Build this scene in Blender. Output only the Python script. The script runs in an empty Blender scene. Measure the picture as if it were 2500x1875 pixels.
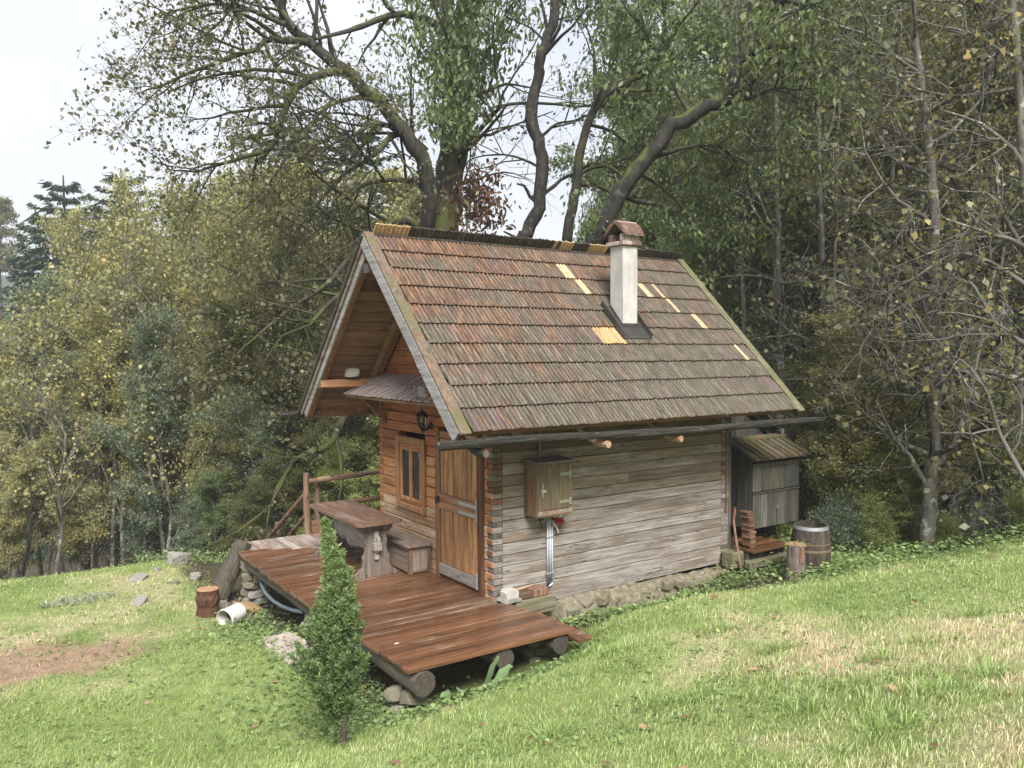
import bpy, bmesh, math, random
import numpy as np
from mathutils import Vector, Matrix

SC = bpy.context.scene
COL = SC.collection
R = math.radians

# ------------------------------------------------------------------ camera
CAM = np.array([-5.27048, -8.06313, 3.01966])
AX_R = np.array([0.823470, -0.567347, -0.003856])
AX_U = np.array([0.025158, 0.029723, 0.999242])
AX_F = np.array([0.566802, 0.822942, -0.038749])
FPX = 1971.14
cam = bpy.data.cameras.new('camera')
cam.sensor_width = 36.0
cam.lens = FPX / 2500.0 * 36.0
cam.clip_start = 0.05
cam.clip_end = 3000.0
cam_ob = bpy.data.objects.new('camera', cam)
COL.objects.link(cam_ob)
cam_ob.matrix_world = Matrix(((AX_R[0], AX_U[0], -AX_F[0], CAM[0]),
                              (AX_R[1], AX_U[1], -AX_F[1], CAM[1]),
                              (AX_R[2], AX_U[2], -AX_F[2], CAM[2]),
                              (0, 0, 0, 1)))
SC.camera = cam_ob

# ------------------------------------------------------------------ light: overcast day
SUN_EL, SUN_AZ = R(46), R(203)      # azimuth from +Y clockwise
world = bpy.data.worlds.new('World')
SC.world = world
world.use_nodes = True
wn = world.node_tree
wn.nodes.clear()
w_out = wn.nodes.new('ShaderNodeOutputWorld')
sky = wn.nodes.new('ShaderNodeTexSky')
sky.sky_type = 'NISHITA'
sky.sun_disc = False
sky.sun_elevation = SUN_EL
sky.sun_rotation = SUN_AZ
sky.air_density = 1.0
sky.dust_density = 2.5
bg1 = wn.nodes.new('ShaderNodeBackground')
bg1.inputs['Strength'].default_value = 0.07
wn.links.new(sky.outputs[0], bg1.inputs['Color'])
tc = wn.nodes.new('ShaderNodeTexCoord')
mp = wn.nodes.new('ShaderNodeMapping')
mp.inputs['Scale'].default_value = (1.0, 1.0, 2.6)
wn.links.new(tc.outputs['Generated'], mp.inputs['Vector'])
nz = wn.nodes.new('ShaderNodeTexNoise')
nz.inputs['Scale'].default_value = 2.1
nz.inputs['Detail'].default_value = 5.0
nz.inputs['Roughness'].default_value = 0.5
wn.links.new(mp.outputs[0], nz.inputs['Vector'])
rp = wn.nodes.new('ShaderNodeValToRGB')
rp.color_ramp.elements[0].position = 0.30
rp.color_ramp.elements[0].color = (0.66, 0.70, 0.79, 1)
rp.color_ramp.elements[1].position = 0.66
rp.color_ramp.elements[1].color = (0.97, 0.985, 1.0, 1)
wn.links.new(nz.outputs['Fac'], rp.inputs[0])
bg2 = wn.nodes.new('ShaderNodeBackground')
bg2.inputs['Strength'].default_value = 0.47
wn.links.new(rp.outputs[0], bg2.inputs['Color'])
mx = wn.nodes.new('ShaderNodeMixShader')
mx.inputs[0].default_value = 0.88
wn.links.new(bg1.outputs[0], mx.inputs[1])
wn.links.new(bg2.outputs[0], mx.inputs[2])
wn.links.new(mx.outputs[0], w_out.inputs[0])

sun = bpy.data.lights.new('sun', 'SUN')
sun.energy = 2.8
sun.angle = R(24)
sun.color = (1.0, 0.965, 0.91)
sun_ob = bpy.data.objects.new('sun', sun)
COL.objects.link(sun_ob)
sd = Vector((math.sin(SUN_AZ) * math.cos(SUN_EL), math.cos(SUN_AZ) * math.cos(SUN_EL), math.sin(SUN_EL)))
sun_ob.rotation_euler = sd.to_track_quat('Z', 'Y').to_euler()
sun_ob.location = (-8, -12, 20)

SC.view_settings.view_transform = 'Standard'
SC.view_settings.look = 'None'
SC.view_settings.gamma = 1.0
SC.view_settings.use_curve_mapping = False
SC.view_settings.exposure = 1.45
SC.render.engine = 'CYCLES'
SC.cycles.max_bounces = 6
SC.cycles.diffuse_bounces = 3
SC.cycles.glossy_bounces = 2
SC.cycles.transmission_bounces = 4
SC.cycles.transparent_max_bounces = 6
SC.cycles.use_denoising = True

# ------------------------------------------------------------------ helpers
def at(px, py, d):
    """photo pixel (2500 wide) and depth in metres -> world point"""
    return CAM + d * ((px - 1250.0) / FPX * AX_R - (py - 937.5) / FPX * AX_U + AX_F)

def uv_cam(x, y):
    dx, dy = x - CAM[0], y - CAM[1]
    fl = math.hypot(AX_F[0], AX_F[1])
    fx, fy = AX_F[0] / fl, AX_F[1] / fl
    return dx * fy - dy * fx, dx * fx + dy * fy      # right, forward

def xy_cam(u, v):
    fl = math.hypot(AX_F[0], AX_F[1])
    fx, fy = AX_F[0] / fl, AX_F[1] / fl
    return CAM[0] + u * fy + v * fx, CAM[1] - u * fx + v * fy

def tag(o, label=None, cat=None, group=None, kind=None):
    if label: o['label'] = label
    if cat: o['category'] = cat
    if group: o['group'] = group
    if kind: o['kind'] = kind
    return o

def empty(name, loc=(0, 0, 0), label=None, cat=None, group=None):
    o = bpy.data.objects.new(name, None)
    COL.objects.link(o)
    o.location = loc
    o.empty_display_size = 0.1
    return tag(o, label, cat, group)

def link(name, me, mat=None, parent=None, loc=None):
    o = bpy.data.objects.new(name, me)
    COL.objects.link(o)
    if mat is not None:
        for m in (mat if isinstance(mat, (list, tuple)) else [mat]):
            me.materials.append(m)
    if parent is not None:
        o.parent = parent
        if loc is None:
            pl, pp = Vector((0, 0, 0)), parent
            while pp is not None:
                pl += pp.location
                pp = pp.parent
            o.location = -pl          # meshes are written in world coordinates
    if loc is not None:
        o.location = loc
    return o

class MB:
    """collects shapes into one mesh"""
    def __init__(s):
        s.v, s.f, s.mi = [], [], []
    def add(s, vs, fs, mi=0):
        b = len(s.v)
        s.v += [tuple(p) for p in vs]
        for q in fs:
            s.f.append([b + i for i in q]); s.mi.append(mi)
        return s
    def box(s, x0, x1, y0, y1, z0, z1, c=0.006, mi=0, M=None):
        lo, hi = (min(x0, x1), min(y0, y1), min(z0, z1)), (max(x0, x1), max(y0, y1), max(z0, z1))
        c = min(c, *(0.35 * (hi[i] - lo[i]) for i in range(3)))
        idx, vs = {}, []
        for sx in (0, 1):
            for sy in (0, 1):
                for sz in (0, 1):
                    sg = (sx, sy, sz)
                    for a in range(3):
                        p = []
                        for k in range(3):
                            e = hi[k] if sg[k] else lo[k]
                            if k != a: e += (-c if sg[k] else c)
                            p.append(e)
                        idx[(sg, a)] = len(vs); vs.append(p)
        fs = []
        for a in range(3):
            b, d = (a + 1) % 3, (a + 2) % 3
            for sa in (0, 1):
                q = []
                for sb, sd_ in ((0, 0), (1, 0), (1, 1), (0, 1)):
                    g = [0, 0, 0]; g[a], g[b], g[d] = sa, sb, sd_
                    q.append(idx[(tuple(g), a)])
                fs.append(q)
            for sa in (0, 1):
                for sb in (0, 1):
                    g0, g1 = [0, 0, 0], [0, 0, 0]
                    g0[a], g0[b], g0[d] = sa, sb, 0
                    g1[a], g1[b], g1[d] = sa, sb, 1
                    g0, g1 = tuple(g0), tuple(g1)
                    fs.append([idx[(g0, a)], idx[(g1, a)], idx[(g1, b)], idx[(g0, b)]])
        for sx in (0, 1):
            for sy in (0, 1):
                for sz in (0, 1):
                    fs.append([idx[((sx, sy, sz), a)] for a in range(3)])
        if M is not None: vs = [tuple(M @ Vector(p)) for p in vs]
        return s.add(vs, fs, mi)
    def prism(s, poly, a, b, axis=0, mi=0, M=None):
        """poly: 2-D points in the plane of the two other axes"""
        n = len(poly); vs = []
        for t in (a, b):
            for p in poly:
                q = [p[0], p[1]]; q.insert(axis, t); vs.append(q)
        fs = [list(range(n))[::-1], [n + i for i in range(n)]]
        fs += [[i, (i + 1) % n, n + (i + 1) % n, n + i] for i in range(n)]
        if M is not None: vs = [tuple(M @ Vector(p)) for p in vs]
        return s.add(vs, fs, mi)
    def tube(s, pts, rad, sides=10, caps=True, mi=0, jag=0.0, rng=None, cap_mi=None):
        pts = np.array(pts, float); n = len(pts)
        rad = np.full(n, rad, float) if np.isscalar(rad) else np.array(rad, float)
        V = ring_verts(pts, rad, sides)
        if jag and rng:
            for i in range(len(V)):
                c = pts[i // sides]; V[i] = c + (V[i] - c) * (1 + rng.uniform(-jag, jag))
        fs = []
        for i in range(n - 1):
            for k in range(sides):
                a, b = i * sides + k, i * sides + (k + 1) % sides
                fs.append([a, b, b + sides, a + sides])
        s.add(V, fs, mi)
        if caps:
            m = mi if cap_mi is None else cap_mi
            b = len(s.v) - len(V)
            for ring in (range(sides), range((n - 1) * sides, n * sides)):
                s.f.append([b + i for i in ring]); s.mi.append(m)
        return s
    def lathe(s, prof, center, sides=24, mi=0, axis=None):
        """prof: list of (radius, height)"""
        vs, fs = [], []
        for r, z in prof:
            for k in range(sides):
                a = 2 * math.pi * k / sides
                vs.append((r * math.cos(a), r * math.sin(a), z))
        for i in range(len(prof) - 1):
            for k in range(sides):
                a, b = i * sides + k, i * sides + (k + 1) % sides
                fs.append([a, b, b + sides, a + sides])
        M = Matrix.Translation(center) @ (axis if axis is not None else Matrix())
        vs = [tuple(M @ Vector(p)) for p in vs]
        return s.add(vs, fs, mi)
    def mesh(s, name, smooth=False):
        me = bpy.data.meshes.new(name)
        me.from_pydata(s.v, [], s.f)
        for p, m in zip(me.polygons, s.mi): p.material_index = m
        bm = bmesh.new(); bm.from_mesh(me)
        bmesh.ops.recalc_face_normals(bm, faces=bm.faces)
        bm.to_mesh(me); bm.free()
        if smooth:
            me.polygons.foreach_set('use_smooth', [True] * len(me.polygons))
        return me
    def build(s, name, mat, parent=None, smooth=False):
        return link(name, s.mesh(name, smooth), mat, parent)

def ring_verts(pts, rad, sides):
    n = len(pts)
    t = np.empty_like(pts)
    t[1:-1] = pts[2:] - pts[:-2]
    t[0] = pts[1] - pts[0]; t[-1] = pts[-1] - pts[-2]
    t /= np.linalg.norm(t, axis=1)[:, None] + 1e-9
    m = t.mean(0); m /= np.linalg.norm(m) + 1e-9
    ref = np.array([0.0, 0, 1]) if abs(m[2]) < 0.75 else np.array([1.0, 0.13, 0])
    a = np.cross(t, ref); a /= np.linalg.norm(a, axis=1)[:, None] + 1e-9
    b = np.cross(t, a)
    ang = np.arange(sides) * 2 * math.pi / sides
    ca, sa = np.cos(ang), np.sin(ang)
    V = pts[:, None, :] + rad[:, None, None] * (a[:, None, :] * ca[None, :, None] + b[:, None, :] * sa[None, :, None])
    return V.reshape(-1, 3)

def np_mesh(name, V, F, smooth=False):
    """V (n,3), F (m,k) faces all of k corners"""
    me = bpy.data.meshes.new(name)
    V = np.ascontiguousarray(V, np.float32); F = np.ascontiguousarray(F, np.int32)
    me.vertices.add(len(V)); me.vertices.foreach_set('co', V.ravel())
    k = F.shape[1]
    me.loops.add(F.size); me.loops.foreach_set('vertex_index', F.ravel())
    me.polygons.add(len(F)); me.polygons.foreach_set('loop_start', np.arange(0, F.size, k, dtype=np.int32))
    if smooth: me.polygons.foreach_set('use_smooth', np.ones(len(F), bool))
    me.update(calc_edges=True)
    return me

def set_col(me, C):
    at_ = me.color_attributes.new('Col', 'FLOAT_COLOR', 'POINT')
    A = np.ones((len(C), 4), np.float32); A[:, :3] = C
    at_.data.foreach_set('color', A.ravel())

def vnoise(x, y, seed=0):
    """smooth 2-D value noise in 0..1, numpy"""
    x = np.asarray(x, float); y = np.asarray(y, float)
    xi, yi = np.floor(x).astype(np.int64), np.floor(y).astype(np.int64)
    xf, yf = x - xi, y - yi
    def h(a, b):
        n = (a * 374761393 + b * 668265263 + seed * 974634 + 1274126177) & 0x7fffffff
        n = ((n ^ (n >> 13)) * 1274126177) & 0x7fffffff
        return ((n ^ (n >> 16)) & 0xffff) / 65535.0
    u, v = xf * xf * (3 - 2 * xf), yf * yf * (3 - 2 * yf)
    return (h(xi, yi) * (1 - u) + h(xi + 1, yi) * u) * (1 - v) + (h(xi, yi + 1) * (1 - u) + h(xi + 1, yi + 1) * u) * v

def fbm(x, y, seed=0, oct=4):
    s, a, t = 0, 0.5, 0
    for o in range(oct):
        s = s + a * vnoise(x * 2 ** o, y * 2 ** o, seed + o * 17); t += a; a *= 0.5
    return s / t

# ------------------------------------------------------------------ materials
class NT:
    def __init__(s, name):
        s.m = bpy.data.materials.new(name); s.m.use_nodes = True
        s.t = s.m.node_tree; s.t.nodes.clear()
        s.out = s.t.nodes.new('ShaderNodeOutputMaterial')
    def n(s, typ, out=0, props=None, **kw):
        x = s.t.nodes.new('ShaderNode' + typ)
        for k, v in (props or {}).items(): setattr(x, k, v)
        for k, v in kw.items():
            key = int(k[1:]) if k[0] == 'i' and k[1:].isdigit() else k.replace('_', ' ')
            sock = x.inputs[key]
            if hasattr(v, 'is_linked') or isinstance(v, bpy.types.NodeSocket): s.t.links.new(v, sock)
            else: sock.default_value = v
        s.last = x
        return x.outputs[out]
    def ramp(s, fac, stops, interp='LINEAR'):
        x = s.t.nodes.new('ShaderNodeValToRGB'); x.color_ramp.interpolation = interp
        e = x.color_ramp.elements
        while len(e) > 1: e.remove(e[0])
        for i, (p, c) in enumerate(stops):
            q = e[0] if i == 0 else e.new(p)
            q.position = p
            q.color = (c, c, c, 1) if not hasattr(c, '__len__') else (c[0], c[1], c[2], 1)
        s.t.links.new(fac, x.inputs[0])
        return x.outputs[0]
    def math(s, op, a, b=0.0, clamp=False):
        x = s.t.nodes.new('ShaderNodeMath'); x.operation = op; x.use_clamp = clamp
        for i, v in enumerate((a, b)):
            if isinstance(v, bpy.types.NodeSocket): s.t.links.new(v, x.inputs[i])
            else: x.inputs[i].default_value = v
        return x.outputs[0]
    def mix(s, fac, a, b, mode='MIX'):
        x = s.t.nodes.new('ShaderNodeMix'); x.data_type = 'RGBA'; x.blend_type = mode
        for i, v in ((0, fac), (6, a), (7, b)):
            if isinstance(v, bpy.types.NodeSocket): s.t.links.new(v, x.inputs[i])
            elif i == 0: x.inputs[0].default_value = v
            else: x.inputs[i].default_value = (v[0], v[1], v[2], 1)
        return x.outputs[2]
    def done(s, sh):
        s.t.links.new(sh, s.out.inputs['Surface']); return s.m
    def rnd(s):
        """one random value for each object and loose piece"""
        a = s.n('ObjectInfo', out=5); s.n('NewGeometry'); 
        g = s.last.outputs['Random Per Island']
        return s.math('FRACT', s.math('ADD', a, g))
    def principled(s, col, rough=0.7, bump=None, strength=0.3, dist=0.01, spec=0.35, **kw):
        args = dict(kw)
        args['Roughness'] = rough
        if bump is not None:
            args['Normal'] = s.n('Bump', Height=bump, Strength=strength, Distance=dist)
        x = s.t.nodes.new('ShaderNodeBsdfPrincipled')
        x.inputs['Specular IOR Level'].default_value = spec
        for k, v in list(args.items()) + [('Base Color', col)]:
            sock = x.inputs[k.replace('_', ' ')]
            if isinstance(v, bpy.types.NodeSocket): s.t.links.new(v, sock)
            elif k == 'Base Color': sock.default_value = (v[0], v[1], v[2], 1)
            else: sock.default_value = v
        return s.done(x.outputs[0])

def wood(name, dark, light, alt=None, alt_amt=0.5, axis=0, fine=1.0, rough=0.72, bump=0.35, var=0.3,
         moss=None, moss_amt=0.4, knots=True, spec=0.3, alt_scale=1.1, hue=None):
    g = NT(name)
    r = g.rnd()
    co = g.n('TexCoord', out=3)
    off = g.n('CombineXYZ', X=g.math('MULTIPLY', r, 31.7), Y=g.math('MULTIPLY', r, 17.3), Z=g.math('MULTIPLY', r, 23.9))
    p = g.n('VectorMath', props={'operation': 'ADD'}, i0=co, i1=off)
    sc = [26.0 * fine] * 3; sc[axis] = 1.6 * fine
    pm = g.n('Mapping', Vector=p, Scale=sc)
    n1 = g.n('TexNoise', Vector=pm, Scale=1.0, Detail=7.0, Roughness=0.62, Distortion=0.7)
    sc2 = [150.0 * fine] * 3; sc2[axis] = 4.0 * fine
    n2 = g.n('TexNoise', Vector=g.n('Mapping', Vector=p, Scale=sc2), Scale=1.0, Detail=3.0)
    gr = g.math('ADD', g.math('MULTIPLY', n1, 0.72), g.math('MULTIPLY', n2, 0.28))
    col = g.ramp(gr, [(0.36, dark), (0.62, light)])
    if alt is not None:
        sc3 = [5.0] * 3; sc3[axis] = 0.9
        n3 = g.n('TexNoise', Vector=g.n('Mapping', Vector=p, Scale=sc3), Scale=alt_scale, Detail=5.0, Roughness=0.6)
        lo = 0.78 - 0.56 * alt_amt
        m = g.ramp(n3, [(lo - 0.07, 0.0), (lo + 0.09, 1.0)])
        col = g.mix(m, col, g.mix(1.0, g.ramp(gr, [(0.34, 0.62), (0.64, 1.2)]), alt, 'MULTIPLY'))
    if hue is not None:
        col = g.mix(g.ramp(r, [(0.55, 0.0), (0.8, 0.75)]), col, g.mix(1.0, g.ramp(gr, [(0.34, 0.6), (0.64, 1.15)]), hue, 'MULTIPLY'))
    v = g.n('MapRange', Value=g.math('FRACT', g.math('MULTIPLY', r, 7.13)), To_Min=1 - var, To_Max=1 + var * 0.7)
    col = g.mix(1.0, col, v, 'MULTIPLY')
    if knots:
        sc4 = [7.0] * 3; sc4[axis] = 1.7
        k = g.n('TexVoronoi', Vector=g.n('Mapping', Vector=p, Scale=sc4), Scale=1.0)
        km = g.ramp(k, [(0.045, 1.0), (0.11, 0.0)])
        col = g.mix(g.math('MULTIPLY', km, 0.7), col, [c * 0.35 for c in dark])
    # drying cracks along the grain
    sc5 = [11.0 * fine] * 3; sc5[axis] = 0.75 * fine
    n5 = g.n('TexNoise', Vector=g.n('Mapping', Vector=p, Scale=sc5), Scale=1.0, Detail=3.0, Roughness=0.55)
    ck = g.ramp(g.math('ABSOLUTE', g.math('SUBTRACT', n5, 0.5)), [(0.004, 1.0), (0.014, 0.0)])
    n6 = g.n('TexNoise', Vector=p, Scale=2.2, Detail=2.0)
    col = g.mix(g.math('MULTIPLY', ck, g.ramp(n6, [(0.46, 0.0), (0.6, 0.75)])), col, [c * 0.3 for c in dark])
    if moss is not None:
        nm = g.n('TexNoise', Vector=co, Scale=3.3, Detail=6.0, Roughness=0.7)
        mm = g.ramp(nm, [(0.66 - 0.4 * moss_amt, 0.0), (0.76 - 0.4 * moss_amt, 1.0)])
        col = g.mix(g.math('MULTIPLY', mm, 0.85), col, moss)
    return g.principled(col, rough, gr, bump, 0.012, spec)

def plain(name, col, rough=0.6, var=0.25, scale=14.0, bump=0.15, metallic=0.0, spec=0.4, spots=None):
    g = NT(name)
    co = g.n('TexCoord', out=3)
    n1 = g.n('TexNoise', Vector=co, Scale=scale, Detail=6.0, Roughness=0.6)
    c = g.mix(1.0, col, g.ramp(n1, [(0.3, 1 - var), (0.7, 1 + var * 0.6)]), 'MULTIPLY')
    if spots is not None:
        n2 = g.n('TexNoise', Vector=co, Scale=scale * 0.45, Detail=8.0, Roughness=0.75)
        c = g.mix(g.ramp(n2, [(0.55, 0.0), (0.63, 1.0)]), c, spots)
    return g.principled(c, rough, n1, bump, 0.01, spec, Metallic=metallic)

def leafmat(name, stops, trans=0.4, gloss=0.018):
    """stops: ramp over a random value for each leaf"""
    g = NT(name)
    g.n('NewGeometry'); isl = g.last.outputs['Random Per Island']
    co = g.n('TexCoord', out=3)
    cl = g.n('TexNoise', Vector=co, Scale=0.55, Detail=2.0)
    r = g.math('ADD', g.math('MULTIPLY', isl, 0.62), g.math('MULTIPLY', g.ramp(cl, [(0.3, 0.0), (0.7, 1.0)]), 0.38))
    c = g.ramp(r, [(p, [min(1.0, x * 1.35) for x in q]) for p, q in stops])
    v = g.n('MapRange', Value=g.math('FRACT', g.math('MULTIPLY', isl, 9.7)), To_Min=0.7, To_Max=1.25)
    c = g.mix(1.0, c, v, 'MULTIPLY')
    d = g.n('BsdfDiffuse', Color=c)
    t = g.n('BsdfTranslucent', Color=g.mix(1.0, c, (1.25, 1.2, 0.75), 'MULTIPLY'))
    s1 = g.n('MixShader', i0=trans, i1=d, i2=t)
    gl = g.n('BsdfGlossy', Roughness=0.42, Color=(1, 1, 1, 1))
    return g.done(g.n('MixShader', i0=gloss, i1=s1, i2=gl))

def bark(name, dark, light, lichen=None, moss=None, moss_amt=0.4, scale=1.0):
    g = NT(name)
    co = g.n('TexCoord', out=3)
    n1 = g.n('TexNoise', Vector=g.n('Mapping', Vector=co, Scale=(14 * scale, 14 * scale, 3.5 * scale)), Scale=1.0, Detail=7.0, Roughness=0.7)
    c = g.ramp(n1, [(0.35, dark), (0.65, light)])
    if lichen is not None:
        n2 = g.n('TexNoise', Vector=co, Scale=7.0 * scale, Detail=6.0, Roughness=0.65)
        c = g.mix(g.ramp(n2, [(0.56, 0.0), (0.62, 0.9)]), c, lichen)
    if moss is not None:
        n3 = g.n('TexNoise', Vector=co, Scale=1.3, Detail=5.0, Roughness=0.7)
        g.n('NewGeometry'); up = g.n('SeparateXYZ', out=2, Vector=g.last.outputs['Normal'])
        m = g.math('ADD', n3, g.math('MULTIPLY', up, 0.12))
        c = g.mix(g.ramp(m, [(0.66 - 0.3 * moss_amt, 0.0), (0.74 - 0.3 * moss_amt, 0.95)]), c, moss)
    return g.principled(c, 0.85, n1, 0.6, 0.02, 0.2)

def colattr(name, rough=0.8, trans=0.0, noise=None, spec=0.2):
    g = NT(name)
    c = g.n('VertexColor', props={'layer_name': 'Col'})
    if noise:
        co = g.n('TexCoord', out=3)
        n1 = g.n('TexNoise', Vector=co, Scale=noise, Detail=8.0, Roughness=0.75)
        n2 = g.n('TexNoise', Vector=co, Scale=noise * 9, Detail=4.0, Roughness=0.7)
        f = g.math('MULTIPLY', g.ramp(n1, [(0.3, 0.62), (0.7, 1.25)]), g.ramp(n2, [(0.3, 0.6), (0.7, 1.35)]))
        c = g.mix(1.0, c, f, 'MULTIPLY')
        return g.principled(c, rough, g.math('ADD', n1, n2), 0.9, 0.03, spec)
    d = g.n('BsdfDiffuse', Color=c)
    t = g.n('BsdfTranslucent', Color=g.mix(1.0, c, (1.15, 1.15, 0.8), 'MULTIPLY'))
    s1 = g.n('MixShader', i0=trans, i1=d, i2=t)
    gl = g.n('BsdfGlossy', Roughness=0.45, Color=(1, 1, 1, 1))
    return g.done(g.n('MixShader', i0=0.04, i1=s1, i2=gl))

M = {}
# timber
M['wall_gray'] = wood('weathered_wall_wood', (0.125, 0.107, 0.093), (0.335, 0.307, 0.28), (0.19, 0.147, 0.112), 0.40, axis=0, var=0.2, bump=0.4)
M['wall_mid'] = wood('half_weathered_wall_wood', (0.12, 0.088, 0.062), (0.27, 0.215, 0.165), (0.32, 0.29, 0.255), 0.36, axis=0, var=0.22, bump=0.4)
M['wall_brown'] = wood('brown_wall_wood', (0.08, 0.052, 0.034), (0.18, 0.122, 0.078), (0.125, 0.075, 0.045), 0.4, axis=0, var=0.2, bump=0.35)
M['gable_red'] = wood('red_brown_gable_wood', (0.17, 0.055, 0.024), (0.36, 0.135, 0.058), (0.25, 0.075, 0.035), 0.4, axis=1, var=0.2, bump=0.35)
M['gable_orange'] = wood('orange_gable_wood', (0.30, 0.13, 0.05), (0.52, 0.27, 0.12), (0.36, 0.14, 0.055), 0.45, axis=1, var=0.2, bump=0.35)
M['gable_pale'] = wood('bleached_gable_wood', (0.27, 0.17, 0.10), (0.56, 0.42, 0.29), (0.36, 0.17, 0.075), 0.42, axis=1, var=0.2, bump=0.45)
M['end_gray'] = wood('weathered_end_grain', (0.09, 0.075, 0.065), (0.22, 0.185, 0.16), None, axis=2, fine=0.8, var=0.4, bump=0.5, knots=False)
M['end_brown'] = wood('brown_end_grain', (0.085, 0.04, 0.022), (0.21, 0.10, 0.052), None, axis=2, fine=0.8, var=0.35, bump=0.5, knots=False)
M['end_orange'] = wood('orange_end_grain', (0.19, 0.075, 0.035), (0.46, 0.21, 0.10), (0.25, 0.09, 0.05), 0.4, axis=2, fine=0.8, var=0.35, bump=0.5, knots=False)
M['door'] = wood('orange_door_plank', (0.23, 0.105, 0.045), (0.48, 0.275, 0.13), (0.25, 0.11, 0.045), 0.42, axis=2, var=0.16, bump=0.25)
M['door_frame'] = wood('dark_door_frame_wood', (0.06, 0.028, 0.014), (0.17, 0.075, 0.033), (0.28, 0.13, 0.055), 0.32, axis=2, var=0.2)
M['door_rail'] = wood('door_rail_wood', (0.20, 0.09, 0.045), (0.40, 0.21, 0.115), (0.32, 0.22, 0.16), 0.3, axis=1, var=0.15)
M['door_kick'] = wood('grey_door_foot_board', (0.14, 0.125, 0.11), (0.33, 0.30, 0.27), None, axis=1, var=0.1)
M['window_wood'] = wood('golden_window_wood', (0.17, 0.085, 0.04), (0.33, 0.185, 0.09), (0.31, 0.135, 0.05), 0.3, axis=2, var=0.15, bump=0.2)
M['sash_wood'] = wood('red_brown_sash_wood', (0.22, 0.08, 0.03), (0.42, 0.19, 0.08), (0.50, 0.33, 0.18), 0.3, axis=2, var=0.15, bump=0.2)
M['deck'] = wood('wet_brown_deck_plank', (0.058, 0.027, 0.014), (0.175, 0.082, 0.040), (0.22, 0.15, 0.108), 0.26, axis=0, var=0.36, rough=0.27, bump=0.22, spec=0.6, alt_scale=1.5)
M['deck_pale'] = wood('worn_grey_brown_deck_plank', (0.065, 0.03, 0.018), (0.17, 0.083, 0.047), (0.27, 0.21, 0.165), 0.38, axis=0, var=0.25, rough=0.4, bump=0.22, spec=0.45, alt_scale=1.5)
M['deck_gray'] = wood('grey_deck_plank', (0.17, 0.11, 0.085), (0.36, 0.255, 0.21), (0.40, 0.36, 0.33), 0.5, axis=1, var=0.16, rough=0.45, bump=0.25, spec=0.4)
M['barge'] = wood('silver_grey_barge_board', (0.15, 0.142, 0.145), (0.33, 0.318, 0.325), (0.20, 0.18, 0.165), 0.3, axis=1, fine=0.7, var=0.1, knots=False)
M['barge_brown'] = wood('grey_brown_barge_board', (0.10, 0.08, 0.065), (0.25, 0.205, 0.17), (0.15, 0.085, 0.05), 0.4, axis=1, fine=0.7, var=0.2, knots=False)  # grey-brown wood of the fretted left barge board
M['verge'] = wood('mossy_verge_board', (0.07, 0.055, 0.043), (0.19, 0.14, 0.10), (0.25, 0.115, 0.06), 0.28, axis=1, fine=0.7, var=0.1, moss=(0.105, 0.10, 0.045), moss_amt=0.42, knots=False)
M['verge_green'] = wood('green_verge_board', (0.09, 0.085, 0.06), (0.22, 0.20, 0.145), (0.14, 0.13, 0.07), 0.5, axis=1, fine=0.7, var=0.1, moss=(0.11, 0.115, 0.05), moss_amt=0.5, knots=False)
M['soffit'] = wood('brown_soffit_board', (0.14, 0.072, 0.04), (0.31, 0.175, 0.105), (0.21, 0.105, 0.06), 0.35, axis=0, var=0.25, bump=0.2)
M['rafter'] = wood('brown_rafter_wood', (0.13, 0.066, 0.036), (0.30, 0.165, 0.09), (0.19, 0.09, 0.048), 0.35, axis=1, var=0.15, bump=0.3)
M['purlin'] = wood('orange_purlin_wood', (0.24, 0.115, 0.05), (0.48, 0.255, 0.125), (0.34, 0.16, 0.07), 0.35, axis=0, var=0.12, bump=0.3)
M['end_dark'] = plain('dark_weathered_end', (0.09, 0.085, 0.085), 0.8, 0.4, 30, 0.4)
M['pent'] = wood('grey_purple_pent_shingle', (0.135, 0.105, 0.10), (0.34, 0.285, 0.275), (0.21, 0.155, 0.14), 0.4, axis=0, fine=0.8, var=0.28, knots=False)
M['log_gray'] = wood('old_grey_log', (0.055, 0.046, 0.037), (0.155, 0.132, 0.107), (0.10, 0.088, 0.055), 0.4, axis=1, var=0.1, bump=0.7)
M['log_dark'] = wood('dark_old_log', (0.035, 0.029, 0.024), (0.115, 0.095, 0.077), (0.075, 0.07, 0.045), 0.4, axis=2, var=0.1, bump=0.8, rough=0.8)
M['beam_green'] = wood('algae_grey_beam', (0.10, 0.09, 0.06), (0.24, 0.215, 0.155), (0.16, 0.15, 0.085), 0.5, axis=0, var=0.1)
M['gutter'] = wood('lichen_covered_gutter_log', (0.010, 0.010, 0.009), (0.042, 0.04, 0.033), (0.12, 0.125, 0.095), 0.24, axis=0, fine=2.2, var=0.05, bump=0.9, knots=False, alt_scale=7.0)
M['gutter_in'] = wood('rusty_gutter_trough', (0.05, 0.026, 0.017), (0.145, 0.08, 0.05), None, axis=0, var=0.1, knots=False)
M['cut'] = wood('fresh_cut_wood', (0.30, 0.175, 0.11), (0.48, 0.32, 0.215), None, axis=0, var=0.1, knots=False)
M['rail'] = wood('brown_railing_pole', (0.12, 0.065, 0.04), (0.33, 0.19, 0.125), (0.27, 0.19, 0.145), 0.4, axis=0, var=0.15)
M['rail_v'] = wood('brown_railing_post', (0.10, 0.06, 0.04), (0.27, 0.165, 0.11), (0.23, 0.17, 0.13), 0.35, axis=2, var=0.15)
M['table'] = wood('worn_brown_table_top', (0.075, 0.042, 0.03), (0.20, 0.118, 0.084), (0.22, 0.165, 0.14), 0.4, axis=1, var=0.15, rough=0.45, bump=0.25, spec=0.45)
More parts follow.
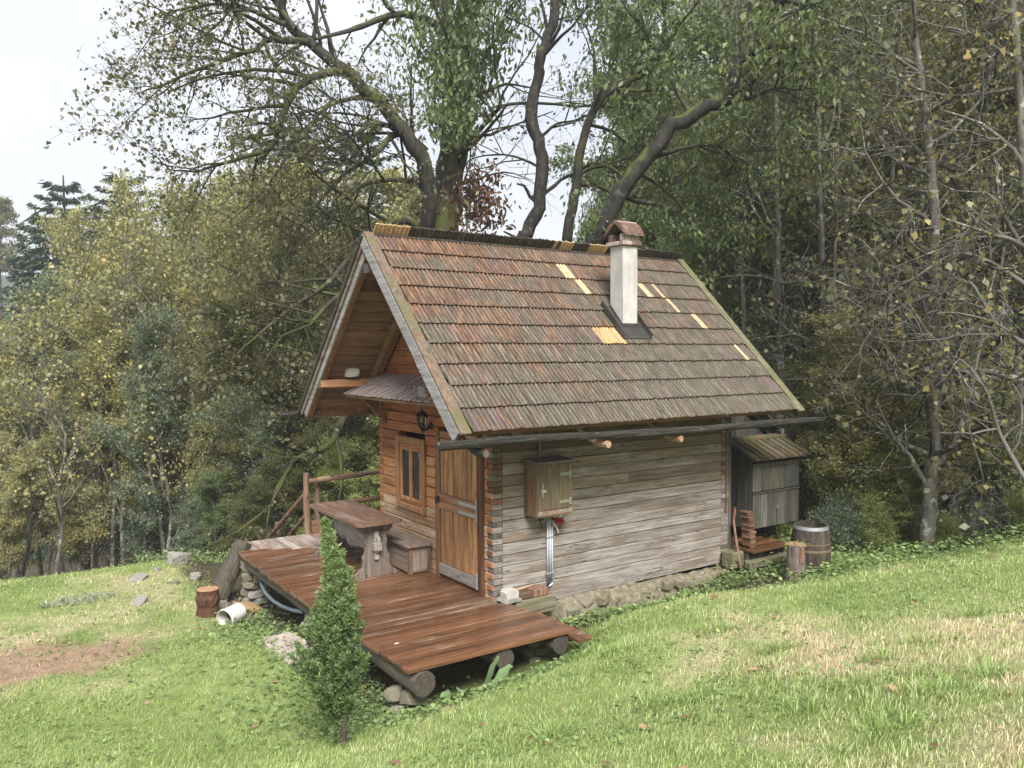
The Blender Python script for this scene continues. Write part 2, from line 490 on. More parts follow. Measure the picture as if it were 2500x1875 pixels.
M['trestle'] = wood('grey_trestle_board', (0.075, 0.058, 0.047), (0.20, 0.165, 0.14), (0.13, 0.095, 0.072), 0.4, axis=2, var=0.1)
M['stretcher'] = wood('pale_grey_stretcher', (0.17, 0.152, 0.14), (0.35, 0.322, 0.30), (0.22, 0.18, 0.155), 0.3, axis=1, var=0.1)
M['bench'] = wood('grey_brown_bench_board', (0.12, 0.09, 0.07), (0.31, 0.255, 0.215), (0.22, 0.145, 0.10), 0.45, axis=1, var=0.15)
M['bench_end'] = wood('pale_bench_end_panel', (0.18, 0.14, 0.115), (0.38, 0.32, 0.28), None, axis=2, var=0.1)
M['bench_frame'] = wood('brown_bench_frame', (0.10, 0.058, 0.038), (0.24, 0.145, 0.095), None, axis=2, var=0.1)
M['shed'] = wood('grey_green_shed_plank', (0.045, 0.043, 0.038), (0.138, 0.131, 0.115), (0.085, 0.085, 0.05), 0.42, axis=2, var=0.33, bump=0.4)
M['shed_dark'] = wood('dark_grey_shed_plank', (0.032, 0.031, 0.031), (0.095, 0.09, 0.085), (0.07, 0.073, 0.042), 0.3, axis=2, var=0.3, bump=0.4)
M['shed_roof'] = wood('mossy_shed_roof_slat', (0.05, 0.045, 0.03), (0.135, 0.118, 0.08), (0.17, 0.075, 0.06), 0.36, axis=1, var=0.3, moss=(0.095, 0.105, 0.03), moss_amt=0.42, knots=False)
M['meter'] = wood('olive_brown_cupboard_wood', (0.062, 0.048, 0.028), (0.155, 0.122, 0.075), (0.115, 0.065, 0.036), 0.3, axis=2, var=0.12, bump=0.35)
M['meter_side'] = wood('orange_brown_cupboard_side', (0.10, 0.062, 0.036), (0.215, 0.138, 0.083), (0.155, 0.08, 0.042), 0.4, axis=2, var=0.1)
M['batten'] = wood('brown_batten_wood', (0.09, 0.046, 0.028), (0.22, 0.12, 0.075), (0.17, 0.11, 0.078), 0.4, axis=0, var=0.35, knots=False)
M['barrel'] = wood('dark_barrel_stave', (0.026, 0.021, 0.017), (0.092, 0.07, 0.053), (0.12, 0.096, 0.07), 0.25, axis=2, var=0.35, bump=0.4)
M['hoop'] = plain('galvanised_hoop', (0.36, 0.385, 0.42), 0.42, 0.15, 20, 0.1, 0.6)
M['hoop_rust'] = plain('brown_rusty_hoop', (0.18, 0.13, 0.085), 0.7, 0.35, 24, 0.3, 0.2)
M['stump_bark'] = wood('dark_red_stump_bark', (0.035, 0.016, 0.009), (0.13, 0.058, 0.03), None, axis=2, var=0.1, bump=1.0, knots=False)
M['stump_top'] = plain('sawn_stump_top', (0.36, 0.21, 0.115), 0.75, 0.35, 18, 0.3)
M['post_wood'] = wood('grey_split_post', (0.085, 0.068, 0.058), (0.23, 0.19, 0.165), (0.16, 0.11, 0.08), 0.3, axis=2, var=0.1, bump=0.7)
M['post_split'] = wood('orange_split_heart', (0.12, 0.06, 0.036), (0.24, 0.125, 0.075), None, axis=2, var=0.1)
M['new_shingle'] = wood('new_pale_shingle', (0.42, 0.295, 0.17), (0.60, 0.45, 0.285), None, axis=1, fine=0.9, var=0.1, knots=False, bump=0.2)
M['new_shingle_amber'] = wood('new_amber_shingle', (0.33, 0.215, 0.105), (0.50, 0.345, 0.18), None, axis=1, fine=0.9, var=0.1, knots=False, bump=0.2)
M['ridge_dark'] = wood('dark_wet_shaded_ridge_shingle', (0.025, 0.02, 0.017), (0.08, 0.062, 0.05), (0.06, 0.06, 0.036), 0.4, axis=1, fine=0.8, var=0.3, knots=False)  # dark for wet wood, with the shade of the raised undersides painted in
# mineral and metal
g = NT('white_chimney_plaster')
co = g.n('TexCoord', out=3)
a_ = g.n('TexNoise', Vector=co, Scale=5.0, Detail=7.0, Roughness=0.65)
b_ = g.n('TexNoise', Vector=g.n('Mapping', Vector=co, Scale=(16, 16, 1.3)), Scale=1.0, Detail=5.0, Roughness=0.6)
c_ = g.n('TexNoise', Vector=co, Scale=38.0, Detail=4.0)
col_ = g.ramp(a_, [(0.3, (0.37, 0.355, 0.335)), (0.7, (0.50, 0.49, 0.475))])
col_ = g.mix(g.math('MULTIPLY', g.ramp(b_, [(0.5, 0.0), (0.68, 1.0)]), 0.55), col_, (0.255, 0.24, 0.215))
M['plaster'] = g.principled(col_, 0.88, g.math('ADD', a_, g.math('MULTIPLY', c_, 0.4)), 0.55, 0.015, 0.25)
M['brick'] = plain('sooty_old_brick', (0.13, 0.075, 0.057), 0.85, 0.5, 16, 0.7, spots=(0.22, 0.185, 0.16))
M['brick_pale'] = plain('pale_mortar', (0.36, 0.31, 0.27), 0.9, 0.35, 16, 0.6, spots=(0.20, 0.125, 0.095))
M['soot_and_shade'] = plain('black_soot_and_shade', (0.012, 0.011, 0.011), 0.95, 0.3)  # real soot in the chimney, painted-in darkness inside bench and cupboard
M['flashing'] = plain('dark_sheet_metal', (0.085, 0.082, 0.08), 0.42, 0.25, 7, 0.1, 0.55)
M['stone'] = plain('mossy_limestone', (0.215, 0.19, 0.145), 0.92, 0.5, 11, 1.0, spots=(0.20, 0.19, 0.085))
M['stone_gray'] = plain('grey_limestone', (0.27, 0.255, 0.23), 0.92, 0.45, 11, 1.0, spots=(0.18, 0.16, 0.13))
M['stone_ochre'] = plain('ochre_stone', (0.33, 0.215, 0.105), 0.92, 0.4, 13, 0.8, spots=(0.24, 0.165, 0.09))
M['concrete'] = plain('crumbling_concrete', (0.37, 0.315, 0.275), 0.93, 0.35, 15, 1.0, spots=(0.23, 0.18, 0.145))
M['white_stone'] = plain('white_rounded_stone', (0.42, 0.395, 0.35), 0.9, 0.2, 12, 0.4)
M['black_metal'] = plain('black_lantern_metal', (0.018, 0.018, 0.02), 0.45, 0.2, 30, 0.1, 0.2)
M['zinc'] = plain('grey_zinc_fitting', (0.40, 0.41, 0.40), 0.45, 0.2, 25, 0.1, 0.5)
M['brass_green'] = plain('greenish_hinge_metal', (0.27, 0.275, 0.175), 0.5, 0.25, 30, 0.1, 0.3)
M['pipe'] = plain('grey_plastic_conduit', (0.47, 0.50, 0.54), 0.5, 0.1, 20, 0.05)
M['junction'] = plain('grey_green_junction_box', (0.17, 0.20, 0.17), 0.5, 0.15)
M['red_plastic'] = plain('red_socket_plastic', (0.33, 0.018, 0.03), 0.4, 0.1)
M['white_plastic'] = plain('white_plastic', (0.62, 0.60, 0.57), 0.5, 0.15, 9)
M['bucket'] = plain('dirty_white_bucket', (0.62, 0.615, 0.59), 0.5, 0.15, 9, 0.1, spots=(0.46, 0.42, 0.36))
M['mud'] = plain('dried_mud', (0.21, 0.125, 0.08), 0.95, 0.5, 22, 1.0)
M['hose'] = plain('blue_grey_hose', (0.12, 0.15, 0.18), 0.45, 0.15, 20)
M['cable'] = plain('dark_cable', (0.02, 0.02, 0.02), 0.5)
M['rope'] = plain('orange_rope', (0.30, 0.115, 0.065), 0.8, 0.3, 60, 0.6)
M['water'] = plain('dark_water', (0.015, 0.015, 0.012), 0.08, 0.1, 5, 0.02, spec=0.6)
M['curtain'] = plain('pale_curtain', (0.55, 0.47, 0.40), 0.9, 0.15, 8)
M['straw'] = plain('dry_straw', (0.42, 0.32, 0.16), 0.9, 0.4, 40)
g = NT('window_glass')
gt = g.n('BsdfTransparent', Color=(0.62, 0.62, 0.58, 1)); gg = g.n('BsdfGlossy', Roughness=0.04, Color=(0.9, 0.9, 0.9, 1))
M['glass'] = g.done(g.n('MixShader', i0=g.math('ADD', g.math('MULTIPLY', g.n('Fresnel', IOR=1.5), 0.9), 0.04), i1=gt, i2=gg))

# roof shingles: bare orange-brown wood, grey-green algae, lichen flecks
def shingle_mat():
    g = NT('old_roof_shingle')
    r = g.rnd()
    g.n('NewGeometry'); pos = g.last.outputs['Position']
    px = g.n('SeparateXYZ', out=0, Vector=pos); pz = g.n('SeparateXYZ', out=2, Vector=pos)
    off = g.n('CombineXYZ', X=g.math('MULTIPLY', r, 31.7), Y=g.math('MULTIPLY', r, 17.3), Z=0.0)
    p = g.n('VectorMath', props={'operation': 'ADD'}, i0=pos, i1=off)
    n1 = g.n('TexNoise', Vector=g.n('Mapping', Vector=p, Scale=(60, 5, 5)), Scale=1.0, Detail=6.0, Roughness=0.65)
    bare = g.ramp(n1, [(0.33, (0.06, 0.04, 0.029)), (0.5, (0.145, 0.085, 0.056)), (0.68, (0.32, 0.18, 0.10))])
    alg = g.ramp(n1, [(0.33, (0.05, 0.042, 0.031)), (0.52, (0.118, 0.10, 0.074)), (0.7, (0.21, 0.185, 0.145))])
    big = g.n('TexNoise', Vector=g.n('Mapping', Vector=pos, Scale=(1.4, 1.0, 1.0)), Scale=1.3, Detail=5.0, Roughness=0.65)
    # growth of algae: more towards the back and the eave
    gx = g.n('MapRange', Value=px, From_Min=-0.8, From_Max=3.6, To_Min=-0.09, To_Max=0.10)
    gz = g.n('MapRange', Value=pz, From_Min=2.2, From_Max=4.4, To_Min=0.10, To_Max=-0.13)
    f = g.math('ADD', g.math('ADD', big, g.math('MULTIPLY', g.math('SUBTRACT', r, 0.5), 0.10)), g.math('ADD', gx, gz))
    fine = g.n('TexNoise', Vector=g.n('Mapping', Vector=p, Scale=(22, 3.2, 3.2)), Scale=1.0, Detail=5.0, Roughness=0.7)
    f = g.math('ADD', f, g.math('MULTIPLY', g.math('SUBTRACT', fine, 0.5), 0.75))
    c = g.mix(g.ramp(f, [(0.31, 0.0), (0.52, 1.0)]), bare, alg)
    pur = g.ramp(g.math('FRACT', g.math('MULTIPLY', r, 13.7)), [(0.93, 0.0), (0.95, 0.6)])
    c = g.mix(pur, c, (0.155, 0.095, 0.10))
    li = g.n('TexNoise', Vector=g.n('Mapping', Vector=pos, Scale=(1.6, 1, 1)), Scale=42.0, Detail=4.0, Roughness=0.6)
    lm = g.math('MULTIPLY', g.ramp(li, [(0.63, 0.0), (0.70, 0.85)]), g.ramp(big, [(0.38, 0.15), (0.6, 1.0)]))
    c = g.mix(lm, c, (0.47, 0.46, 0.37))
    dk = g.n('TexNoise', Vector=pos, Scale=26.0, Detail=5.0, Roughness=0.7)
    c = g.mix(g.math('MULTIPLY', g.ramp(dk, [(0.62, 0.0), (0.70, 0.85)]), 0.8), c, (0.03, 0.027, 0.022))
    v = g.n('MapRange', Value=g.math('FRACT', g.math('MULTIPLY', r, 7.13)), To_Min=0.76, To_Max=1.0)
    c = g.mix(1.0, c, v, 'MULTIPLY')
    return g.principled(c, 0.72, n1, 0.35, 0.01, 0.3)
M['shingle'] = shingle_mat()

# foliage
M['leaf_yellow'] = leafmat('yellow_green_autumn_leaf', [(0.0, (0.13, 0.145, 0.082)), (0.4, (0.195, 0.205, 0.105)), (0.68, (0.28, 0.26, 0.115)), (0.9, (0.40, 0.33, 0.125)), (1.0, (0.43, 0.28, 0.11))])
M['leaf_bluegreen'] = leafmat('blue_green_leaf', [(0.0, (0.075, 0.10, 0.075)), (0.5, (0.12, 0.155, 0.105)), (0.85, (0.17, 0.19, 0.115)), (1.0, (0.28, 0.25, 0.10))])
M['leaf_olive'] = leafmat('olive_leaf', [(0.0, (0.06, 0.07, 0.032)), (0.5, (0.11, 0.12, 0.05)), (0.85, (0.17, 0.165, 0.065)), (1.0, (0.29, 0.22, 0.07))])
M['leaf_green'] = leafmat('fresh_green_leaf', [(0.0, (0.062, 0.085, 0.042)), (0.5, (0.105, 0.14, 0.062)), (0.9, (0.165, 0.195, 0.08)), (0.97, (0.30, 0.24, 0.07)), (1.0, (0.38, 0.28, 0.08))])
M['leaf_dry'] = leafmat('sparse_brown_yellow_leaf', [(0.0, (0.075, 0.085, 0.045)), (0.5, (0.125, 0.13, 0.065)), (0.78, (0.22, 0.185, 0.075)), (1.0, (0.38, 0.28, 0.11))])
M['leaf_brown'] = leafmat('withered_brown_leaf', [(0.0, (0.045, 0.025, 0.016)), (0.6, (0.09, 0.05, 0.03)), (1.0, (0.15, 0.08, 0.04))])
M['leaf_bush'] = leafmat('bush_leaf', [(0.0, (0.05, 0.08, 0.03)), (0.45, (0.20, 0.24, 0.085)), (0.75, (0.28, 0.31, 0.11)), (1.0, (0.46, 0.38, 0.12))])
M['leaf_silhouette'] = leafmat('brown_green_lime_leaf', [(0.0, (0.06, 0.062, 0.04)), (0.5, (0.10, 0.102, 0.058)), (0.85, (0.145, 0.135, 0.07)), (1.0, (0.22, 0.16, 0.08))])
M['needle'] = leafmat('dark_spruce_needle', [(0.0, (0.018, 0.032, 0.022)), (0.6, (0.032, 0.055, 0.034)), (1.0, (0.06, 0.08, 0.045))], trans=0.15, gloss=0.01)
M['thuja'] = leafmat('thuja_spray', [(0.0, (0.06, 0.10, 0.045)), (0.4, (0.125, 0.185, 0.075)), (0.75, (0.20, 0.265, 0.11)), (1.0, (0.33, 0.37, 0.17))], trans=0.3, gloss=0.02)
M['ivy'] = leafmat('ground_ivy_leaf', [(0.0, (0.075, 0.11, 0.045)), (0.5, (0.13, 0.19, 0.07)), (0.85, (0.20, 0.26, 0.10)), (1.0, (0.32, 0.36, 0.17))], trans=0.3)
M['dock'] = leafmat('pale_green_dock_leaf', [(0.0, (0.10, 0.17, 0.075)), (1.0, (0.165, 0.235, 0.115))], trans=0.3)
M['fallen'] = leafmat('fallen_leaf', [(0.0, (0.07, 0.04, 0.028)), (0.4, (0.17, 0.10, 0.065)), (0.7, (0.28, 0.19, 0.115)), (1.0, (0.36, 0.30, 0.19))], trans=0.1)
M['bark_gray'] = bark('grey_lichen_bark', (0.055, 0.05, 0.042), (0.165, 0.155, 0.135), (0.33, 0.335, 0.29))
M['bark_dark'] = bark('dark_mossy_bark', (0.012, 0.011, 0.010), (0.045, 0.041, 0.036), (0.075, 0.075, 0.065), (0.07, 0.08, 0.02), 0.25)
M['bark_moss'] = bark('moss_covered_bark', (0.018, 0.017, 0.014), (0.068, 0.062, 0.05), None, (0.07, 0.08, 0.022), 0.5)
M['bark_brown'] = bark('brown_conifer_bark', (0.035, 0.027, 0.022), (0.10, 0.08, 0.065))
M['twig'] = plain('grey_twig', (0.13, 0.12, 0.105), 0.8, 0.3, 8)
M['grass'] = colattr('grass_blade', trans=0.3)
M['ground'] = colattr('lawn_ground', 0.9, noise=6.0)

# ------------------------------------------------------------------ terrain
_cp = []
def cp(px, py, d):
    q = at(px, py, d); _cp.append((q[0], q[1], q[2]))
def cw(x, y, z): _cp.append((x, y, z))
for a in ((1045, 1745, 7.2), (1240, 1672, 7.55), (1440, 1592, 8.15), (835, 1822, 6.75), (1250, 1875, 4.9), (0, 1875, 6.4),
          (600, 1875, 6.1), (0, 1610, 9.4), (2500, 1875, 3.5), (2500, 1600, 5.5), (2500, 1400, 8.4), (2500, 1318, 11.0),
          (2000, 1500, 7.9), (2000, 1425, 10.0), (1978, 1398, 11.3), (1943, 1415, 10.9), (1700, 1480, 8.9), (1700, 1455, 9.4),
          (1560, 1520, 8.5), (505, 1497, 11.4), (565, 1522, 11.0), (690, 1600, 9.0), (740, 1665, 8.4), (300, 1500, 11.2),
          (0, 1425, 14.6), (300, 1392, 15.0), (480, 1368, 15.0), (530, 1455, 12.3), (2260, 1352, 12.0), (2335, 1330, 12.6),
          (1900, 1875, 4.2), (1600, 1700, 6.2), (2000, 1650, 5.6), (1250, 1760, 6.3), (300, 1720, 7.9)):
    cp(*a)
for a in ((CAM[0], CAM[1], 1.42), (0.7, -0.35, -0.33), (2.0, -0.4, -0.37), (3.4, -0.4, -0.30), (4.5, -0.4, -0.2), (-0.6, -0.7, -0.48), (-1.7, -1.38, -0.44), (-0.75, -1.38, -0.40), (0.0, -1.42, -0.26),
          (-1.5, 0.5, -0.5), (-1.0, 2.5, -0.62), (-1.7, 4.0, -0.72), (0.0, 4.8, -0.9), (2.0, 1.5, -0.35), (5.5, 1.5, -0.1), (4.3, 4.5, -0.6),
          (1.0, 7.5, -1.9)):
    cw(*a)
for u, v, z in ((-8, -2, 0.9), (8, -3, 2.6), (0, -8, 2.6), (10, 4, 2.1), (14, 10, 1.7), (9, 13, 0.9), (7.5, 16, 1.1), (9, 20, 2.3), (14, 18, 2.8),
                (16, 28, 5.5), (8, 30, 3.8), (4, 24, 1.4), (2, 18, -0.9), (0, 26, -1.6), (-4, 19, -2.6), (-8, 18, -2.7), (-12, 18, -3.0),
                (-9, 26, -5.0), (-18, 26, -5.5), (-3, 34, -4.0), (-14, 42, -7), (-30, 40, -7.5), (8, 48, 6), (30, 40, 10), (-10, 70, -8),
                (-40, 80, -9), (30, 80, 14), (-18, 9, -1.4), (-14, 3, -0.2), (-24, 16, -3.4), (24, 8, 3.4), (0, -25, 5), (-30, -5, 0), (30, -10, 6)):
    x, y = xy_cam(u, v); cw(x, y, z)
_P = np.array(_cp)
_c2 = 0.9
_K = np.sqrt((_P[:, None, 0] - _P[None, :, 0]) ** 2 + (_P[:, None, 1] - _P[None, :, 1]) ** 2 + _c2)
_n = len(_P)
_A = np.zeros((_n + 3, _n + 3)); _A[:_n, :_n] = _K + np.eye(_n) * -0.02
_A[:_n, _n:] = np.c_[np.ones(_n), _P[:, :2]]; _A[_n:, :_n] = _A[:_n, _n:].T
_w = np.linalg.solve(_A, np.r_[_P[:, 2], 0, 0, 0])
def hz(x, y):
    x = np.atleast_1d(np.asarray(x, float)); y = np.atleast_1d(np.asarray(y, float))
    k = np.sqrt((x[:, None] - _P[None, :, 0]) ** 2 + (y[:, None] - _P[None, :, 1]) ** 2 + _c2)
    z = k @ _w[:_n] + _w[_n] + _w[_n + 1] * x + _w[_n + 2] * y
    u, v = uv_cam(x, y)
    rad = np.hypot(u, v)
    far = np.clip((rad - 60) / 60, 0, 1); far = far * far * (3 - 2 * far)
    fz = -9 + 24 / (1 + np.exp(-(u - 10) / 40)) + np.clip((v - 110) / 110, 0, 1) * np.clip((-u - 5) / 45, 0, 1) * 31 * (0.75 + 0.5 * vnoise(u / 90 + 7, v / 90, 5))
    z = z * (1 - far) + fz * far
    return z + 0.05 * (fbm(x * 0.9, y * 0.9, 3) - 0.5) + 0.03 * (fbm(x * 3.1, y * 3.1, 9) - 0.5)
def gz(x, y): return float(hz(x, y)[0])

# colour of the lawn: fresh green, straw patches, bare earth
def lawn_colour(x, y, jitter=None):
    u, v = uv_cam(x, y)
    n1, n2, n3 = fbm(x * 0.55 + 3, y * 0.55, 21), fbm(x * 1.7, y * 1.7, 33), fbm(x * 4.5, y * 4.5, 51)
    dry = np.clip((u - 0.9) / 1.6, 0, 1) * np.clip((7.6 - v + 0.10 * u) / 2.2, 0, 1) * 0.52
    dry = dry + 0.22 * np.clip((-u - 1.5) / 3, 0, 1) * np.clip((v - 6.5) / 3, 0, 1)
    dry = dry * 1.0 + (n1 - 0.5) * 0.7 + (n2 - 0.5) * 0.75 + (n3 - 0.5) * 0.3
    if jitter is not None: dry = dry + jitter
    dry = np.clip((dry - 0.22) / 0.34, 0, 1)[:, None]
    g1 = np.array([0.245, 0.325, 0.095]); g2 = np.array([0.375, 0.455, 0.17]); st = np.array([0.60, 0.51, 0.33])
    q = np.clip(n2 * 1.5 - 0.25, 0, 1)[:, None]
    c = (g1 * (1 - q) + g2 * q) * (1 - dry) + st * dry
    return c, dry[:, 0]

def build_ground():
    N, A_, B_ = 290, 260 / math.sinh(4.6), 4.6
    t = np.linspace(-1, 1, N + 1)
    s = A_ * np.sinh(B_ * t)
    X, Y = np.meshgrid(s - 1.0, s - 3.0, indexing='ij')
    x, y = X.ravel(), Y.ravel()
    z = hz(x, y)
    i, j = np.meshgrid(np.arange(N), np.arange(N), indexing='ij')
    a = (i * (N + 1) + j).ravel()
    F = np.c_[a, a + N + 1, a + N + 2, a + 1]
    me = np_mesh('ground', np.c_[x, y, z], F, True)
    c, dry = lawn_colour(x, y)
    u, v = uv_cam(x, y)
    c = c * 0.8
    # bare earth patches on the left lawn, damp litter along the cabin wall
    q = at(100, 1625, 9.3)
    e = np.exp(-(((x - q[0]) * 0.55 + (y - q[1]) * 0.2) ** 2 + ((y - q[1]) * 0.75) ** 2) * 1.1) + 0.5 * (fbm(x * 2.2, y * 2.2, 71) - 0.5)
    m = np.clip((e - 0.62) / 0.2, 0, 1)[:, None]
    c = c * (1 - m) + np.array([0.36, 0.245, 0.165]) * m
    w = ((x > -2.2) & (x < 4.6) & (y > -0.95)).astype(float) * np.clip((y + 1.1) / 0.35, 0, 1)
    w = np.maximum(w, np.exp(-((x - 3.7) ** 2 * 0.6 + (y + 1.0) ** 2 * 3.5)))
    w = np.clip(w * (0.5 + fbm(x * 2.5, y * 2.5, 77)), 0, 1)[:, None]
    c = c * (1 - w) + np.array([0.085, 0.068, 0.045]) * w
    # woodland floor
    wood_ = np.clip((v - 15.4 + np.clip(u - 3, 0, 8) * 0.55) / 1.2 + (fbm(x * 0.8, y * 0.8, 5) - 0.5) * 2, 0, 1)
    litter = np.array([0.10, 0.082, 0.05]) * (0.6 + 0.8 * fbm(x * 1.3, y * 1.3, 15))[:, None]
    olive = np.array([0.12, 0.135, 0.05]) * (0.6 + 0.8 * fbm(x * 0.9, y * 0.9, 19))[:, None]
    rgt = np.clip((u - 3) / 4, 0, 1)[:, None]
    fl = litter * (1 - rgt * 0.75) + olive * rgt * 0.75
    farc = np.array([0.045, 0.065, 0.042])
    fr = np.clip((np.hypot(u, v) - 60) / 40, 0, 1)[:, None]
    fl = fl * (1 - fr) + farc * fr
    wood_ = wood_[:, None]
    c = c * (1 - wood_) + fl * wood_
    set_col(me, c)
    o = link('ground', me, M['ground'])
    tag(o, kind='structure')
    return float(z.min()), float(z.max())
GZ_MIN, GZ_MAX = build_ground()

# ------------------------------------------------------------------ log cabin
rng = random.Random(4)
H = 0.14                       # height of one log course
L_, W_ = 4.215, 3.145          # length along x, width along y
cabin = empty('log_cabin', (2.1, 1.55, -0.15), 'small log cabin with steep mossy wooden shingle roof and white chimney', 'cabin')

def part(name, mb, mat, parent=None, smooth=False, label=None):
    o = mb.build(name, mat, parent or cabin, smooth)
    if label: o['label'] = label
    return o

# long wall facing the lawn, one log after the other
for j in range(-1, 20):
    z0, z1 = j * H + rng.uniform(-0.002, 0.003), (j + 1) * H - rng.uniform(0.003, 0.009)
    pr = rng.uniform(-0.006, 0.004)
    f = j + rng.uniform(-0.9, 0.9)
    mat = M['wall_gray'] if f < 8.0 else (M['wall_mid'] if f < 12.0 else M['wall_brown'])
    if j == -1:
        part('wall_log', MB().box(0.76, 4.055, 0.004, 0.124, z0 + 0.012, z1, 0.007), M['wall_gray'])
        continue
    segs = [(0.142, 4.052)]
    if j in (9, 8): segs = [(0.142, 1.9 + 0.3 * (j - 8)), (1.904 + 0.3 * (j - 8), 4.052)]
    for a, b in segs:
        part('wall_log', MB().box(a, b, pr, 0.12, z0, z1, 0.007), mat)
# corner joints: ends of the crossing logs, alternately
def corner(x0, x1, y0, y1, jmax, ends_y, ends_x, ztop):
    for j in range(0, jmax):
        top = j > 9
        for half in (0, 1):
            za, zb = j * H + half * H / 2, j * H + (half + 1) * H / 2 - 0.003
            o = rng.uniform(-0.007, 0.007)
            tl = rng.uniform(-0.012, 0.012)
            if half == 0:   # tongue of the long wall: side on y face, end grain on the gable face
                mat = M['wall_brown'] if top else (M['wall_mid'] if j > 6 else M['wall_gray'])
                b = MB().box(x0 - 0.004 + o, x1, y0 + 0.002, y1, za, zb, 0.006)
                b2 = MB().box(x0 - 0.010 + o, x0 + 0.02, y0 + 0.004, y1 - 0.004, za + 0.002, zb - 0.002, 0.006, M=None)
                part('log_end', b, mat)
                part('end_grain', b2, M['end_brown'] if top else M['end_orange'])
            else:           # end of a gable log
                b = MB().box(x0 + 0.003, x1, y0 - 0.004 + o, y1, za, zb, 0.006)
                part('log_end', b, M['end_brown'] if (j > 7 and rng.random() < 0.9) or rng.random() < 0.2 else M['end_gray'])
corner(0.0, 0.138, 0.0, 0.13, 19, True, True, 2.6)
for j in range(0, 19):          # far corner of the long wall
    for half in (0, 1):
        za, zb = j * H + half * H / 2, j * H + (half + 1) * H / 2 - 0.003
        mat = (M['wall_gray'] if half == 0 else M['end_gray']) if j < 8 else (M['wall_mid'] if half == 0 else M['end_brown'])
        part('log_end', MB().box(4.056, 4.21, 0.0 + rng.uniform(-0.006, 0.003), 0.13, za, zb, 0.006), mat)
part('corner_batten', MB().box(4.135, 4.165, -0.022, -0.008, 0.62, 2.3, 0.004), M['wall_brown'])
part('corner_post', MB().box(4.215, 4.275, 0.0, 0.08, -0.05, 2.7, 0.006), M['shed'])
# gable wall, logs cut by the door and the window
DOOR = (0.185, 1.375, 0.03, 1.93)
WIN = (1.665, 2.525, 0.79, 1.835)
for j in range(-1, 18):
    z0 = 0.0815 - 0.0 + j * H; z1 = z0 + H - 0.010
    z0 = max(z0, 0.0)
    zm = 0.5 * (z0 + z1)
    iv = [(0.134, 3.01)]
    for (a, b, c, d) in (DOOR, WIN):
        if z1 > c + 0.02 and z0 < d - 0.02:
            nv = []
            for p, q in iv:
                if q <= a or p >= b: nv.append((p, q)); continue
                if p < a: nv.append((p, a + 0.03))
                if q > b: nv.append((b - 0.03, q))
            iv = nv
    f = zm + rng.uniform(-0.15, 0.15)
    mat = M['gable_pale'] if f < 0.98 else (M['gable_orange'] if f < 1.55 else M['gable_red'])
    for p, q in iv:
        if q - p < 0.03: continue
        part('gable_log', MB().box(rng.uniform(-0.006, 0.003), 0.12, p, q, z0, z1, 0.008), mat)
for j in range(0, 18):          # far corner of the gable
    for half in (0, 1):
        za, zb = 0.01 + j * H + half * H / 2, 0.01 + j * H + (half + 1) * H / 2 - 0.003
        mat = M['end_orange'] if half else (M['gable_red'] if j > 10 else M['gable_pale'] if j < 6 else M['gable_orange'])
        part('log_end', MB().box(rng.uniform(-0.014, 0.002), 0.12, 3.012, W_, za, zb, 0.008), mat)
# walls that close the cabin off
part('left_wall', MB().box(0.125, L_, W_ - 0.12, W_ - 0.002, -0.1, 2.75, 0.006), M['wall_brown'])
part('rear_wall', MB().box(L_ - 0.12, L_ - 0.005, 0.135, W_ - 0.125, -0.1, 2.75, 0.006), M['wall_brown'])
part('floor', MB().box(0.13, L_ - 0.13, 0.13, W_ - 0.13, -0.06, 0.0, 0.004), M['deck'])
part('loft_floor', MB().box(0.0, L_, 0.06, W_ - 0.06, 2.62, 2.66, 0.004), M['soffit'])
# red-brown gable boards above the pent roof
RY, RZ = 1.45, 4.52             # ridge
for k in range(9):
    z0 = 2.665 + k * 0.195; z1 = z0 + 0.19
    hw = (RZ - 0.12 - z1)
    if hw < 0.1: break
    h0 = (RZ - 0.12 - z0)
    poly = [(RY - h0, z0), (RY + h0, z0), (RY + hw, z1), (RY - hw, z1)]
    part('gable_board', MB().prism(poly, 0.0 + rng.uniform(-0.004, 0.004), 0.03, 0), M['gable_red'])
    part('rear_gable_board', MB().prism(poly, L_ - 0.03, L_, 0), M['shed'])

# ---- door
door = part('door', MB().box(-0.006, 0.05, 0.33, 1.255, 0.06, 1.90, 0.004), M['door_frame'])
def dpart(name, mb, mat, par): return mb.build(name, mat, par)
n = 8
for k in range(n):
    y0 = 0.34 + k * (0.905 / n); y1 = y0 + 0.905 / n - 0.011
    dpart('plank', MB().box(-0.022 + rng.uniform(-0.003, 0.003), -0.004, y0, y1, 1.17, 1.89, 0.003), M['door'], door)
    dpart('plank', MB().box(-0.020 + rng.uniform(-0.003, 0.003), -0.004, y0, y1, 0.24, 0.965, 0.003), M['door'], door)
dpart('rail', MB().box(-0.045, -0.006, 0.335, 1.25, 1.065, 1.165, 0.006), M['door_rail'], door)
dpart('rail', MB().box(-0.045, -0.006, 0.335, 1.25, 0.965, 1.06, 0.006), M['door_rail'], door)
dpart('foot_board', MB().box(-0.05, -0.006, 0.335, 1.25, 0.10, 0.235, 0.006), M['door_kick'], door)
for z in (1.115, 1.0):
    dpart('strap_hinge', MB().box(-0.051, -0.045, 0.31, 0.74, z - 0.021, z + 0.021, 0.003), M['zinc'], door)
dpart('hinge_plate', MB().box(-0.056, -0.04, 0.288, 0.312, 0.93, 1.2, 0.003), M['zinc'], door)
dpart('hinge_plate', MB().box(-0.058, -0.04, 0.288, 0.312, 0.10, 0.30, 0.003), M['zinc'], door)
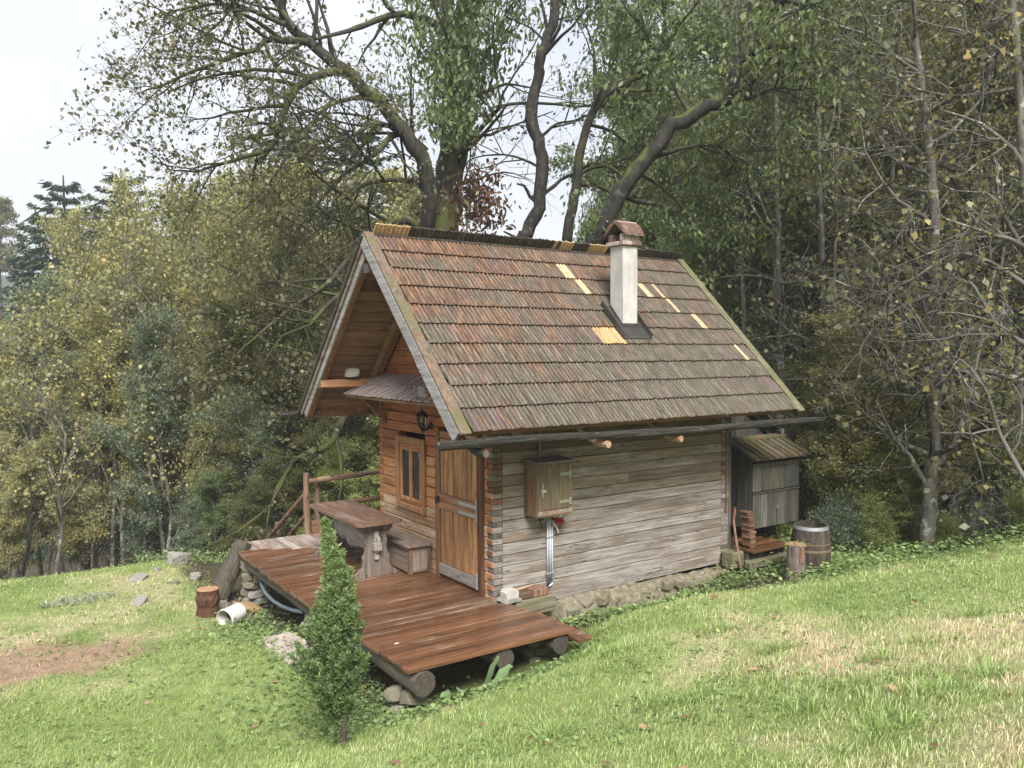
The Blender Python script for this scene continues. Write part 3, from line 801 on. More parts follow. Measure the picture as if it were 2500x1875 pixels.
dpart('latch', MB().box(-0.066, -0.044, 1.225, 1.275, 1.04, 1.13, 0.004).tube([(-0.06, 1.25, 1.11), (-0.09, 1.25, 1.105), (-0.09, 1.25, 1.03)], 0.008, 8), M['black_metal'], door)
part('door_frame', MB().box(-0.035, 0.08, 0.19, 0.288, 0.02, 1.93, 0.008), M['door_frame'])
part('door_frame', MB().box(-0.030, 0.08, 1.258, 1.375, 0.02, 1.93, 0.008), wood('brown_door_frame_wood', (0.11, 0.052, 0.026), (0.29, 0.145, 0.068), (0.16, 0.085, 0.05), 0.35, axis=2))
part('door_head', MB().box(-0.03, 0.08, 0.292, 1.254, 1.905, 1.99, 0.008), M['door_rail'])
part('door_sill', MB().box(-0.03, 0.08, 0.292, 1.254, 0.0, 0.058, 0.006), M['door_frame'])

# ---- window
wy0, wy1, wz0, wz1 = WIN
win = part('window', MB().box(-0.048, 0.0, wy0, wy0 + 0.085, wz0, wz1, 0.012).box(-0.048, 0.0, wy1 - 0.085, wy1, wz0, wz1, 0.012)
           .box(-0.05, 0.0, wy0 + 0.087, wy1 - 0.087, wz1 - 0.10, wz1 - 0.001, 0.012).box(-0.056, 0.0, wy0 + 0.087, wy1 - 0.087, wz0 + 0.001, wz0 + 0.10, 0.02), M['window_wood'])
iy0, iy1, iz0, iz1 = wy0 + 0.09, wy1 - 0.09, wz0 + 0.105, wz1 - 0.105
dpart('inner_frame', MB().box(-0.018, 0.06, iy0, iy0 + 0.04, iz0, iz1, 0.004).box(-0.018, 0.06, iy1 - 0.04, iy1, iz0, iz1, 0.004)
      .box(-0.02, 0.06, iy0 + 0.042, iy1 - 0.042, iz1 - 0.045, iz1, 0.004).box(-0.02, 0.06, iy0 + 0.042, iy1 - 0.042, iz0, iz0 + 0.03, 0.004), M['sash_wood'], win)
ym = 0.5 * (iy0 + iy1)
for a, b in ((iy0 + 0.043, ym - 0.005), (ym + 0.005, iy1 - 0.043)):
    s0, s1 = iz0 + 0.033, iz1 - 0.048
    sash = dpart('sash', MB().box(-0.026, 0.015, a, a + 0.034, s0, s1, 0.006).box(-0.026, 0.015, b - 0.034, b, s0, s1, 0.006)
                 .box(-0.027, 0.015, a + 0.035, b - 0.035, s1 - 0.04, s1, 0.006).box(-0.034, 0.015, a + 0.035, b - 0.035, s0, s0 + 0.05, 0.008), M['sash_wood'], win)
    dpart('pane', MB().box(-0.006, -0.002, a + 0.035, b - 0.035, s0 + 0.051, s1 - 0.041, 0.001), M['glass'], win)
    dpart('curtain', MB().box(0.10, 0.105, a + 0.02, b - 0.02, s0 + 0.02, s0 + 0.17, 0.001), M['curtain'], win)
for z in (iz0 + 0.12, iz1 - 0.15):
    dpart('hinge', MB().tube([(-0.03, iy0 + 0.05, z), (-0.03, iy0 + 0.05, z + 0.05)], 0.008, 8), M['zinc'], win)

# ---- roof
SQ = math.sqrt(0.5)
def RP(x, s, n): return (x, RY - s * SQ - n * SQ, RZ - s * SQ + n * SQ)
def LP(x, s, n): return (x, RY + s * SQ + n * SQ, RZ - s * SQ + n * SQ)
SL = 3.32
def slope_box(fn, x0, x1, s0, s1, n0, n1, c=0.005, mb=None):
    mb = mb or MB()
    t = MB().box(x0, x1, s0, s1, n0, n1, c)
    return mb.add([fn(*p) for p in t.v], t.f)
# decks under the shingles
part('roof_deck', slope_box(RP, -0.93, 4.64, 0.06, SL - 0.06, -0.11, -0.045), M['soffit'])
part('roof_deck', slope_box(LP, -0.001, 4.64, 0.05, SL - 0.06, -0.12, -0.045), M['soffit'])
# soffit boards of the porch overhang, left slope
s = 0.10
while s < SL - 0.15:
    w = rng.uniform(0.16, 0.195)
    if not (0.62 < s < 0.72 or 0.9 < s < 0.98):
        part('soffit_board', slope_box(LP, -0.95, -0.004, s, s + w - 0.008, -0.118 + rng.uniform(-0.004, 0.004), -0.09), M['soffit'])
    else:
        part('soffit_board', slope_box(LP, -0.95, -0.004, s, s + w - 0.008, -0.112, -0.09), M['door_frame'])
    s += w
# a rafter against the gable wall and near the eaves
part('rafter', slope_box(LP, -0.16, -0.035, 0.15, SL - 0.12, -0.24, -0.121), M['rafter'])
part('rafter', slope_box(LP, -0.96, -0.87, 0.15, SL - 0.05, -0.21, -0.121), M['rafter'])
part('rafter', slope_box(RP, -0.96, -0.87, 0.15, SL - 0.05, -0.21, -0.115), M['rafter'])
part('rafter', slope_box(RP, -0.16, -0.035, 0.15, SL - 0.12, -0.24, -0.115), M['rafter'])
for x in (0.9, 2.0, 3.1, 4.1):
    part('rafter', slope_box(RP, x, x + 0.09, 2.15, SL - 0.08, -0.23, -0.112), M['ridge_dark'])
# purlins poking out under the porch roof
for y, z, m in ((3.11, 2.58, 'purlin'), (-0.02, 2.58, 'purlin'), (1.42, 4.09, 'purlin')):
    o = part('purlin', MB().box(-0.955, 0.0, y - 0.075, y + 0.075, z - 0.055, z + 0.06, 0.01), M[m])
    dpart('purlin_end', MB().box(-0.972, -0.956, y - 0.078, y + 0.078, z - 0.058, z + 0.063, 0.004), M['end_dark'], o)
part('ridge_beam', MB().box(0.0, 4.62, 1.40, 1.50, 4.03, 4.14, 0.01), M['rafter'])
part('eave_plate', MB().box(-0.95, L_, 3.62, 3.74, 2.06, 2.17, 0.01), M['rafter'])
part('eave_plate', MB().box(-0.93, 4.6, -0.66, -0.57, 2.20, 2.29, 0.01), M['ridge_dark'])

# shingles: narrow rounded strips, ten courses
EXP, SW, NR = SL / 10.0, 0.0605, 10
def shingle_mesh(name, ln, w, seed):
    r_ = random.Random(seed)
    prof = [(-w / 2, -0.010), (-w / 2 + 0.006, 0.006), (-0.004 + r_.uniform(-0.006, 0.006), 0.016), (w / 2 - 0.007, 0.005), (w / 2, -0.010)]
    vs, fs = [], []
    cuts = [0.0, ln * 0.5, ln - 0.012, ln]
    for i, sv in enumerate(cuts):
        for (px, pn) in prof:
            dn = 0.034 * (sv / ln)
            e = 0.0
            if i == 3: pn, e = pn * 0.55 - 0.002, -abs(px) * 0.30
            vs.append((px, sv + e, pn + dn))
    m = len(prof)
    for i in range(len(cuts) - 1):
        for k in range(m - 1):
            a = i * m + k; fs.append([a, a + 1, a + m + 1, a + m])
        fs.append([i * m, (i + 1) * m, (i + 1) * m + m - 1, i * m + m - 1])
    fs.append([(len(cuts) - 1) * m + k for k in range(m)])
    # (x, s, n) -> slope frame: x stays, s down the slope, n out of it
    vv = [(p[0], -p[1] * SQ - p[2] * SQ, -p[1] * SQ + p[2] * SQ) for p in vs]
    return vv, fs
variants = [shingle_mesh('shingle', EXP + 0.055 + dl, SW * wf, sd_) for sd_, (dl, wf) in enumerate(((0, 0.97), (0.004, 0.94), (-0.004, 0.98), (0.002, 0.95), (0.006, 0.96), (-0.006, 0.95)))]
proto = []
for vv, fs in variants:
    mb = MB(); mb.add(vv, fs); me = mb.mesh('shingle'); me.materials.append(M['shingle']); proto.append(me)
new_meshes = {}
NEW = {(1.94, 1): 0, (2.0, 1): 0, (2.06, 1): 0, (2.09, 2): 0, (2.15, 2): 0, (3.27, 2): 0, (3.33, 2): 0, (3.62, 2): 0, (3.67, 3): 0, (3.93, 4): 0, (3.99, 4): 0,
       (1.80, 5): 1, (1.86, 5): 1, (1.92, 5): 1, (1.98, 5): 1, (2.04, 5): 1, (2.10, 5): 1, (2.16, 5): 1, (4.35, 6): 0}
cells = []
ncol = int((4.60 + 0.855) / SW)
for r_i in range(NR):
    for c_i in range(ncol):
        x = -0.855 + SW * (c_i + 0.5) + rng.uniform(-0.003, 0.003) + 0.02 * (r_i % 2)
        s0 = r_i * EXP - 0.055 + rng.uniform(-0.003, 0.003)
        isnew = None
        for (nx, nr), t in NEW.items():
            if nr == r_i and abs(nx - x) < SW * 0.5: isnew = t
        org = RP(x, s0, 0.0)
        cells.append((np.linalg.norm(np.array(org) - CAM), org, isnew, rng.randrange(6)))
cells.sort(key=lambda c: c[0])
rest = MB()
cnt = 0
for d_, org, isnew, k in cells:
    loc = Vector(org) - cabin.location
    if isnew is not None:
        key = (k, isnew)
        if key not in new_meshes:
            mb = MB(); mb.add(*variants[k]); me = mb.mesh('shingle')
            me.materials.append(M['new_shingle_amber' if isnew else 'new_shingle']); new_meshes[key] = me
        o = bpy.data.objects.new('new_shingle', new_meshes[key]); COL.objects.link(o); o.parent = cabin; o.location = loc
        o['label'] = 'pale new replacement shingle'
    elif cnt < 280:
        o = bpy.data.objects.new('shingle', proto[k]); COL.objects.link(o); o.parent = cabin; o.location = loc; cnt += 1
    else:
        vv, fs = variants[k]
        rest.add([(p[0] + org[0], p[1] + org[1], p[2] + org[2]) for p in vv], fs)
tag(part('far_shingles', rest, M['shingle']), kind='stuff')
# left slope, seen only edge-on: plain courses
lf = MB()
for r_i in range(NR):
    for c_i in range(46):
        x = -0.87 + 0.12 * c_i
        t = MB().box(x, x + 0.117, r_i * EXP - 0.03, (r_i + 1) * EXP, -0.03, 0.0 + rng.uniform(0, 0.012), 0.003)
        lf.add([LP(*p) for p in t.v], t.f)
tag(part('left_slope_shingles', lf, M['ridge_dark']), kind='stuff')
# ridge: the shingles of the far slope stand above the ridge
rd = MB()
x = -0.86
while x < 4.64:
    a = -0.165 + rng.uniform(-0.008, 0.008)
    mid = x + SW * 0.5
    prof = [(x + 0.001, 0.006), (mid, 0.024), (x + SW - 0.001, 0.006), (x + SW - 0.001, 0.024), (mid, 0.042), (x + 0.001, 0.024)]
    new = (-0.86 <= x < -0.42) or (1.93 < x < 2.02) or (2.62 < x < 2.98) or (2.1 < x < 2.3)
    vs = [LP(p[0], a, p[1]) for p in prof] + [LP(p[0], 0.30, p[1]) for p in prof]
    fs = [[0, 1, 2, 3, 4, 5], [6, 7, 8, 9, 10, 11]] + [[k, (k + 1) % 6, 6 + (k + 1) % 6, 6 + k] for k in range(6)]
    if new: part('ridge_shingle', MB().add(vs, fs), M['new_shingle_amber'])
    else: rd.add(vs, fs)
    x += SW
tag(part('ridge_shingles', rd, M['ridge_dark']), kind='stuff')
# verge boards and barge boards
part('verge_board', slope_box(RP, -1.0, -0.865, -0.02, SL + 0.02, 0.006, 0.04, 0.006), M['verge'])
part('verge_board', slope_box(RP, 4.60, 4.73, -0.02, SL + 0.03, 0.006, 0.045, 0.006), M['verge_green'])
part('verge_board', slope_box(LP, -1.0, -0.865, 0.0, SL + 0.02, 0.004, 0.038, 0.006), M['ridge_dark'])
def scallop(fn, x0, x1, s0, s1, n_top, n_bot, amp, wave_from):
    """barge board with a fretted lower edge"""
    m = 140; top, bot = [], []
    for i in range(m + 1):
        sv = s0 + (s1 - s0) * i / m
        a = amp if sv > wave_from else 0.0
        ph = (sv * 13.0) % 1.0
        top.append((sv, n_top)); bot.append((sv, n_bot - a * (math.sqrt(max(0, 1 - (2 * ph - 1) ** 2)))))
    vs = [fn(x0, *p) for p in top] + [fn(x0, *p) for p in bot] + [fn(x1, *p) for p in top] + [fn(x1, *p) for p in bot]
    fs = []
    q = m + 1
    for i in range(m):
        fs += [[i, i + 1, q + i + 1, q + i], [2 * q + i, 2 * q + i + 1, 3 * q + i + 1, 3 * q + i], [i, i + 1, 2 * q + i + 1, 2 * q + i], [q + i, q + i + 1, 3 * q + i + 1, 3 * q + i]]
    fs += [[0, q, 3 * q, 2 * q], [m, q + m, 3 * q + m, 2 * q + m]]
    return MB().add(vs, fs)
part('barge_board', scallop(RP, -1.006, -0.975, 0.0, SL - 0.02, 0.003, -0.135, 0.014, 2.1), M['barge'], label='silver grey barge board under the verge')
part('barge_board', scallop(LP, -1.002, -0.975, 0.14, SL + 0.0, 0.002, -0.10, 0.012, 0.6), M['barge_brown'])
part('barge_board', scallop(LP, -1.024, -1.004, 0.0, SL + 0.03, 0.012, -0.045, 0.0, 9), M['ridge_dark'])
part('barge_board', slope_box(LP, -0.974, -0.955, 0.2, SL - 0.05, -0.20, -0.02), M['barge'])
part('rear_barge_board', slope_box(RP, 4.70, 4.725, 0.0, SL, -0.14, 0.004), M['shed_dark'])
part('rear_barge_board', slope_box(LP, 4.70, 4.725, 0.0, SL, -0.14, 0.004), M['shed_dark'])
# pent roof over the door
pent = MB()
for row, (xa, za, xb, zb) in enumerate(((-0.30, 2.585, 0.0, 2.715), (-0.575, 2.435, -0.27, 2.575))):
    y = -0.12
    while y < 3.12:
        w = rng.uniform(0.045, 0.06)
        zz = rng.uniform(-0.004, 0.006)
        dx = rng.uniform(-0.012, 0.012)
        yb = y - (0.0 if xb > -0.1 else 0.0)
        p = [(xa + dx, y, za + zz), (xa + dx, y + w - 0.004, za + zz - 0.004), (xb, y + w - 0.004, zb + zz), (xb, y, zb + zz)]
        vs = p + [(q[0], q[1], q[2] - 0.016) for q in p]
        pent.add(vs, [[0, 1, 2, 3], [4, 5, 6, 7], [0, 1, 5, 4], [1, 2, 6, 5], [2, 3, 7, 6], [3, 0, 4, 7]])
        y += w
tag(part('pent_roof_shingles', pent, M['pent']), kind='stuff')
part('pent_roof_board', MB().prism([(-0.55, 2.405), (-0.02, 2.672), (-0.02, 2.64), (-0.55, 2.375)], -0.1, 3.1, 1), M['rafter'])
for y in (0.35, 2.92):
    part('pent_roof_bracket', MB().prism([(-0.42, 2.40), (-0.34, 2.44), (-0.01, 2.06), (-0.01, 1.97)], y - 0.04, y + 0.04, 1), M['rafter'])
# ---- chimney
cx0, cx1, cy0, cy1 = 2.315, 2.585, 0.245, 0.515
ch = part('chimney', MB().box(cx0, cx1, cy0, cy1, 3.0, 4.49, 0.008), M['plaster'], label='white plastered chimney shaft')
def ring_bricks(z, h, grow, n, mats):
    for (a, b, horiz, y0, y1) in ((cx0 - grow, cx1 + grow, True, cy0 - grow, cy0 - grow + 0.10), (cx0 - grow, cx1 + grow, True, cy1 + grow - 0.10, cy1 + grow)):
        for k in range(n):
            w = (b - a) / n
            o = rng.uniform(-0.006, 0.006)
            dpart('brick', MB().box(a + k * w + 0.003, a + (k + 1) * w - 0.003, y0 + o, y1 + o, z, z + h, 0.008), M[rng.choice(mats)], ch)
    for xx in (cx0 - grow, cx1 + grow - 0.09):
        dpart('brick', MB().box(xx, xx + 0.09, cy0 - grow + 0.104, cy1 + grow - 0.104, z, z + h, 0.008), M[rng.choice(mats)], ch)
ring_bricks(4.492, 0.055, 0.045, 2, ['brick', 'brick_pale', 'brick_pale'])
# hood: two short walls, sloping slabs, open to the gable side
for y0, y1 in ((cy0 - 0.02, cy0 + 0.06), (cy1 - 0.06, cy1 + 0.02)):
    for k in range(2):
        dpart('brick', MB().box(cx0 - 0.02 + k * 0.16, cx0 + 0.136 + k * 0.16, y0 + rng.uniform(-0.005, 0.005), y1, 4.55, 4.655, 0.01), M[rng.choice(['brick', 'brick_pale'])], ch)
dpart('brick', MB().box(cx1 - 0.03, cx1 + 0.02, cy0 + 0.062, cy1 - 0.062, 4.55, 4.72, 0.006), M['brick'], ch)
dpart('soot_back', MB().box(cx0 + 0.14, cx1 - 0.034, cy0 + 0.066, cy1 - 0.066, 4.552, 4.70, 0.004), M['soot_and_shade'], ch)
ymc = 0.5 * (cy0 + cy1)
for sgn in (-1, 1):
    for k in range(3):
        a = cx0 - 0.045 + k * 0.122; b = a + 0.119
        e, t = 0.215, 0.028
        poly = [(ymc + sgn * e, 4.625), (ymc + sgn * (e - 0.005), 4.66 + rng.uniform(-.004, .004)), (ymc + sgn * 0.13, 4.77), (ymc + sgn * 0.06, 4.82), (ymc + sgn * 0.012, 4.83), (ymc + sgn * 0.012, 4.79)]
        dpart('slab', MB().prism(poly, a, b, 0), M['brick'], ch)
dpart('ridge_mortar', MB().prism([(ymc - 0.09, 4.79), (ymc - 0.045, 4.835), (ymc, 4.845), (ymc + 0.045, 4.835), (ymc + 0.09, 4.79)], cx0 - 0.03, cx1 + 0.05, 0), M['brick_pale'], ch)
# sheet-metal flashing
dpart('flashing', slope_box(RP, cx0 - 0.16, cx1 + 0.10, (RY - cy0) / SQ - 0.02, (RY - cy0) / SQ + 0.20, 0.045, 0.05, 0.001), M['flashing'], ch)
for x0 in (cx0 - 0.15, cx1 + 0.09):
    dpart('flashing', slope_box(RP, x0, x0 + 0.008, (RY - cy1) / SQ - 0.10, (RY - cy0) / SQ + 0.19, 0.04, 0.115, 0.001), M['flashing'], ch)
dpart('flashing', MB().prism([(cx0 - 0.005, 3.25), (cx1 + 0.005, 3.25), (cx1 + 0.005, 3.42), (cx0 - 0.005, 3.42)], cy0 - 0.006, cy0 - 0.002, 1), M['flashing'], ch)
dpart('flashing', MB().prism([(cy0 - 0.004, 3.28), (cy0 - 0.004, 3.40), (cy1, 3.70), (cy1, 3.50)], cx0 - 0.006, cx0 - 0.002, 0), M['flashing'], ch)
dpart('flashing', slope_box(RP, cx0 - 0.145, cx0 - 0.002, (RY - cy1) / SQ - 0.08, (RY - cy0) / SQ, 0.044, 0.05, 0.001), M['flashing'], ch)
dpart('flashing', slope_box(RP, cx1 + 0.002, cx1 + 0.09, (RY - cy1) / SQ - 0.08, (RY - cy0) / SQ, 0.044, 0.05, 0.001), M['flashing'], ch)

# ---- wooden gutters on branch hooks
def gutter(y, x0, x1, z0, z1, name):
    pts, n_ = [], 26
    V, F, MI = [], [], []
    sides = 14
    for i in range(n_ + 1):
        t = i / n_; x = x0 + (x1 - x0) * t; z = z0 + (z1 - z0) * t + 0.012 * math.sin(t * 9)
        yy = y + 0.015 * math.sin(t * 6 + 1)
        r_o = 0.056 + 0.004 * math.sin(t * 17)
        for k in range(sides + 1):       # outer half pipe and a bit more
            a = math.pi * (1.0 + (k / sides)) + 0.0
            a = 0.75 - (math.pi + 1.5) * (k / sides)
            jj = 1 + rng.uniform(-0.10, 0.10)
            V.append((x, yy + r_o * jj * math.cos(a) * 1.0, z + r_o * jj * math.sin(a)))
        for k in range(sides + 1):
            a = -0.25 - (math.pi - 0.5) * (1 - k / sides)
            V.append((x, yy + (r_o - 0.018) * math.cos(a), z + 0.036 + (r_o - 0.02) * math.sin(a) * 0.9))
    m = 2 * (sides + 1)
    for i in range(n_):
        for k in range(m):
            a, b = i * m + k, i * m + (k + 1) % m
            F.append([a, b, b + m, a + m]); MI.append(1 if sides < k < m - 1 else 0)
    F += [list(range(m)), list(range(n_ * m, n_ * m + m))]; MI += [0, 0]
    mb = MB(); mb.v, mb.f, mb.mi = V, F, MI
    return part(name, mb, [M['gutter'], M['gutter_in']], smooth=False)
gu = gutter(-0.90, -1.24, 5.22, 2.075, 2.015, 'gutter')
gutter(3.85, -1.30, 4.9, 2.11, 2.05, 'gutter')
for x, fresh in ((-0.72, False), (0.99, True), (2.20, True), (4.21, False)):
    z = 2.06 - (x + 1.2) * 0.0095 - 0.07
    hk = MB().tube([(x - 0.02, -0.38, z + 0.17), (x, -0.60, z + 0.03), (x + 0.01, -0.78, z - 0.025), (x + 0.03, -0.93, z - 0.03)], [0.036, 0.04, 0.046, 0.044], 9, cap_mi=1)
    part('gutter_hook', hk, [M['cut'] if fresh else M['gutter'], M['cut'] if fresh else M['log_gray']])
for x in (-0.8, 0.4):
    part('gutter_hook', MB().tube([(x, 3.55, 2.16), (x, 3.80, 2.03), (x, 3.98, 2.03)], [0.035, 0.04, 0.04], 8), M['log_gray'])

# ---- rubble foundation, each stone a piece of its own
def rock_mesh(seed, rough=0.42, sub=2):
    r_ = random.Random(seed)
    bm = bmesh.new(); bmesh.ops.create_icosphere(bm, subdivisions=sub, radius=1.0)
    import mathutils
    o = Vector((r_.uniform(-50, 50), r_.uniform(-50, 50), r_.uniform(-50, 50)))
    for v in bm.verts:
        n_ = mathutils.noise.noise(v.co * 1.3 + o) + 0.5 * mathutils.noise.noise(v.co * 3.1 + o)
        v.co *= 1 + rough * n_
        for a in range(3):          # flatten some sides so that it reads as broken stone
            v.co[a] = max(-0.66, min(0.70, v.co[a]))
    me = bpy.data.meshes.new('stone'); bm.to_mesh(me); bm.free()
    return me
ROCKS = [rock_mesh(s_) for s_ in range(9)]
def rock(name, loc, size, k, mat, parent=None, rot=None):
    me = ROCKS[k % len(ROCKS)].copy(); me.materials.append(mat)
    o = bpy.data.objects.new(name, me); COL.objects.link(o)
    o.scale = size; o.rotation_euler = rot or (rng.uniform(-.3, .3), rng.uniform(-.3, .3), rng.uniform(0, 6.3))
    if parent is not None:
        o.parent = parent; o.location = Vector(loc) - parent.location
    else: o.location = loc
    return o
nx_, ny_ = 150, 9
xs = np.linspace(0.16, 4.40, nx_); vv = []
for i_ in range(nx_):
    for k_ in range(ny_):
        t_ = k_ / (ny_ - 1)
        yy = 0.03 - 0.23 * t_ ** 0.8; zz = -0.135 - 0.08 * t_ - 0.30 * max(0.0, t_ - 0.55) / 0.45 - (0.03 if xs[i_] > 3.2 else 0.0)
        vv.append((xs[i_], yy, zz))
vv = np.array(vv)
dn = (fbm(vv[:, 0] * 4.5, vv[:, 1] * 9 + vv[:, 2] * 9, 61, 5) - 0.5)
vv[:, 1] -= dn * 0.16; vv[:, 2] += dn * 0.09 + 0.03 * (vnoise(vv[:, 0] * 12, vv[:, 1] * 20, 8) - 0.5)
ii, kk = np.meshgrid(np.arange(nx_ - 1), np.arange(ny_ - 1), indexing='ij')
q_ = (ii * ny_ + kk).ravel()
M['ledge'] = plain('crumbled_mossy_mortar', (0.20, 0.172, 0.122), 0.95, 0.6, 13, 1.0, spots=(0.13, 0.12, 0.055))
link('foundation', np_mesh('foundation', vv, np.c_[q_, q_ + ny_, q_ + ny_ + 1, q_ + 1], False), M['ledge'], cabin)
k = 0
for lay, (z, yy) in enumerate(((-0.23, -0.10), (-0.36, -0.15))):
    x = 0.75
    while x < 4.4:
        w = rng.uniform(0.12, 0.34)
        if rng.random() < 0.55:
            rock('stone', (x + w / 2, yy + rng.uniform(-0.03, 0.04), z + rng.uniform(-0.04, 0.03)), (w * 0.6, 0.12, rng.uniform(0.06, 0.11)), k, M['stone' if rng.random() < 0.6 else 'ledge'], cabin, (rng.uniform(-.4, .4), rng.uniform(-.3, .3), rng.uniform(-.6, .6)))
        x += w; k += 1
for x, y in ((0.06, 3.0), (2.0, 3.1), (4.1, 3.0), (4.1, 0.3), (0.06, 1.2), (0.06, 2.1)):
    rock('stone', (x, y, -0.42), (0.25, 0.2, 0.4), k, M['stone'], cabin, (0, 0, k)); k += 1

# ------------------------------------------------------------------ deck in front of the gable
def on_z(px, py, z):
    d = (px - 1250.0) / FPX * AX_R - (py - 937.5) / FPX * AX_U + AX_F
    return CAM + d * ((z - CAM[2]) / d[2])
DZ = 0.055
deck = empty('wooden_deck', (-0.9, 1.4, -0.25), 'wet reddish brown plank deck on round logs before the cabin', 'deck')
y = -1.385
i = 0
while y < 4.2:
    w = rng.uniform(0.145, 0.162)
    x0 = -1.86 + rng.uniform(-0.015, 0.015) - 0.05 * math.sin((y + 1.4) / 5.6 * math.pi)
    x1 = 0.075 + rng.uniform(-0.008, 0.008) if y + w < -0.02 else -0.042
    ym_ = y + 0.5 * w
    if ym_ > 3.25: x1 = min(x1, -1.8 + (4.28 - ym_) / 0.58)
    if x1 - x0 > 0.05:
        pale = 0.9 if -0.25 < y < 0.75 else (0.25 if y > 1.5 else 0.1)
        mat = M['deck_pale'] if rng.random() < pale * 0.75 else M['deck']
        zt = DZ + rng.uniform(-0.003, 0.003)
        part('plank', MB().box(x0, x1, y, min(y + w - 0.016, 4.24), zt - 0.042, zt, 0.005), mat, deck)
    y += w; i += 1
x = -1.80
while x < -0.06:
    w = rng.uniform(0.125, 0.15)
    ys = 4.285 - (x + w * 0.5 + 1.8) * 0.58 + 0.015
    part('plank', MB().prism([(x, ys + 0.58 * w / 2), (x + w - 0.006, ys - 0.58 * w / 2), (x + w - 0.006, 4.70), (x, 4.70)], DZ - 0.035, DZ + rng.uniform(0.002, 0.006), 2), M['deck_gray'], deck)
    x += w
def log(name, p0, p1, r0, r1, mats, parent=None, sides=16, seed=1, jag=0.035):
    r_ = random.Random(seed)
    p0, p1 = np.array(p0, float), np.array(p1, float)
    n_ = 10
    pts = [p0 + (p1 - p0) * t / n_ + np.array([r_.uniform(-1, 1), r_.uniform(-1, 1), r_.uniform(-1, 1)]) * 0.006 for t in range(n_ + 1)]
    rr = [r0 + (r1 - r0) * t / n_ + r_.uniform(-1, 1) * 0.004 for t in range(n_ + 1)]
    mb = MB().tube(pts, rr, sides, True, 0, jag, r_, 1)
    if parent is not None: return part(name, mb, mats, parent)
    return mb.build(name, mats)
M['log_cut'] = plain('grey_log_cut_face', (0.068, 0.057, 0.045), 0.85, 0.45, 26, 0.6)
for k_, (x, ya, yb, r0) in enumerate(((-1.70, -1.40, 4.25, 0.118), (-0.74, -1.36, 4.2, 0.105), (-0.02, -1.35, -0.16, 0.10), (-0.1, 0.0, 4.3, 0.08))):
    log('support_log', (x, ya, 0.008 - r0), (x, yb, 0.008 - r0), r0, r0 * 0.97, [M['log_gray'], M['log_cut']], deck, seed=k_)
part('edge_beam', MB().box(-1.83, -1.76, 0.9, 4.22, -0.15, 0.008, 0.012), M['log_gray'], deck)
part('cross_beam', MB().box(-1.75, -0.02, 4.28, 4.40, -0.14, 0.012, 0.012), M['log_gray'], deck)
for x, y in ((-1.5, 4.5), (-0.25, 4.5)):
    part('deck_post', MB().tube([(x, y, -1.2), (x, y, 0.0)], 0.07, 10), M['log_gray'], deck)
st = empty('step_plank', (0.19, -1.0, -0.05), 'low brown plank step lying beside the deck edge', 'plank')
part('plank', MB().box(0.088, 0.195, -1.52, -0.42, -0.06, -0.022, 0.006), M['deck'], st)
part('plank', MB().box(0.200, 0.305, -1.50, -0.45, -0.064, -0.026, 0.006), M['deck'], st)
part('batten', MB().box(0.09, 0.30, -1.30, -1.22, -0.115, -0.066, 0.006), M['log_gray'], st)
part('batten', MB().box(0.09, 0.30, -0.70, -0.62, -0.20, -0.066, 0.006), M['log_gray'], st)

# stone pillars below the deck
def pillar(name, x, y, z0, z1, r_, label, n, mats):
    e = empty(name, (x, y, z0), label, 'stone pillar')
    z = z0
    kk = int(abs(x * 31 + y * 17))
    while z < z1:
        h = rng.uniform(0.10, 0.16)
        for q in range(n):
            a = 6.28 * q / n + z * 9
            rock('stone', (x + 0.5 * r_ * math.cos(a), y + 0.5 * r_ * math.sin(a), z + h / 2), (r_ * rng.uniform(0.6, 0.8), r_ * rng.uniform(0.55, 0.75), h * 0.68), kk, M[rng.choice(mats)], e)
            kk += 1
        z += h
    return e
pillar('stone_pillar', -1.62, 3.95, -0.85, -0.17, 0.24, 'rough stacked stone pillar under the deck corner by the leaning log', 4, ['stone', 'stone_gray'])
pillar('stone_pillar', -1.68, -1.02, -0.55, -0.26, 0.22, 'mossy stone pillar under the front log end of the deck', 3, ['stone'])
pillar('stone_pillar', -1.66, 1.4, -0.75, -0.27, 0.2, 'stone pillar below the middle of the deck edge beside the hose', 3, ['stone_gray', 'stone'])
pillar('stone_pillar', 0.0, -0.85, -0.5, -0.2, 0.16, 'short stone pillar under the deck logs near the step plank', 3, ['stone'])

# corner timber with loose blocks
tb = tag(MB().box(0.16, 0.765, -0.255, -0.03, -0.16, 0.042, 0.012).build('corner_timber', M['beam_green']), 'squared greenish timber at the cabin corner below the conduit', 'timber')
rock('stone', (0.2, -0.14, -0.25), (0.2, 0.13, 0.10), 3, M['stone'], None, (0, 0, 0.2)); o = bpy.context.scene.objects[-1] if False else None
for ob in [q for q in COL.objects if q.parent is None and q.name.split('.')[0] == 'stone']:
    ob.name = 'foundation_stone'; tag(ob, 'flat stone wedged under the squared corner timber', 'stone')
tag(MB().prism([(0.0, 0.056), (0.235, 0.056), (0.225, 0.09), (0.02, 0.092)], -0.27, -0.07, 1).build('stone_plate', M['stone_gray']), 'thin grey stone plate on the deck at the cabin corner', 'stone')
e = MB()
pr = [(0.035, 0.094), (0.205, 0.094), (0.215, 0.15), (0.195, 0.188), (0.06, 0.19), (0.03, 0.165)]
e.prism(pr, -0.235, -0.10, 1)
tag(e.build('pale_block', M['white_stone']), 'pale rounded block lying on a thin stone plate', 'block')
tag(MB().box(0.245, 0.425, -0.225, -0.06, 0.045, 0.125, 0.008).build('wood_block', M['batten']), 'brown wood block next to the pale rounded block', 'wood block')
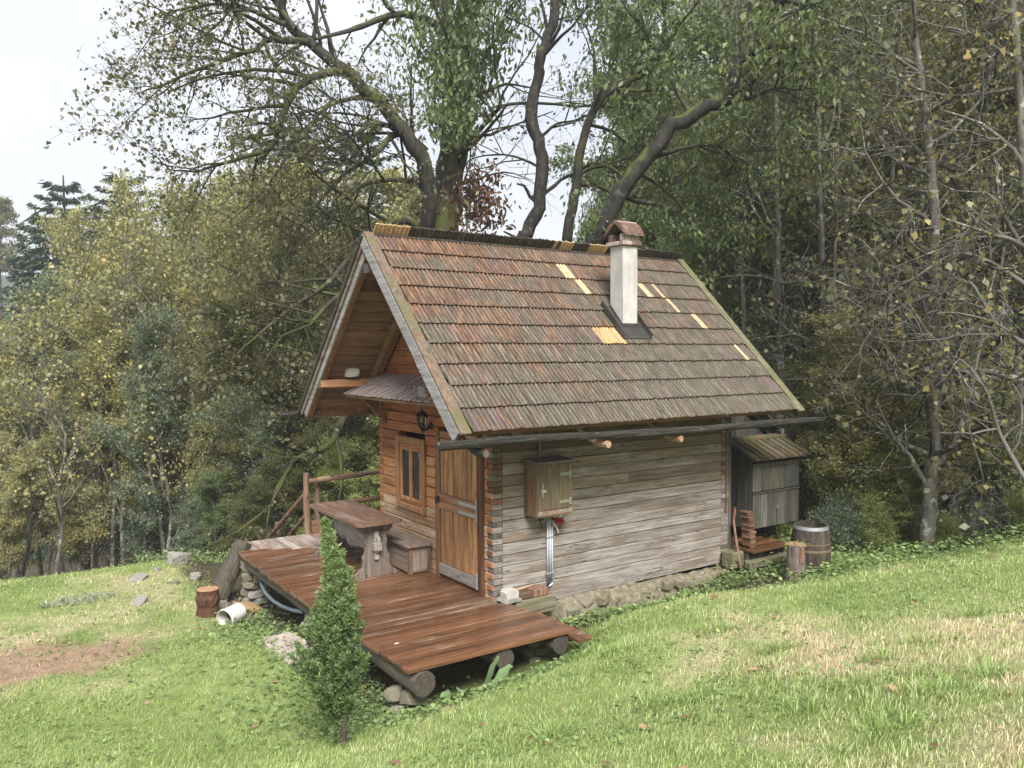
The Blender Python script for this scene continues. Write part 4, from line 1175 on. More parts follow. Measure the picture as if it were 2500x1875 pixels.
tag(MB().box(0.432, 0.66, -0.23, -0.055, 0.045, 0.14, 0.008).build('wood_block', M['bench_frame']), 'longer brown wood block with a chip on the squared timber', 'wood block')
tag(MB().prism([(0.25, 0.127), (0.50, 0.152), (0.50, 0.158), (0.25, 0.133)], -0.10, -0.06, 1).build('wood_chip', M['cut']), 'thin splinter of wood leaning on the brown blocks', 'wood chip')

# ------------------------------------------------------------------ table and bench
tab = empty('table', (-0.735, 2.46, DZ), 'brown trestle table with carved grey legs on the deck', 'table')
for k, (a, b) in enumerate(((-1.065, -0.86), (-0.855, -0.63), (-0.625, -0.405))):
    c0 = 0.05 if k == 0 else 0.0; c1 = 0.05 if k == 2 else 0.0
    poly = [(a, 1.555 + c0), (a + c0, 1.555), (b - c1, 1.555), (b, 1.555 + c1), (b, 3.365 - c1), (b - c1, 3.365), (a + c0, 3.365), (a, 3.365 - c0)]
    if not c0: poly = [p for q_, p in enumerate(poly) if q_ not in (0, 7)] if k == 2 else poly
    poly2 = []
    for p in poly:
        if p not in poly2: poly2.append(p)
    part('top_board', MB().prism(poly2, DZ + 0.712, DZ + 0.75, 2), M['table'], tab)
prof = [(0.0, 0.0), (0.0, 0.05), (0.05, 0.085), (0.11, 0.13), (0.125, 0.20), (0.115, 0.26), (0.15, 0.32), (0.165, 0.40), (0.15, 0.47), (0.165, 0.54), (0.11, 0.585), (0.07, 0.64), (0.04, 0.71)]
w_t = 0.60
for y in (1.74, 3.16):
    x0 = -1.035
    left = [(x0 + p[0] * 0.95, DZ + 0.002 + p[1]) for p in prof]
    right = [(x0 + w_t - p[0] * 0.95, DZ + 0.002 + p[1]) for p in prof][::-1]
    part('trestle', MB().prism(left + right, y - 0.03, y + 0.03, 1), M['trestle'], tab)
# fretted stretcher
pts_t, pts_b = [], []
for i in range(61):
    t = i / 60; yy = 1.60 + t * 1.70
    ph = (t * 5.0) % 1.0
    pts_b.append((yy, DZ + 0.37 - 0.055 * math.sqrt(max(0, 1 - (2 * ph - 1) ** 2))))
    pts_t.append((yy, DZ + 0.53 + 0.022 * math.sqrt(max(0, 1 - (2 * ph - 1) ** 2))))
part('stretcher', MB().prism(pts_b + pts_t[::-1], -0.765, -0.725, 0), M['stretcher'], tab)
part('wedge', MB().prism([(1.665, DZ + 0.24), (1.70, DZ + 0.24), (1.705, DZ + 0.60), (1.675, DZ + 0.61)], -0.775, -0.715, 0).box(-0.80, -0.69, 1.62, 1.70, DZ + 0.36, DZ + 0.46, 0.006), M['stretcher'], tab)
ben = empty('bench', (-0.21, 2.2, DZ), 'grey chest bench against the cabin wall under the window', 'bench')
bz = 0.40
part('front_panel', MB().box(-0.355, -0.33, 1.52, 3.02, DZ + 0.025, DZ + bz - 0.03, 0.004), M['bench'], ben)
part('end_panel', MB().box(-0.31, -0.085, 1.505, 1.52, DZ + 0.045, DZ + bz - 0.06, 0.004), M['bench_end'], ben)
for xx in (-0.36, -0.085):
    part('corner_post', MB().box(xx, xx + 0.048, 1.485, 1.545, DZ, DZ + bz - 0.03, 0.005), M['bench_frame'], ben)
    part('corner_post', MB().box(xx, xx + 0.048, 2.99, 3.05, DZ, DZ + bz - 0.03, 0.005), M['bench_frame'], ben)
part('rail', MB().box(-0.31, -0.09, 1.495, 1.525, DZ + bz - 0.06, DZ + bz - 0.032, 0.004), M['bench_frame'], ben)
part('rail', MB().box(-0.31, -0.09, 1.495, 1.525, DZ + 0.018, DZ + 0.045, 0.004), M['bench_frame'], ben)
part('inner_box', MB().box(-0.329, -0.06, 1.53, 3.0, DZ + 0.02, DZ + bz - 0.034, 0.004), M['soot_and_shade'], ben)  # black core stands in for the darkness inside the bench
part('seat_board', MB().box(-0.405, -0.20, 1.445, 3.08, DZ + bz - 0.028, DZ + bz, 0.006), M['bench'], ben)
part('seat_board', MB().box(-0.195, -0.035, 1.445, 3.08, DZ + bz - 0.03, DZ + bz + 0.004, 0.006), M['bench'], ben)

# ------------------------------------------------------------------ railing
rl = empty('railing', (-0.58, 4.72, 0.0), 'brown round pole railing along the back of the deck', 'railing')
def pole(name, p0, p1, r0, r1, mat, parent, seed=0, sides=10):
    return log(name, p0, p1, r0, r1, [mat, M['end_gray']], parent, sides, seed, 0.03)
pole('post', (-0.59, 4.68, -0.9), (-0.595, 4.66, 1.07), 0.052, 0.048, M['rail_v'], rl, 1)
pole('post', (-0.36, 4.80, -0.9), (-0.36, 4.80, 0.92), 0.048, 0.044, M['rail_v'], rl, 2)
pole('post', (2.2, 4.75, -1.0), (2.2, 4.75, 1.02), 0.05, 0.045, M['rail_v'], rl, 12)
pole('rail', (-0.56, 4.65, 0.935), (2.4, 4.64, 1.03), 0.04, 0.036, M['rail'], rl, 3)
pole('rail', (-0.35, 4.68, 0.49), (2.4, 4.66, 0.58), 0.04, 0.036, M['rail'], rl, 4)
part('bare_patch', MB().tube([(-0.42, 4.649, 0.943), (-0.20, 4.648, 0.950)], 0.0415, 10), M['cut'], rl)
q0, q1, q2 = at(676, 1318, 14.6), at(676, 1274, 14.6), at(655, 1322, 14.7)
pole('post', (q0[0], q0[1], q0[2] - 0.8), q1, 0.05, 0.045, M['rail_v'], rl, 5)
pole('rail', (-0.60, 4.70, 0.72), tuple(at(645, 1326, 14.9)), 0.042, 0.036, M['rail'], rl, 6)
pole('rail', (-0.60, 4.70, 0.36), tuple(at(695, 1322, 14.6)), 0.040, 0.036, M['rail'], rl, 7)
part('kick_board', MB().prism([(4.60, DZ + 0.005), (4.64, DZ + 0.005), (4.64, DZ + 0.22), (4.60, DZ + 0.20)], -0.53, -0.30, 0), M['batten'], rl)

# leaning log, stump, bucket, hose, stones on the left
ll = MB()
top_, bot_ = at(596, 1322, 12.3), at(527, 1468, 12.0)
pts = [bot_ + (top_ - bot_) * t / 9 for t in range(10)]
ll.tube(pts, [0.165, 0.16, 0.155, 0.15, 0.146, 0.142, 0.14, 0.138, 0.135, 0.12], 16, True, 0, 0.05, rng, 1)
o = ll.build('leaning_log', [M['log_dark'], M['log_dark']])
tag(o, 'thick dark grey log leaning against the far deck corner', 'log')
sp = at(508, 1490, 11.35); sz = gz(sp[0], sp[1])
stp = MB()
prof_s = []
for k in range(8): prof_s.append((0.155 + 0.012 * math.sin(k * 1.7), sz - 0.05 + k * 0.06))
stp.tube([(sp[0], sp[1], p[1]) for p in prof_s], [p[0] for p in prof_s], 26, True, 0, 0.045, rng, 1)
tag(stp.build('chopping_block', [M['stump_bark'], M['stump_top']]), 'dark red barked chopping block standing on the lawn', 'stump')

bk = at(567, 1506, 10.95); bzg = gz(bk[0], bk[1])
ax = Vector((0.80, 0.50, 0.10)).normalized()       # from the mouth to the base
bloc = Vector((bk[0], bk[1], bzg + 0.118)) - ax * 0.15
RM = ax.to_track_quat('Z', 'Y').to_matrix().to_4x4() @ Matrix.Scale(0.87, 4)
b = MB().lathe([(0.152, 0.0), (0.158, 0.006), (0.158, 0.022), (0.150, 0.026), (0.148, 0.10), (0.135, 0.33), (0.130, 0.345), (0.0, 0.345)], bloc, 32, 0, RM)
b.lathe([(0.152, 0.0), (0.145, 0.004), (0.142, 0.10), (0.129, 0.335), (0.0, 0.335)], bloc, 32, 0, RM)
bucket = b.build('bucket', M['bucket']); tag(bucket, 'dirty white plastic bucket lying on its side', 'bucket')
bpy.context.view_layer.update()
mud = MB().lathe([(0.134, 0.20), (0.11, 0.225), (0.07, 0.25), (0.0, 0.255)], bloc + Vector((0, 0, -0.004)), 20, 0, RM)
mo = mud.build('dried_mud', M['mud'], bucket)
hd = MB().tube([tuple(RM @ Vector((0.155 * math.cos(a), 0.155 * math.sin(a), 0.03 - 0.0 * a)) + bloc) for a in np.linspace(1.2, 2.2, 6)], 0.008, 6)
hd.build('handle_lug', M['white_plastic'], bucket)
hp = [at(636, 1412, 11.7), at(640, 1432, 11.4), at(650, 1450, 11.2), at(668, 1468, 11.0), at(690, 1481, 10.7), at(715, 1490, 10.4), at(740, 1494, 10.1)]
tag(MB().tube(hp, 0.026, 10).build('hose', M['hose'], None, True), 'thick blue grey hose hanging below the deck edge', 'hose')

def lone_rock(px, py, d, size, k, mat, label, cat='stone', name='stone', grp=None, sink=0.35):
    q = at(px, py, d); z = gz(q[0], q[1])
    o = rock(name, (q[0], q[1], z + size[2] * (0.82 - sink * 1.2)), size, k, M[mat])
    return tag(o, label, cat, grp)
lone_rock(600, 1452, 11.55, (0.27, 0.2, 0.13), 1, 'stone_ochre', 'large ochre stone below the stone pillar of the deck')
lone_rock(545, 1462, 11.75, (0.09, 0.08, 0.085), 2, 'stone_gray', 'small grey stone between the chopping block and ochre stone')
lone_rock(575, 1470, 11.3, (0.08, 0.07, 0.06), 4, 'stone_gray', 'small stone in front of the ochre stone beside the bucket', grp='pebbles by the bucket')
lone_rock(600, 1478, 11.2, (0.09, 0.07, 0.05), 5, 'stone', 'brownish flat stone behind the white bucket')
lone_rock(625, 1465, 11.3, (0.07, 0.07, 0.05), 6, 'stone', 'little brown stone right under the hose')
lone_rock(478, 1412, 13.2, (0.17, 0.13, 0.10), 7, 'stone_gray', 'grey boulder in the grass beside the leaning log')
lone_rock(437, 1386, 14.2, (0.26, 0.18, 0.17), 3, 'stone_gray', 'jagged grey rock with dry plants at the lawn edge')
lone_rock(383, 1411, 13.5, (0.10, 0.08, 0.05), 5, 'stone_gray', 'low pale stone in the grass near the jagged rock')
lone_rock(338, 1428, 12.9, (0.22, 0.15, 0.045), 0, 'stone_gray', 'flat grey stone flush with the lawn')
lone_rock(340, 1478, 11.7, (0.2, 0.12, 0.04), 8, 'stone_gray', 'flat grey stone flush with the lawn behind the bare earth')
lone_rock(425, 1425, 12.8, (0.12, 0.10, 0.05), 6, 'stone', 'low brown stone left of the chopping block')
# concrete slab by the thuja
sl = MB()
cs = [on_z(640, 1556, -0.30), on_z(705, 1543, -0.30), on_z(790, 1575, -0.30), on_z(830, 1610, -0.32), on_z(745, 1648, -0.36), on_z(700, 1615, -0.34), on_z(668, 1598, -0.32)]
tp, bt = [], []
m_ = len(cs)
fine = []
for i in range(m_):
    a, b_ = cs[i], cs[(i + 1) % m_]
    for t in np.linspace(0, 1, 6)[:-1]:
        p = a + (b_ - a) * t
        fine.append(p + np.array([rng.uniform(-.015, .015), rng.uniform(-.015, .015), rng.uniform(-.008, .008)]))
vs = [tuple(p) for p in fine] + [tuple(p + np.array([rng.uniform(-.03, .01), rng.uniform(-.03, .01), -0.09])) for p in fine] + [tuple(p + np.array([0.02, 0.02, -0.3])) for p in fine]
q_ = len(fine)
fs = [list(range(q_))]
for lay in (0, 1):
    fs += [[lay * q_ + i, lay * q_ + (i + 1) % q_, (lay + 1) * q_ + (i + 1) % q_, (lay + 1) * q_ + i] for i in range(q_)]
tag(sl.add(vs, fs).build('concrete_slab', M['concrete']), 'crumbling concrete slab step in the grass behind the thuja', 'slab')

# ------------------------------------------------------------------ things on the long wall
mc = empty('meter_cupboard', (0.72, -0.14, 1.04), 'wooden electric cupboard mounted on the grey log wall', 'cupboard')
part('side_board', MB().box(0.45, 0.475, -0.275, -0.008, 1.045, 1.70, 0.004), M['meter_side'], mc)
part('side_board', MB().box(0.965, 0.99, -0.275, -0.008, 1.045, 1.68, 0.004), M['meter'], mc)
part('back_board', MB().box(0.476, 0.964, -0.03, -0.01, 1.05, 1.68, 0.004), M['meter'], mc)
part('bottom_board', MB().box(0.448, 0.992, -0.292, -0.008, 1.025, 1.044, 0.004), M['meter_side'], mc)
part('frame', MB().box(0.452, 0.53, -0.29, -0.276, 1.046, 1.68, 0.004), M['meter'], mc)
part('frame', MB().box(0.925, 0.99, -0.29, -0.276, 1.046, 1.67, 0.004), M['meter'], mc)
part('frame', MB().box(0.531, 0.924, -0.29, -0.276, 1.62, 1.675, 0.004), M['meter_side'], mc)
part('frame', MB().box(0.455, 0.985, -0.298, -0.2905, 1.047, 1.10, 0.004), M['bench'], mc)
cdo = part('door', MB().box(0.535, 0.92, -0.289, -0.275, 1.105, 1.617, 0.003), M['meter'], mc)
for z in (1.53, 1.19):
    MB().box(0.79, 0.925, -0.297, -0.291, z - 0.02, z + 0.02, 0.002).build('strap_hinge', M['brass_green'], cdo)
    MB().box(0.927, 0.967, -0.299, -0.291, z - 0.045, z + 0.045, 0.002).build('hinge_plate', M['brass_green'], cdo)
MB().box(0.505, 0.575, -0.305, -0.291, 1.325, 1.36, 0.003).tube([(0.52, -0.305, 1.44), (0.52, -0.305, 1.27)], 0.006, 6).build('latch', M['zinc'], cdo)
t = MB().box(0.42, 1.01, -0.335, 0.0, 0.0, 0.022, 0.004)
part('lid_board', MB().add([(p[0], p[1], p[2] + 1.700 + (p[1]) * 0.07) for p in t.v], t.f), M['end_gray'], mc)
cd = empty('conduit', (0.83, -0.02, 0.1), 'three grey plastic conduits running down the log wall', 'conduit')
for x, r_, za, zb in ((0.80, 0.014, 0.99, 0.17), (0.838, 0.016, 0.99, 0.18), (0.872, 0.011, 0.82, 0.12)):
    part('pipe', MB().tube([(x, -0.024, za), (x, -0.024, zb)], r_, 10), M['pipe'], cd, True)
part('pipe', MB().tube([(0.872, -0.024, 0.12), (0.868, -0.026, 0.095), (0.83, -0.028, 0.082), (0.81, -0.03, 0.08)], 0.011, 8), M['pipe'], cd, True)
part('cable', MB().tube([(0.802, -0.026, 0.17), (0.80, -0.03, 0.11), (0.76, -0.032, 0.06), (0.715, -0.034, 0.055)], 0.011, 8), M['cable'], cd, True)
part('cable', MB().tube([(0.838, -0.026, 0.18), (0.83, -0.03, 0.12), (0.78, -0.034, 0.075)], 0.010, 8), M['cable'], cd, True)
part('pipe_end', MB().box(0.62, 0.76, -0.05, -0.03, 0.072, 0.092, 0.004).tube([(0.715, -0.035, 0.05), (0.715, -0.035, -0.02)], 0.014, 8), M['pipe'], cd)
for z in (0.70, 0.24):
    part('clip', MB().box(0.775, 0.90, -0.042, -0.006, z - 0.008, z + 0.008, 0.002), M['zinc'], cd)
part('pipe', MB().tube([(0.672, -0.03, 1.71), (0.672, -0.03, 2.2)], 0.016, 8), M['junction'], cd, True)
so = empty('power_socket', (0.93, -0.06, 0.9), 'red power sockets hanging below the wall cupboard', 'socket')
part('junction_box', MB().box(0.70, 0.80, -0.09, -0.006, 0.93, 1.02, 0.006), M['junction'], so)
for x, z in ((0.905, 0.935), (0.975, 0.925)):
    part('socket_body', MB().box(x - 0.032, x + 0.032, -0.075, -0.008, z, z + 0.085, 0.008), M['white_plastic'], so)
    part('socket_lid', MB().tube([(x, -0.06, z - 0.005), (x + 0.004, -0.105, z - 0.06)], [0.036, 0.034], 12), M['red_plastic'], so)
part('socket_box', MB().box(0.872, 0.935, -0.07, -0.008, 0.84, 0.91, 0.008), M['white_plastic'], so)
part('cord', MB().tube([(0.874, -0.03, 0.82), (0.89, -0.04, 0.845), (0.915, -0.045, 0.83), (0.945, -0.05, 0.77), (0.95, -0.05, 0.74)], 0.009, 8), M['white_plastic'], so, True)
part('cord', MB().tube([(0.655, -0.04, 1.03), (0.665, -0.05, 0.93), (0.69, -0.05, 0.84), (0.69, -0.05, 0.82)], 0.009, 8), M['cable'], so, True)

# lantern beside the door
ln = empty('wall_lantern', (-0.15, 1.5, 2.0), 'black hexagonal wall lantern on a curved arm', 'lantern')
lx, ly = -0.17, 1.46
six = Matrix.Rotation(0.3, 4, 'Z')
part('roof', MB().lathe([(0.0, 2.265), (0.012, 2.262), (0.03, 2.245), (0.075, 2.21), (0.092, 2.19), (0.092, 2.182), (0.0, 2.182)], (lx, ly, 0), 6, 0, six), M['black_metal'], ln)
part('finial', MB().tube([(lx, ly, 2.26), (lx, ly, 2.30), (lx, ly, 2.345)], [0.012, 0.008, 0.003], 8), M['black_metal'], ln)
part('glass', MB().lathe([(0.066, 2.18), (0.042, 2.045)], (lx, ly, 0), 6, 0, six), M['glass'], ln)
for k in range(6):
    a = 0.3 + k * math.pi / 3
    part('bar', MB().tube([(lx + 0.07 * math.cos(a), ly + 0.07 * math.sin(a), 2.182), (lx + 0.045 * math.cos(a), ly + 0.045 * math.sin(a), 2.04)], 0.006, 5), M['black_metal'], ln)
part('lamp_holder', MB().tube([(lx, ly, 2.04), (lx, ly, 2.10)], 0.02, 8), M['black_metal'], ln)
part('bulb', MB().tube([(lx, ly, 2.10), (lx, ly, 2.13), (lx, ly, 2.16)], [0.018, 0.024, 0.012], 8), M['white_plastic'], ln, True)
part('base', MB().lathe([(0.05, 2.045), (0.05, 2.03), (0.025, 2.005), (0.012, 1.985), (0.012, 1.955), (0.0, 1.95)], (lx, ly, 0), 10), M['black_metal'], ln)
part('arm', MB().tube([(lx, ly, 2.0), (lx + 0.03, ly + 0.01, 1.985), (lx + 0.09, ly + 0.03, 1.995), (lx + 0.14, ly + 0.05, 2.03)], [0.012, 0.014, 0.016, 0.018], 8), M['black_metal'], ln)
part('wall_plate', MB().tube([(-0.03, ly + 0.055, 2.035), (-0.006, ly + 0.058, 2.035)], [0.04, 0.055], 12), M['black_metal'], ln)
wsn = rock('white_stone', (-0.48, 3.06, 2.735), (0.15, 0.15, 0.105), 2, M['white_stone'])
tag(wsn, 'white rounded stone lying on the purlin under the porch roof', 'stone')

# ------------------------------------------------------------------ behind the cabin: lean-to wall, cupboard, back deck, barrel
lean = empty('plank_lean_to', (5.1, 0.8, -0.1), 'grey plank lean-to built against the back of the cabin', 'lean-to')
x = 4.28
while x < 6.05:
    w = rng.uniform(0.12, 0.17)
    zt = 2.55 if x < 5.0 else 2.55 - (x - 5.0) * 0.85
    part('plank', MB().box(x, x + w - 0.006, 0.70 + rng.uniform(-0.006, 0.006), 0.73, -0.05, zt, 0.004), M['shed_dark'], lean)
    x += w
part('back_wall', MB().box(6.0, 6.03, 0.74, 2.6, -0.1, 1.7, 0.004), M['shed_dark'], lean)
part('roof_board', MB().prism([(4.24, 3.12), (4.24, 3.17), (6.45, 1.42), (6.45, 1.37)], 0.45, 2.9, 1), M['shed_dark'], lean)
part('rafter', MB().prism([(4.28, 2.95), (4.28, 3.08), (6.35, 1.44), (6.35, 1.32)], 0.62, 0.69, 1), M['shed_dark'], lean)
part('post', MB().box(4.62, 4.70, 0.55, 0.63, 0.10, 2.6, 0.006), M['shed'], lean)
cb = empty('storage_cupboard', (5.33, 0.28, 0.1), 'grey plank cupboard with small mossy slatted roof behind the cabin', 'cupboard')
part('leg', MB().tube([(5.05, 0.42, -0.2), (5.05, 0.42, 0.30)], 0.10, 10), M['log_dark'], cb)
part('leg', MB().tube([(5.75, 0.42, -0.2), (5.75, 0.42, 0.30)], 0.08, 10), M['log_dark'], cb)
for a, b in ((0.02, 0.15), (0.155, 0.29), (0.295, 0.415)):
    part('side_plank', MB().prism([(a, 0.285), (b, 0.285), (b, 1.375 + b * 0.38), (a, 1.375 + a * 0.38)], 4.755, 4.78, 0), M['shed_dark'], cb)
    part('side_plank', MB().prism([(a, 0.285), (b, 0.285), (b, 1.375 + b * 0.38), (a, 1.375 + a * 0.38)], 5.88, 5.905, 0), M['shed_dark'], cb)
x = 4.757; k = 0
while x < 5.88:
    w = min(rng.uniform(0.15, 0.22), 5.905 - x)
    part('front_plank', MB().box(x, x + w - 0.006, -0.012 + rng.uniform(-0.004, 0.004), 0.015, 0.86, 1.285, 0.004), M['shed'] if rng.random() < 0.6 else M['shed_dark'], cb)
    part('front_plank', MB().box(x, x + w - 0.006, -0.012 + rng.uniform(-0.004, 0.004), 0.015, 0.29, 0.835, 0.004), M['shed'], cb)
    x += w
part('inner_box', MB().box(4.80, 5.86, 0.03, 0.40, 0.30, 1.30, 0.004), M['soot_and_shade'], cb)  # black core paints the dark interior behind the planks
part('cross_rail', MB().box(4.75, 5.91, -0.03, -0.012, 0.82, 0.85, 0.005), M['shed'], cb)
part('cross_rail', MB().box(4.75, 5.91, -0.03, -0.012, 1.235, 1.30, 0.005), M['shed'], cb)
part('latch', MB().box(5.325, 5.345, -0.035, -0.016, 0.56, 0.60, 0.002), M['zinc'], cb)
part('dark_gap_strip', MB().box(5.330, 5.336, -0.019, -0.013, 0.29, 0.555, 0.001), M['soot_and_shade'], cb)  # raised black strip, the darkness of a door gap put in as colour
part('roof_board', MB().prism([(-0.14, 1.372), (0.42, 1.612), (0.42, 1.596), (-0.14, 1.356)], 4.64, 6.02, 0), M['shed_dark'], cb)
for k in range(9):
    x = 4.65 + k * 0.153
    part('roof_slat', MB().prism([(-0.16, 1.366), (0.40, 1.606), (0.40, 1.634), (-0.16, 1.394)], x, x + 0.105, 0), M['shed_roof'], cb)
t = MB().prism([(0.34, 1.612), (0.43, 1.65), (0.43, 1.672), (0.34, 1.634)], 4.63, 6.03, 0)
part('ridge_board', t, M['shed_roof'], cb)
bd = empty('back_deck', (4.75, 0.2, 0.0), 'small brown plank landing behind the cabin corner', 'deck')
y = -0.43
while y < 1.6:
    part('plank', MB().box(4.28, 5.16, y, y + 0.125, 0.065, 0.10 + rng.uniform(-.002, .002), 0.004), M['deck'], bd); y += 0.132
part('beam', MB().box(4.10, 5.20, -0.50, -0.40, -0.13, -0.02, 0.01), M['beam_green'], bd)
part('beam', MB().box(4.30, 5.14, -0.30, -0.20, -0.2, 0.063, 0.01), M['log_dark'], bd)
part('beam', MB().box(4.30, 5.14, 1.2, 1.3, -0.2, 0.063, 0.01), M['log_dark'], bd)
tag(MB().box(4.03, 4.27, -0.26, -0.02, -0.17, 0.075, 0.02).build('timber_block', M['beam_green']), 'squared timber block at the far corner of the log wall', 'timber')
bs = empty('batten_stack', (4.40, -0.16, 0.1), 'leaning stack of short brown battens behind the cabin corner', 'batten stack')
z = 0.103
k = 0
while z < 0.66:
    h = rng.uniform(0.032, 0.046)
    dx = 0.05 - 0.08 * (z / 0.6) + rng.uniform(-0.02, 0.02)
    part('batten', MB().box(4.30 + dx, 4.41 + dx, -0.33 + rng.uniform(-.02, .02), -0.17, z, z + h - 0.003, 0.004), M['batten'], bs)
    z += h
tag(MB().tube([(4.10, -0.36, -0.26), (4.16, -0.22, 0.1), (4.22, -0.09, 0.52)], [0.022, 0.02, 0.018], 8).build('pole', M['rail_v']), 'thin brown pole leaning on the cabin corner', 'pole')
tag(MB().tube([(4.285, -0.03, 0.40), (4.27, -0.05, 0.55), (4.28, -0.055, 0.66), (4.30, -0.05, 0.69), (4.315, -0.05, 0.65), (4.295, -0.06, 0.58), (4.275, -0.06, 0.5), (4.28, -0.05, 0.42)], 0.008, 6).build('rope', M['rope']), 'orange rope hung on the corner post above the battens', 'rope')
# barrel
bx, by = 4.505, -1.21; bzb = gz(bx, by) - 0.03
ba = empty('barrel', (bx, by, bzb), 'old dark wooden barrel with a grey hoop standing on the lawn', 'barrel')
BH = 0.70
def brad(t): return 0.225 + 0.045 * math.sin(math.pi * t)
ns = 22
for k in range(ns):
    a0, a1 = 2 * math.pi * k / ns + 0.006, 2 * math.pi * (k + 1) / ns - 0.006
    vs, fs = [], []
    for i in range(9):
        t = i / 8; r_ = brad(t)
        for rr in (r_, r_ - 0.022):
            for a in (a0, 0.5 * (a0 + a1), a1): vs.append((bx + rr * math.cos(a), by + rr * math.sin(a), bzb + BH * t))
    for i in range(8):
        b_ = i * 6
        for (p, q) in ((0, 1), (1, 2), (2, 5), (5, 4), (4, 3), (3, 0)): fs.append([b_ + p, b_ + q, b_ + q + 6, b_ + p + 6])
    fs += [[0, 1, 2, 5, 4, 3], [48, 49, 50, 53, 52, 51]]
    part('stave', MB().add(vs, fs), M['barrel'], ba)
def hoop(t0, t1, mat, ex=0.004):
    part('hoop', MB().lathe([(brad(t0) + ex, bzb + BH * t0), (brad(t1) + ex, bzb + BH * t1), (brad(t1) - 0.002, bzb + BH * t1 + 0.001), (brad(t0) - 0.002, bzb + BH * t0 - 0.001), (brad(t0) + ex, bzb + BH * t0)], (bx, by, 0), 36), mat, ba)
hoop(0.925, 0.99, M['hoop']); hoop(0.50, 0.545, M['hoop_rust']); hoop(0.645, 0.66, M['hoop_rust']); hoop(0.2, 0.24, M['hoop_rust'])
part('water', MB().lathe([(0.0, bzb + BH * 0.80), (brad(0.8) - 0.024, bzb + BH * 0.80)], (bx, by, 0), 24), M['water'], ba)
part('base', MB().lathe([(0.0, bzb + 0.03), (brad(0.0) - 0.02, bzb + 0.03)], (bx, by, 0), 24), M['barrel'], ba)
# split post with straw
qx, qy = 4.0, -1.34; qz = gz(qx, qy)
po = empty('split_post', (qx, qy, qz - 0.05), 'split grey wooden post topped with straw before the barrel', 'post')
part('post_body', MB().tube([(qx, qy, qz - 0.08 + 0.078 * k) for k in range(8)], [0.14, 0.135, 0.128, 0.124, 0.122, 0.12, 0.118, 0.115], 16, True, 0, 0.05, rng), M['post_wood'], po)
part('split_face', MB().prism([(-0.026, 0.20), (0.012, 0.24), (0.032, 0.42), (-0.02, 0.42)], 0.0, 0.025, 1, M=Matrix.Translation((qx - 0.045, qy - 0.128, qz + 0.03)) @ Matrix.Rotation(-0.35, 4, 'Z')), M['post_split'], po)
sm = MB()
for k in range(130):
    a, r_ = rng.uniform(0, 6.28), 0.12 * math.sqrt(rng.random())
    p = Vector((qx + r_ * math.cos(a), qy + r_ * math.sin(a), qz + 0.465 + rng.uniform(0, 0.02)))
    d = Vector((rng.uniform(-1, 1), rng.uniform(-1, 1), rng.uniform(-0.35, 0.15))).normalized() * rng.uniform(0.04, 0.09)
    sm.tube([p, p + d], 0.0025, 3, False)
tag(part('straw', sm, M['straw'], po), kind='stuff')

# ------------------------------------------------------------------ vegetation tools
NP = np.random.default_rng(11)
def norm(v): return v / (np.linalg.norm(v) + 1e-9)

